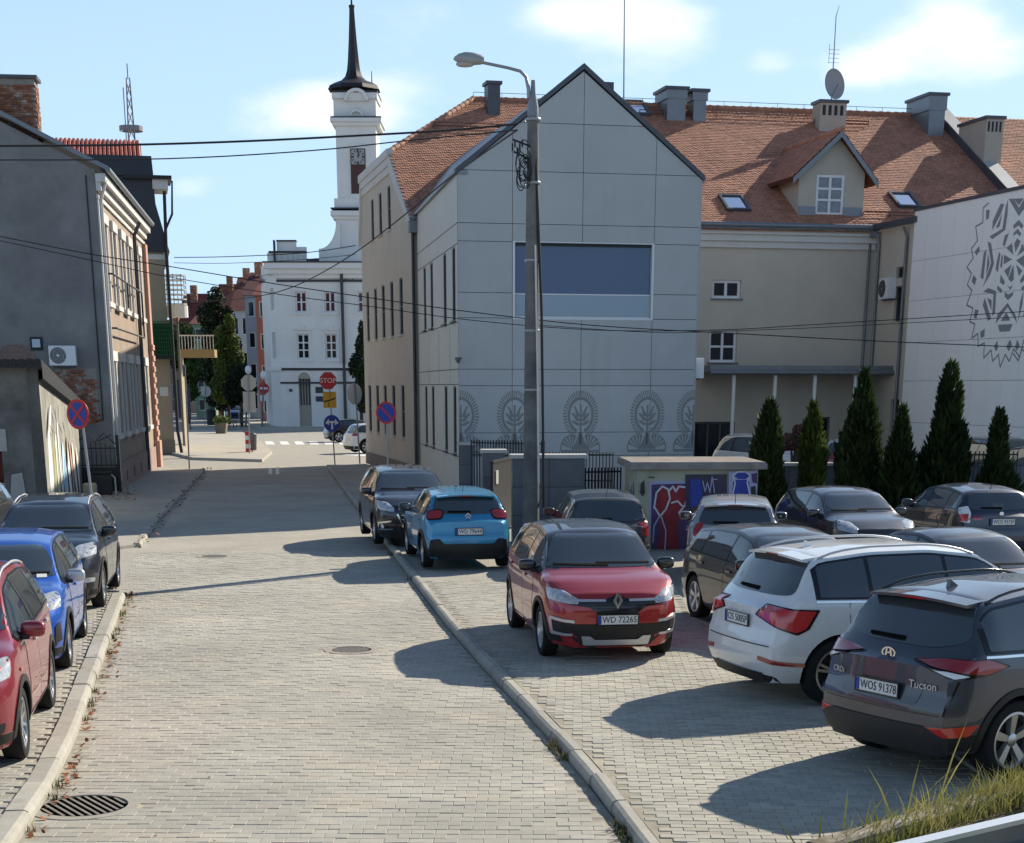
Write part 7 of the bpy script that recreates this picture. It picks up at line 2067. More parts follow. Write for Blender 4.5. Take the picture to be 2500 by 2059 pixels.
# transformer kiosk with graffiti
k0 = G(1550, 1353); kz = PZ - .02
kio = empty('transformer_kiosk', (k0.x, k0.y, kz), R(1.5), 'small flat-roofed transformer kiosk covered in red and blue graffiti', 'kiosk')
KW, KD, KH = 2.62, 2.6, 1.72
M_KIO = mat('kiosk_plaster', (.40, .395, .30), .9, .2, noise=.1, nscale=2, stain=(.30, .29, .22), sscale=1.2, slo=.5, shi=.7)
MB().bb(0, KW, 0, KD, 0, KH).build('walls', M_KIO, kio)
MB().bevbox((KW / 2, KD / 2, KH + .07), (KW + .34, KD + .30, .15), .04).build('roof_slab', mat('roof_slab_concrete', (.24, .22, .20), .95, .1, noise=.25, nscale=4, stain=(.35, .31, .27), sscale=1.5, slo=.5, shi=.7), kio)
KM = Matrix.Translation((k0.x, k0.y, kz)) @ Matrix.Rotation(R(1.5), 4, 'Z'); KI = KM.inverted()
def kp(px, py):
    p = KI @ on_plane(px, py, k0, R(88.5)); return (p.x, p.z)
def kz4(x, y): return kp(1300 + x / 3.472, 950 + y / 3.472)
KC = {'red': mat('graf_red', (.22, .022, .03), .7, noise=.35, nscale=3), 'white': mat('graf_white', (.60, .60, .64), .7), 'blue': mat('graf_blue', (.03, .055, .30), .7, noise=.3, nscale=4), 'purple': mat('graf_purple', (.075, .045, .13), .7, noise=.3, nscale=4), 'door': mat('kiosk_door', (.05, .05, .075), .6, .3), 'lav': mat('graf_lavender', (.35, .35, .55), .7), 'ink': mat('graf_ink', (.03, .03, .035), .7)}
lay = [0]
def kpoly(pts, c, nm='graffiti'):
    lay[0] += 1; q = MB(); P = [kz4(*p) for p in pts]
    P = [(min(max(x, .01), KW - .01), min(max(z, .02), KH - .03)) for x, z in P]
    q.prism(P, -.004 - .0025 * lay[0], -.002 - .0025 * (lay[0] - 1), 'y'); q.build(nm, KC[c], kio)
def kstroke(pts, w, c):
    lay[0] += 1; q = MB(); P = [Vector(kz4(*p)) for p in pts]
    for a, b in zip(P, P[1:]):
        d = (b - a)
        if d.length < 1e-6: continue
        d.normalize(); n = Vector((-d.y, d.x)) * w / 2; e_ = d * w * .4
        q.prism([tuple(a + n - e_), tuple(b + n + e_), tuple(b - n + e_), tuple(a - n - e_)], -.004 - .0025 * lay[0], -.002 - .0025 * (lay[0] - 1), 'y')
    q.build('graffiti', KC[c], kio)
kpoly([(990, 785), (1328, 780), (1320, 1400), (1000, 1400)], 'lav')
kpoly([(1010, 810), (1325, 800), (1325, 1400), (1000, 1400)], 'purple')
kpoly([(1040, 1000), (1060, 860), (1110, 815), (1160, 850), (1220, 810), (1300, 830), (1320, 930), (1280, 1050), (1230, 1150), (1240, 1400), (1050, 1400), (1090, 1200)], 'red')
kstroke([(1030, 1010), (1050, 880), (1100, 825), (1150, 850), (1165, 930), (1130, 1020), (1080, 1080), (1040, 1010)], .035, 'white')
kstroke([(1160, 860), (1190, 825), (1215, 870), (1240, 825), (1300, 835), (1315, 900), (1290, 990), (1240, 1050)], .035, 'white')
kstroke([(1180, 965), (1230, 950), (1275, 1000), (1330, 950), (1390, 960), (1400, 1030)], .035, 'white')
kstroke([(1075, 1080), (1030, 1160), (1020, 1300)], .03, 'lav'); kstroke([(1090, 1080), (1130, 1200), (1120, 1380)], .03, 'lav')
kpoly([(1295, 725), (1645, 722), (1645, 1060), (1295, 1060)], 'door')
for k in range(9): kstroke([(1300, 775 + k * 24), (1640, 773 + k * 24)], .012, 'purple')
kpoly([(1335, 765), (1410, 760), (1440, 830), (1430, 990), (1335, 1000)], 'blue')
kstroke([(1440, 780), (1460, 870), (1480, 790), (1500, 880), (1520, 740), (1540, 880)], .022, 'lav'); kstroke([(1515, 765), (1560, 765)], .022, 'lav')
kpoly([(1660, 700), (1905, 690), (1905, 1060), (1660, 1060)], 'lav')
kpoly([(1700, 770), (1830, 768), (1850, 1060), (1665, 1060)], 'blue'); kpoly([(1705, 735), (1735, 710), (1800, 710), (1835, 735), (1800, 762), (1740, 762)], 'blue')
kstroke([(1690, 905), (1715, 790), (1690, 740), (1735, 700), (1805, 700), (1845, 735), (1815, 785), (1840, 905)], .03, 'white')
kpoly([(1850, 720), (1900, 710), (1900, 800), (1860, 790)], 'purple'); kpoly([(1845, 830), (1885, 820), (1890, 900), (1850, 910)], 'ink')
kpoly([(915, 800), (945, 770), (950, 880), (930, 910), (910, 880)], 'ink')
kstroke([(985, 748), (997, 748)], .03, 'ink'); kstroke([(1010, 748), (1024, 748)], .03, 'ink')
q = MB()
for k, (y0, z0, y1, z1) in enumerate(((.3, .5, .6, 1.4), (.6, 1.4, .8, .7), (.8, .7, 1.0, 1.3), (.4, .9, .9, .9), (1.1, .5, 1.3, 1.2), (1.3, 1.2, 1.5, .6), (1.1, .55, 1.5, .6))):
    d = math.hypot(y1 - y0, z1 - z0); q.box((-.004 - .001 * k, (y0 + y1) / 2, (z0 + z1) / 2), (.004, d, .10), rx=math.atan2(z1 - z0, y1 - y0))
tag(q.build('graffiti', KC['blue'], kio), kind='stuff')

# ================================================================ WEEDS, LEAVES, GRASS
rng = random.Random(21)
def tuft(q, x, y, z, h, n, sp=.06):
    for _ in range(n):
        a = rng.uniform(0, 6.28); l = h * rng.uniform(.5, 1.2); d = Vector((math.cos(a), math.sin(a), 0)); w = .004 + .006 * rng.random()
        s = d.cross(Vector((0, 0, 1))); p = Vector((x + rng.uniform(-sp, sp), y + rng.uniform(-sp, sp), z)); b = rng.uniform(.15, .7)
        q.rv = rng.random(); m1 = p + d * l * b * .4 + Vector((0, 0, l * .6)); e_ = p + d * l * b + Vector((0, 0, l))
        q.add([p - s * w, p + s * w, m1 + s * w * .8, m1 - s * w * .8], [(0, 1, 2, 3)]); q.add([m1 - s * w * .8, m1 + s * w * .8, e_], [(0, 1, 2)])
q = MB()
for p in resample(RK, .11):
    if p.y < 11 or p.y > 40: continue
    dens = max(0, math.sin(p.y * 1.7) + .6 * math.sin(p.y * 4.1) - .1) if p.y < 17.5 else max(0, math.sin(p.y * 1.3) - .75)
    if rng.random() < dens: tuft(q, p.x - .03, p.y, -.01, .07 + .05 * rng.random(), 10, .05)
for p in resample(LK, .15):
    if p.y > 11 and rng.random() < .16: tuft(q, p.x + .05, p.y, -.01, .06 + .04 * rng.random(), 9, .05)
w_ = q.build('kerb_weeds', leaf_mat('weed_green', (.075, .082, .03), (.20, .16, .07))); tag(w_, 'sparse weeds sprouting along both kerbs', 'weeds', kind='stuff')
q = MB()
def leaf(x, y, z, s):
    a = rng.uniform(0, 6.28); t = rng.uniform(-.5, .5); u = Vector((math.cos(a), math.sin(a), t)) * s; v = Vector((-math.sin(a), math.cos(a), rng.uniform(-.4, .6))) * s * .6
    p = Vector((x, y, z)); q.rv = rng.random(); q.add([p - u, p - v * .8, p + u, p + v], [(0, 1, 2, 3)])
for p in resample(LK, .03):
    if p.y < 11.5: continue
    cl = max(0, math.sin(p.y * .9 + 1.2)) ** 3
    if rng.random() < .20 + .6 * cl: leaf(p.x + .05 + abs(rng.gauss(0, .07)), p.y, .012, rng.uniform(.02, .05))
for p in resample(LK2, .05):
    if rng.random() < .3: leaf(p.x + rng.uniform(-.1, .3), p.y, .12, .05)
for _ in range(160):
    p = G(rng.uniform(200, 330), rng.uniform(1195, 1230)); leaf(p.x, p.y, PZ + .02, .05)
for _ in range(70): leaf(rng.uniform(-3, 5), rng.uniform(11, 30), .115 if False else .012, .018)
o = q.build('fallen_leaves', M_DRYLEAF); tag(o, 'dry brown leaves gathered along the left kerb', 'leaves', kind='stuff')
# grass on the rough strip under the cars
q = MB()
for _ in range(1300):
    t = rng.random(); i = min(len(E_line) - 2, int(t * (len(E_line) - 1))); f = rng.random()
    p = E_line[i].lerp(E_line[i + 1], f); off = abs(rng.gauss(0, .55)) + .08
    if p.y > E_line[2].y: continue
    tuft(q, p.x + off * .75, p.y + off * .65, PZ + .01, .05 + .05 * rng.random(), 2, .06)
o = q.build('strip_grass', M_GRASS); tag(o, 'short grass growing in the rough strip under the parked cars', 'grass', kind='stuff')

# ================================================================ EMBANKMENT WHERE THE CAMERA STANDS
EBZ = 1.72
e1, e2 = G(2120, 2059, EBZ), G(2500, 1948, EBZ)
ed_ = (e2 - e1).normalized(); e0 = e1 - ed_ * 6.0; e3 = e2 + ed_ * 6.0
nb_ = Vector((ed_.y, -ed_.x, 0))
if nb_.y > 0: nb_ = -nb_
em = MB().prism([(p.x, p.y) for p in (e0, e3, e3 + nb_ * 12, e0 + nb_ * 12)], -.1, EBZ).build('embankment', M_EARTH); tag(em, kind='structure')
emk = empty('embankment_edge', kind='structure')
rs = [e0.lerp(e3, k / 14) for k in range(15)]
for a, b in zip(rs, rs[1:]):
    c = (a + b) / 2; L_ = (b - a).length
    MB().bevbox((0, 0, 0), (L_ - .01, .10, .22), .012).build('edge_stone', mat('weathered_edge', (.30, .27, .22), .95, .1, noise=.3, nscale=9, stain=(.17, .14, .10), sscale=5, slo=.45, shi=.65), emk, loc=(c.x, c.y, EBZ - .045), rot=(0, 0, math.atan2(ed_.y, ed_.x)))
# steel guard rail in front of it
g1_, g2_ = G(2205, 2059, EBZ + .10), G(2500, 1990, EBZ + .10)
gd = (g2_ - g1_).normalized(); gn = Vector((gd.y, -gd.x, 0)); gn = gn if gn.y < 0 else -gn
gr_ = empty('guard_rail', g1_ - gd * 1.5, math.atan2(gd.y, gd.x), 'steel guard rail plate with a bright top edge on the grassy bank', 'guard rail')
gr_.location.z = EBZ
M_GALV = mat('galvanised_sheet', (.20, .23, .27), .35, .5, metal=.6, noise=.2, nscale=3)
MB().bb(0, 7, -.045, -.02, -.02, .085).build('plate', M_GALV, gr_); MB().bb(0, 7, -.05, .015, .085, .105).build('top_flange', mat('galv_bright', (.62, .64, .66), .3, .5, metal=.5), gr_)
for k in range(4): MB().bb(.4 + 2 * k, .48 + 2 * k, -.12, -.05, -.05, .08).build('post', M_GALV, gr_)
q = MB()
def blade_(p, l, w, lean, az):
    d = Vector((math.cos(az), math.sin(az), 0)); s = Vector((1, 0, 0)) * w; pts = []
    for t in (0, .25, .5, .75, 1): pts.append(p + d * l * lean * t ** 1.8 + Vector((0, 0, l * (t - .25 * lean * t * t))))
    q.rv = rng.random()
    for i in range(4):
        w0, w1 = 1 - (i / 4) ** 1.5, 1 - ((i + 1) / 4) ** 1.5
        q.add([pts[i] - s * w0, pts[i] + s * w0, pts[i + 1] + s * w1, pts[i + 1] - s * w1], [(0, 1, 2, 3)])
for _ in range(1500):
    t = rng.random() ** .6; p = e1.lerp(e2, t * 1.6 - .25) + nb_ * rng.uniform(-.05, .14); p.z = EBZ + .02
    blade_(p, rng.uniform(.03, .10) * (1 + .8 * t), .0028, rng.uniform(.1, .9), rng.uniform(0, 6.28))
for _ in range(170):
    t = rng.random() ** .7; p = e1.lerp(e2, t * 1.35 - .1) + nb_ * rng.uniform(-.06, .05); p.z = EBZ
    blade_(p, rng.uniform(.10, .22), .0040, rng.uniform(.1, .8), rng.uniform(0, 6.28))
for (bx, by, tx, ty) in ((2290, 1960, 2365, 1750), (2300, 1940, 2372, 1822), (2215, 1990, 2247, 1850), (2180, 2000, 2115, 1865), (2060, 2025, 2071, 1922), (2000, 2055, 2007, 1970), (2230, 1975, 2345, 1862), (2355, 1965, 2402, 1862), (2405, 1960, 2440, 1880), (1940, 2059, 1903, 2012), (2100, 2040, 2175, 1925), (2470, 1940, 2490, 1860), (2290, 1950, 2240, 1930)):
    p = G(bx, by, EBZ); t_ = atY(tx, ty, p.y); d = t_ - p
    q.rv = rng.random(); s = Vector((.0045, 0, 0)); m1 = p.lerp(t_, .55) + Vector((d.x * -.06, 0, .004))
    q.add([p - s, p + s, m1 + s * .8, m1 - s * .8], [(0, 1, 2, 3)]); q.add([m1 - s * .8, m1 + s * .8, t_], [(0, 1, 2)])
o = q.build('bank_grass', M_GRASS); tag(o, 'long yellow-green grass blades on the bank edge', 'grass', kind='stuff')
# ================================================================ PARKED CARS
def diamond(c, loc, rz):
    q = MB(); o, i = [(0, .11), (.065, 0), (0, -.11), (-.065, 0)], [(0, .055), (.022, 0), (0, -.055), (-.022, 0)]
    for k in range(4): q.prism([o[k], o[(k + 1) % 4], i[(k + 1) % 4], i[k]], -.02, 0, 'y')
    return q.build('badge', M_CHROME, c.root, loc=loc, rot=(0, 0, rz))
def oval_h(c, loc, rz):
    q = MB(); n = 24
    for k in range(n):
        a, b = 2 * math.pi * k / n, 2 * math.pi * (k + 1) / n
        q.prism([(.085 * math.cos(a), .052 * math.sin(a)), (.085 * math.cos(b), .052 * math.sin(b)), (.068 * math.cos(b), .039 * math.sin(b)), (.068 * math.cos(a), .039 * math.sin(a))], -.014, 0, 'y')
    q.prism([(-.045, -.032), (-.025, -.032), (-.012, .034), (-.032, .034)], -.014, 0, 'y'); q.prism([(.025, -.034), (.045, -.034), (.032, .032), (.012, .032)], -.014, 0, 'y'); q.prism([(-.03, -.012), (.03, .002), (.03, .014), (-.03, .0)], -.014, 0, 'y')
    return q.build('badge', M_CHROME, c.root, loc=loc, rot=(0, 0, rz))
def chevrons(c, loc, rz):
    q = MB()
    for z in (-.03, .03): q.prism([(-.06, z - .035), (0, z + .02), (.06, z - .035), (.06, z - .01), (0, z + .045), (-.06, z - .01)], -.01, 0, 'y')
    return q.build('badge', M_SILVER, c.root, loc=loc, rot=(0, 0, rz))
def ring_badge(c, loc, rz):
    q = MB(); q.lathe([(.035, 0), (.045, -.01), (.035, -.012), (.001, -.012)], 16, axis='y', caps=False)
    return q.build('badge', M_CHROME, c.root, loc=loc, rot=(0, 0, rz))
GR = 'cars parked right of the road'; GL = 'cars parked left of the road'; GY = 'cars in the yard behind the granite wall'; GF = 'cars parked in the far street'
BLACKP = paint('paint_black', (.010, .010, .012), .2)

# --- red crossover facing us
c = Car('parked_car', 'red crossover with black roof and chrome bumper trim facing the camera side', GR, paint('paint_red', (.34, .012, .016), .25), 'suv', 4.12, 1.778, 1.62, 2.606, .84, (1.13, 22.5), R(171.5), r=.335, rim='ten', gc=.20, z0=PZ, clad=True, cfg=dict(two_tone=BLACKP, mirror=BLACKP, top=[(0, .53), (.012, .57), (.05, .605), (.215, .675), (.23, .685), (.40, .955), (.55, 1.0), (.72, .99), (.875, .945), (.965, .67), (1, .61)]))
c.lamps_front(.79, .16, .40); c.lamps_rear(.95)
go = c.front('grille', round_poly([(-.60, .80), (-.60, .755), (-.36, .72), (-.24, .63), (.24, .63), (.36, .72), (.60, .755), (.60, .80), (.18, .805), (.0, .875), (-.18, .805)], .02), M_GLOSSB, .008)
for sg in (1, -1): c.front('grille_strip', [(sg * .15, .79), (sg * .56, .79), (sg * .56, .82), (sg * .15, .817)][::sg], M_SILVER, .018, parent=go)
for k in range(3): c.front('grille_bar', [(-.27, .66 + .04 * k), (.27, .66 + .04 * k), (.27, .67 + .04 * k), (-.27, .67 + .04 * k)], M_TRIM, .014, parent=go)
c.badge('front', 0, .81, diamond); c.plate('front', .565, 'WD 72265')
c.front('air_intake', round_poly([(-.55, .36), (.55, .36), (.58, .51), (-.58, .51)], .04), M_TRIM, .010)
c.front('skid_plate', round_poly([(-.42, .24), (.42, .24), (.45, .36), (.34, .36), (.28, .31), (-.28, .31), (-.34, .36), (-.45, .36)], .015), M_SILVER, .03)
c.corner('fog_surround', [(-.26, .56), (.10, .60), (.13, .57), (.10, .37), (-.22, .36), (-.22, .39), (.05, .41), (.07, .56), (-.26, .525)], 'front', M_SILVER, .022)
c.corner('fog_pocket', round_poly([(-.24, .40), (.04, .42), (.06, .54), (-.24, .52)], .02), 'front', M_TRIM, .012)

# --- turquoise-blue hatchback from behind
TEAL = paint('paint_turquoise', (.012, .23, .42), .25)
c = Car('parked_car', 'bright turquoise blue hatchback seen from behind with black lower bumper', GR, TEAL, 'hatch', 4.0, 1.75, 1.49, 2.54, .82, (-1.0, 33.2), R(-10.2), r=.315, rim='ten', gc=.19, z0=PZ, clad=True, cfg=dict(mirror=BLACKP, rear_glass=dict(z0=.70, z1=.935, w0=.78, w1=.98)))
c.lamps_front(); c.spoiler(TEAL, .10); c.whip(.80)
c.corner('tail_light', round_poly([(-.20, .95), (.10, .93), (.14, 1.10), (-.02, 1.14), (-.19, 1.12)], .05), 'rear', M_GLOSSB, .010, ang=32); c.corner('tail_lens', round_poly([(-.175, .97), (.08, .955), (.115, 1.085), (-.02, 1.12), (-.17, 1.10)], .05), 'rear', M_RED, .020, ang=32)
c.rear('lower_bumper', round_poly([(-.78, .20), (.78, .20), (.74, .58), (.56, .60), (.50, .50), (-.50, .50), (-.56, .60), (-.74, .58)], .05), M_TRIM, .02)
c.plate('rear', .73, 'WD 79644'); c.badge('rear', 0, 1.0, chevrons)

# --- dark compact SUV facing us beyond the turquoise car
c = Car('parked_car', 'black compact SUV facing us beyond the turquoise hatchback', GR, paint('paint_aubergine', (.016, .014, .020), .3), 'suv', 4.36, 1.837, 1.64, 2.613, .88, (-2.30, 38.1), R(169), r=.335, rim='five', gc=.18, z0=PZ, clad=True)
c.lamps_front(.80, .20, .40); c.lamps_rear()
go = c.front('grille', round_poly([(-.30, .42), (.30, .42), (.44, .70), (.42, .80), (-.42, .80), (-.44, .70)], .06), M_GLOSSB, .010)
c.front('grille_frame', [(-.30, .41), (.30, .41), (.30, .435), (-.30, .435)], M_CHROME, .025, parent=go)
for sg in (1, -1): c.front('grille_frame', [(sg * .30, .41), (sg * .33, .42), (sg * .47, .71), (sg * .44, .72)][::sg], M_CHROME, .025, parent=go)
c.front('grille_frame', [(-.43, .795), (.43, .795), (.43, .82), (-.43, .82)], M_CHROME, .025, parent=go)
for k in range(3): c.front('grille_bar', [(-.36, .50 + .09 * k), (.36, .50 + .09 * k), (.36, .52 + .09 * k), (-.36, .52 + .09 * k)], M_SILVER, .02, parent=go)
c.corner('fog_surround', [(-.25, .58), (.12, .53), (.14, .36), (-.26, .38), (-.26, .405), (.10, .39), (.09, .50), (-.25, .55)], 'front', M_CHROME, .02); c.corner('fog_light', [(-.02 + .05 * math.cos(k * .7), .45 + .05 * math.sin(k * .7)) for k in range(9)], 'front', M_LENSW, .022)

# --- old dark estate behind the red crossover
c = Car('parked_car', 'old dark green-grey estate car with a tinted rear window beside the lamp post', GR, paint('paint_old_dark', (.028, .030, .028), .2, .4), 'wagon', 4.35, 1.70, 1.46, 2.55, .88, (1.86, 32.7), R(-3.2), r=.30, rim='steel', gc=.17, z0=PZ, cfg=dict(rear_glass=dict(z0=.665, z1=.91, w0=.78, w1=.93)))
c.lamps_front(); c.plate('rear', .68, None); c.whip(.86)
c.corner('tail_light', round_poly([(-.10, .70), (.08, .70), (.07, .95), (-.11, .95)], .02), 'rear', M_RED, .012, ang=38)
c.rear('bumper_strip', [(-.80, .46), (.80, .46), (.80, .53), (-.80, .53)], M_TRIM, .02); c.badge('rear', 0, .86, ring_badge)

# --- silver small car in front of the kiosk
SILV = paint('paint_silver', (.36, .38, .40), .55)
c = Car('parked_car', 'small silver hatchback seen from behind in front of the graffiti kiosk', GR, SILV, 'hatch', 3.95, 1.70, 1.49, 2.5, .8, (4.30, 30.6), R(7), r=.30, rim='steel', gc=.17, z0=PZ, cfg=dict(rear_glass=dict(z0=.70, z1=.90, w0=.78, w1=.96)))
c.lamps_front(); c.lamps_rear(.84, .24, .07); c.plate('rear', .66, None); c.whip(.84); c.spoiler(SILV, .1)

# --- dark brown-black hatch behind the white SUV
c = Car('parked_car', 'dark hatchback with arched side windows parked behind the white SUV', GR, paint('paint_dark_brown', (.026, .023, .020), .35), 'hatch', 4.32, 1.765, 1.45, 2.69, .75, (4.08, 23.6), R(165), r=.325, rim='five', gc=.17, z0=PZ)
c.lamps_front(); c.lamps_rear(.82, .16, .22); c.grille(.5, .68, .3, .34); c.plate('front', .45, None)
# --- dark car at the right behind the white SUV
c = Car('parked_car', 'dark saloon with a bright windscreen behind the white SUV bonnet', GR, paint('paint_dark_blue', (.018, .020, .030), .3), 'sedan', 4.5, 1.78, 1.46, 2.7, .82, (6.55, 23.3), R(163), r=.32, rim='twin', gc=.16, z0=PZ)
c.lamps_front(); c.lamps_rear(); c.grille(.45, .62, .3, .34); c.whip(.62)
# --- black hatch facing us by the thujas
c = Car('parked_car', 'black hatchback facing us below the yellow-tipped thuja', GR, paint('paint_black2', (.016, .017, .021), .3), 'hatch', 4.0, 1.74, 1.46, 2.54, .8, (6.86, 33.2), R(168), r=.31, rim='five', gc=.17, z0=PZ)
c.lamps_front(.74, .2, .34); c.lamps_rear(); c.grille(.42, .60, .3, .4); c.plate('front', .40, None)
# --- dark blue hatch from behind
c = Car('parked_car', 'dark blue hatchback with rear plate seen from behind by the small thuja', GR, paint('paint_navy', (.022, .030, .055), .35), 'hatch', 4.03, 1.75, 1.47, 2.54, .82, (9.70, 34.6), R(-9), r=.31, rim='five', gc=.17, z0=PZ, cfg=dict(rear_glass=dict(z0=.69, z1=.91, w0=.74, w1=.95)))
c.lamps_front(); c.plate('rear', .80, 'WOS 9375P'); c.whip(.82); c.badge('rear', 0, .95, ring_badge)
c.corner('tail_light', round_poly([(-.10, .78), (.10, .80), (.20, 1.06), (.02, 1.10), (-.08, .95)], .03), 'rear', M_LENSW, .010); c.corner('tail_lens', round_poly([(-.06, .80), (.12, .82), (.16, .94), (-.04, .95)], .03), 'rear', M_REDL, .018); c.rear('reflector', [(.42, .84), (.60, .84), (.60, .91), (.42, .91)], M_RED, .01)

# --- white SUV
WHT = paint('paint_white', (.70, .71, .71), 0., .3)
c = Car('parked_car', 'white SUV with dark glass and wedge shaped red tail lights', GR, WHT, 'suv', 4.60, 1.88, 1.70, 2.807, .97, (4.70, 18.92), R(70), r=.37, rim='twin', wwid=.24, gc=.24, z0=PZ, cfg=dict(chrome_line=True, dlo=(.255, .885), rear_glass=dict(z0=.70, z1=.93, w0=.78, w1=1.0)))
c.lamps_front(); c.rails(M_SILVER, .045); c.spoiler(WHT, .13); c.fin(WHT)
c.corner('tail_light', round_poly([(-.40, .98), (.16, .80), (.26, .86), (.34, 1.07), (-.28, 1.10)], .02), 'rear', M_GLOSSB, .010, ang=40); c.corner('tail_lens', round_poly([(-.36, .985), (.15, .825), (.23, .87), (.31, 1.055), (-.26, 1.085)], .02), 'rear', M_REDL, .020, ang=40)
c.corner('reflector', round_poly([(-.30, .50), (.22, .45), (.22, .49), (-.30, .55)], .01), 'rear', M_RED, .012, ang=35); c.plate('rear', .90, 'OS 5005P', frame=True)
c.rear('tailgate_seam', [(-.70, .66), (.70, .66), (.70, .672), (-.70, .672)], M_TRIM, .004)
c.rear('exhaust_trim', round_poly([(-.60, .25), (.60, .25), (.56, .36), (-.56, .36)], .03), M_TRIM, .016)
for sg in (1, -1): c.side('fuel_flap', round_poly([(3.72, .93), (3.93, .93), (3.93, 1.10), (3.72, 1.10)], .03), sg, WHT, .006)

# --- grey-blue SUV close to the bank
GREY = paint('paint_grey_blue', (.050, .056, .072), .45)
c = Car('parked_car', 'slate grey SUV seen from behind beside the grassy bank', GR, GREY, 'suv', 4.46, 1.85, 1.68, 2.67, .92, (5.24, 15.52), R(58), r=.365, rim='five', wwid=.24, gc=.26, z0=PZ, clad=True, cfg=dict(chrome_line=True, dlo=(.255, .90), rear_glass=dict(z0=.705, z1=.93, w0=.80, w1=.98, up=.08)))
c.lamps_front(); c.rails(M_GLOSSB, .045); c.spoiler(GREY, .16); c.fin(GREY)
c.corner('tail_light', round_poly([(-.38, 1.08), (-.1, 1.12), (.28, 1.13), (.46, 1.05), (.25, .98), (-.02, .95), (-.22, 1.02)], .02), 'rear', M_GLOSSB, .008, ang=42)
c.corner('tail_lens', round_poly([(-.345, 1.082), (-.1, 1.112), (.27, 1.12), (.435, 1.05), (.25, .995), (.06, 1.015), (-.22, 1.045)], .02), 'rear', M_RED, .020, ang=42)
c.corner('reverse_light', round_poly([(-.20, 1.03), (.03, 1.005), (.12, .985), (-.01, .963)], .01), 'rear', M_LENSW, .020, ang=42)
c.corner('reflector', round_poly([(-.35, .52), (.22, .56), (.14, .46), (-.22, .44)], .02), 'rear', M_REDL, .016, ang=38)
c.plate('rear', .80, 'WOS 91378'); c.badge('rear', 0, 1.10, oval_h); c.script(-.50, .88, 'Tucson', .10); c.script(.56, .88, 'CRDi', .075)
c.rear('tailgate_seam', [(-.76, .63), (.76, .63), (.76, .642), (-.76, .642)], M_GLOSSB, .004); c.rear('plate_recess', round_poly([(-.46, .70), (.46, .70), (.52, .93), (-.52, .93)], .04), GREY, .004)
c.rear('lower_bumper', round_poly([(-.72, .27), (.72, .27), (.78, .44), (.60, .53), (-.60, .53), (-.78, .44)], .05), mat('bumper_grey_plastic', (.035, .035, .036), .6, .35), .02)
for sg in (1, -1):
    c.rear('tailgate_seam', [(sg * .74, .64), (sg * .752, .64), (sg * .80, .94), (sg * .788, .94)][::sg], M_GLOSSB, .004)

# --- left row
c = Car('parked_car', 'dark blue-black crossover with roof rails facing us on the left pavement', GL, paint('paint_blueblack', (.012, .015, .024), .35), 'suv', 4.28, 1.78, 1.66, 2.555, .87, (-7.48, 27.2), R(172), r=.34, rim='ten', gc=.18, z0=PZ, clad=True)
c.lamps_front(.86, .20, .40); c.lamps_rear(); c.rails(M_SILVER, .022); c.grille(.62, .80, .40, .52); c.plate('front', .50, None); c.front('skid_plate', round_poly([(-.5, .22), (.5, .22), (.5, .32), (-.5, .32)], .03), M_TRIM, .02)
c.corner('fog_light', round_poly([(-.2, .46), (.05, .47), (.06, .53), (-.2, .54)], .02), 'front', M_LENS, .015)
c = Car('parked_car', 'bright blue hatchback with a silver mirror between two crossovers', GL, paint('paint_bright_blue', (.008, .10, .50), .3), 'suv', 4.3, 1.78, 1.56, 2.6, .86, (-6.55, 21.3), R(170), r=.325, rim='five', gc=.17, z0=PZ, clad=True, cfg=dict(mirror=M_SILVER))
c.lamps_front(.80, .20, .40); c.lamps_rear(); c.grille(.56, .72, .40, .5); c.plate('front', .46, None); c.corner('bumper_vent', round_poly([(-.02, .40), (.14, .42), (.10, .66), (.0, .60)], .03), 'front', M_TRIM, .012)
c.front('screen_sticker', [(.50, 1.10), (.62, 1.10), (.61, 1.15), (.49, 1.15)], M_PLATE, .010)
c = Car('parked_car', 'cherry red crossover with chrome window line nearest the left kerb stones', GL, paint('paint_cherry', (.26, .012, .026), .3), 'suv', 4.28, 1.78, 1.66, 2.555, .87, (-5.62, 16.1), R(170.5), r=.345, rim='ten', gc=.19, z0=PZ, clad=True, cfg=dict(chrome_line=True))
c.lamps_front(.84, .20, .40); c.lamps_rear(); c.rails(M_SILVER, .022); c.grille(.62, .80, .40, .52); c.plate('front', .50, None); c.corner('side_repeater', [(.60 + .03 * math.cos(k * .8), .86 + .02 * math.sin(k * .8)) for k in range(8)], 'front', M_ORANGE, .012, ang=60)
c = Car('parked_car', 'dark car mostly hidden behind the blue-black crossover at the shed', GL, paint('paint_dark_green', (.014, .018, .018), .3), 'hatch', 4.1, 1.75, 1.50, 2.55, .82, (-11.55, 34.6), R(176), r=.31, rim='five', gc=.17, z0=PZ, detail=0)
c.lamps_front(); c.lamps_rear()

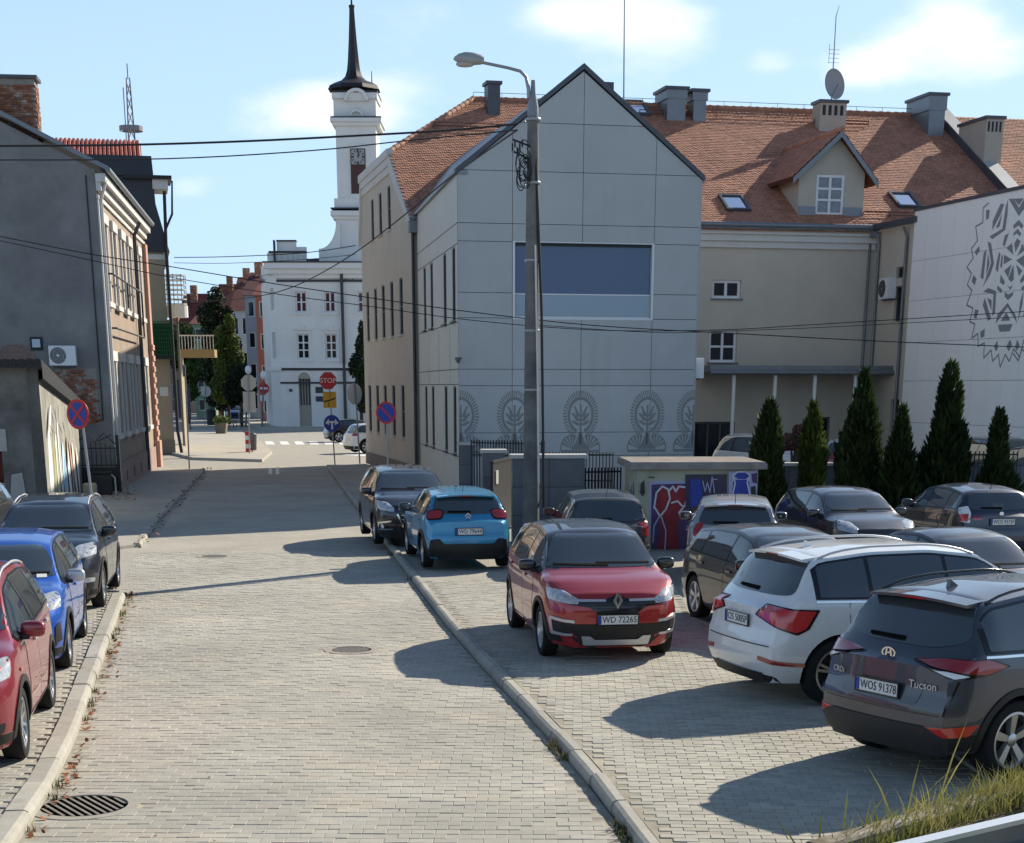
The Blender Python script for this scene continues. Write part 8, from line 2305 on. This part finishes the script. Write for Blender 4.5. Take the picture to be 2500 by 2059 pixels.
# --- cars in the inner yard (only upper halves show over the wall)
YZ = .42
c = Car('parked_car', 'white-beige compact car with roof rails behind the kiosk roof', GY, paint('paint_cream', (.60, .58, .52), .1), 'suv', 4.0, 1.72, 1.62, 2.5, .8, (8.45, 52.6), R(140), r=.32, rim='five', z0=YZ, detail=0, cfg=dict(mirror=M_FRAMEW)); c.lamps_front(); c.rails(M_SILVER)
c = Car('parked_car', 'dark red car with a silver roof behind the granite wall between thujas', GY, paint('paint_wine', (.25, .015, .03), .2), 'hatch', 4.0, 1.72, 1.58, 2.5, .8, (10.75, 51.2), R(15), r=.31, rim='steel', z0=YZ, detail=0, cfg=dict(two_tone=SILV)); c.lamps_rear(1.0, .16, .2); c.lamps_front()
c = Car('parked_car', 'blue-black low car whose bonnet shows beside the small thuja', GY, paint('paint_indigo', (.02, .025, .05), .3), 'hatch', 4.0, 1.72, 1.42, 2.5, .8, (12.2, 47.2), R(150), r=.30, rim='steel', z0=PZ, detail=0); c.lamps_front(); c.lamps_rear()
c = Car('parked_car', 'grey-green van-like car with pale windows before the white wing', GY, paint('paint_moss', (.10, .10, .085), .3), 'suv', 4.3, 1.80, 1.78, 2.6, .85, (14.6, 50.4), R(-15), r=.32, rim='steel', z0=PZ + .2, detail=0); c.lamps_front(); c.lamps_rear()
c = Car('parked_car', 'dark people carrier at the foot of the white wing', GY, paint('paint_plum', (.03, .022, .03), .3), 'suv', 4.5, 1.82, 1.75, 2.7, .85, (14.9, 46.3), R(-20), r=.32, rim='steel', z0=PZ + .1, detail=0); c.lamps_front(); c.lamps_rear()

# --- cars at the junction and in the far street
c = Car('parked_car', 'white crossover crossing the junction behind the beige wall', 'cars at the junction', WHT, 'suv', 4.16, 1.76, 1.58, 2.54, .8, (-6.75, 91.5), R(62), r=.34, rim='five', clad=True); c.lamps_front(); c.lamps_rear(.9, .16, .2)
c = Car('parked_car', 'dark car with red tail lights beside the white crossover', 'cars at the junction', paint('paint_dark_far', (.03, .02, .025), .3), 'hatch', 4.1, 1.75, 1.45, 2.55, .8, (-9.9, 110), R(70), detail=0); c.lamps_rear(); c.lamps_front()
BLU2 = paint('paint_far_blue', (.02, .06, .30), .3)
for (px, py, col, az, lab) in ((571, 1026, BLU2, 168, 'blue car facing us in the far street'), (526, 1018, paint('paint_far_red', (.35, .03, .025), .2), -12, 'small red car in the far street'), (500, 1010, paint('paint_far_blue2', (.03, .07, .22), .3), 168, 'dull blue car behind the red one in the far street'), (478, 1002, paint('paint_far_blue3', (.06, .11, .24), .3), 168, 'pale blue car farthest along the far street'), (548, 1012, paint('paint_far_dark', (.03, .035, .06), .3), 168, 'dark car parked beneath the far street trees')):
    b = G(px, py); c = Car('parked_car', lab, GF, col, 'hatch', 4.1, 1.76, 1.5, 2.55, .8, (b.x, b.y), R(az), detail=0); c.lamps_front(); c.lamps_rear(); c.grille(.45, .62, .3, .4)
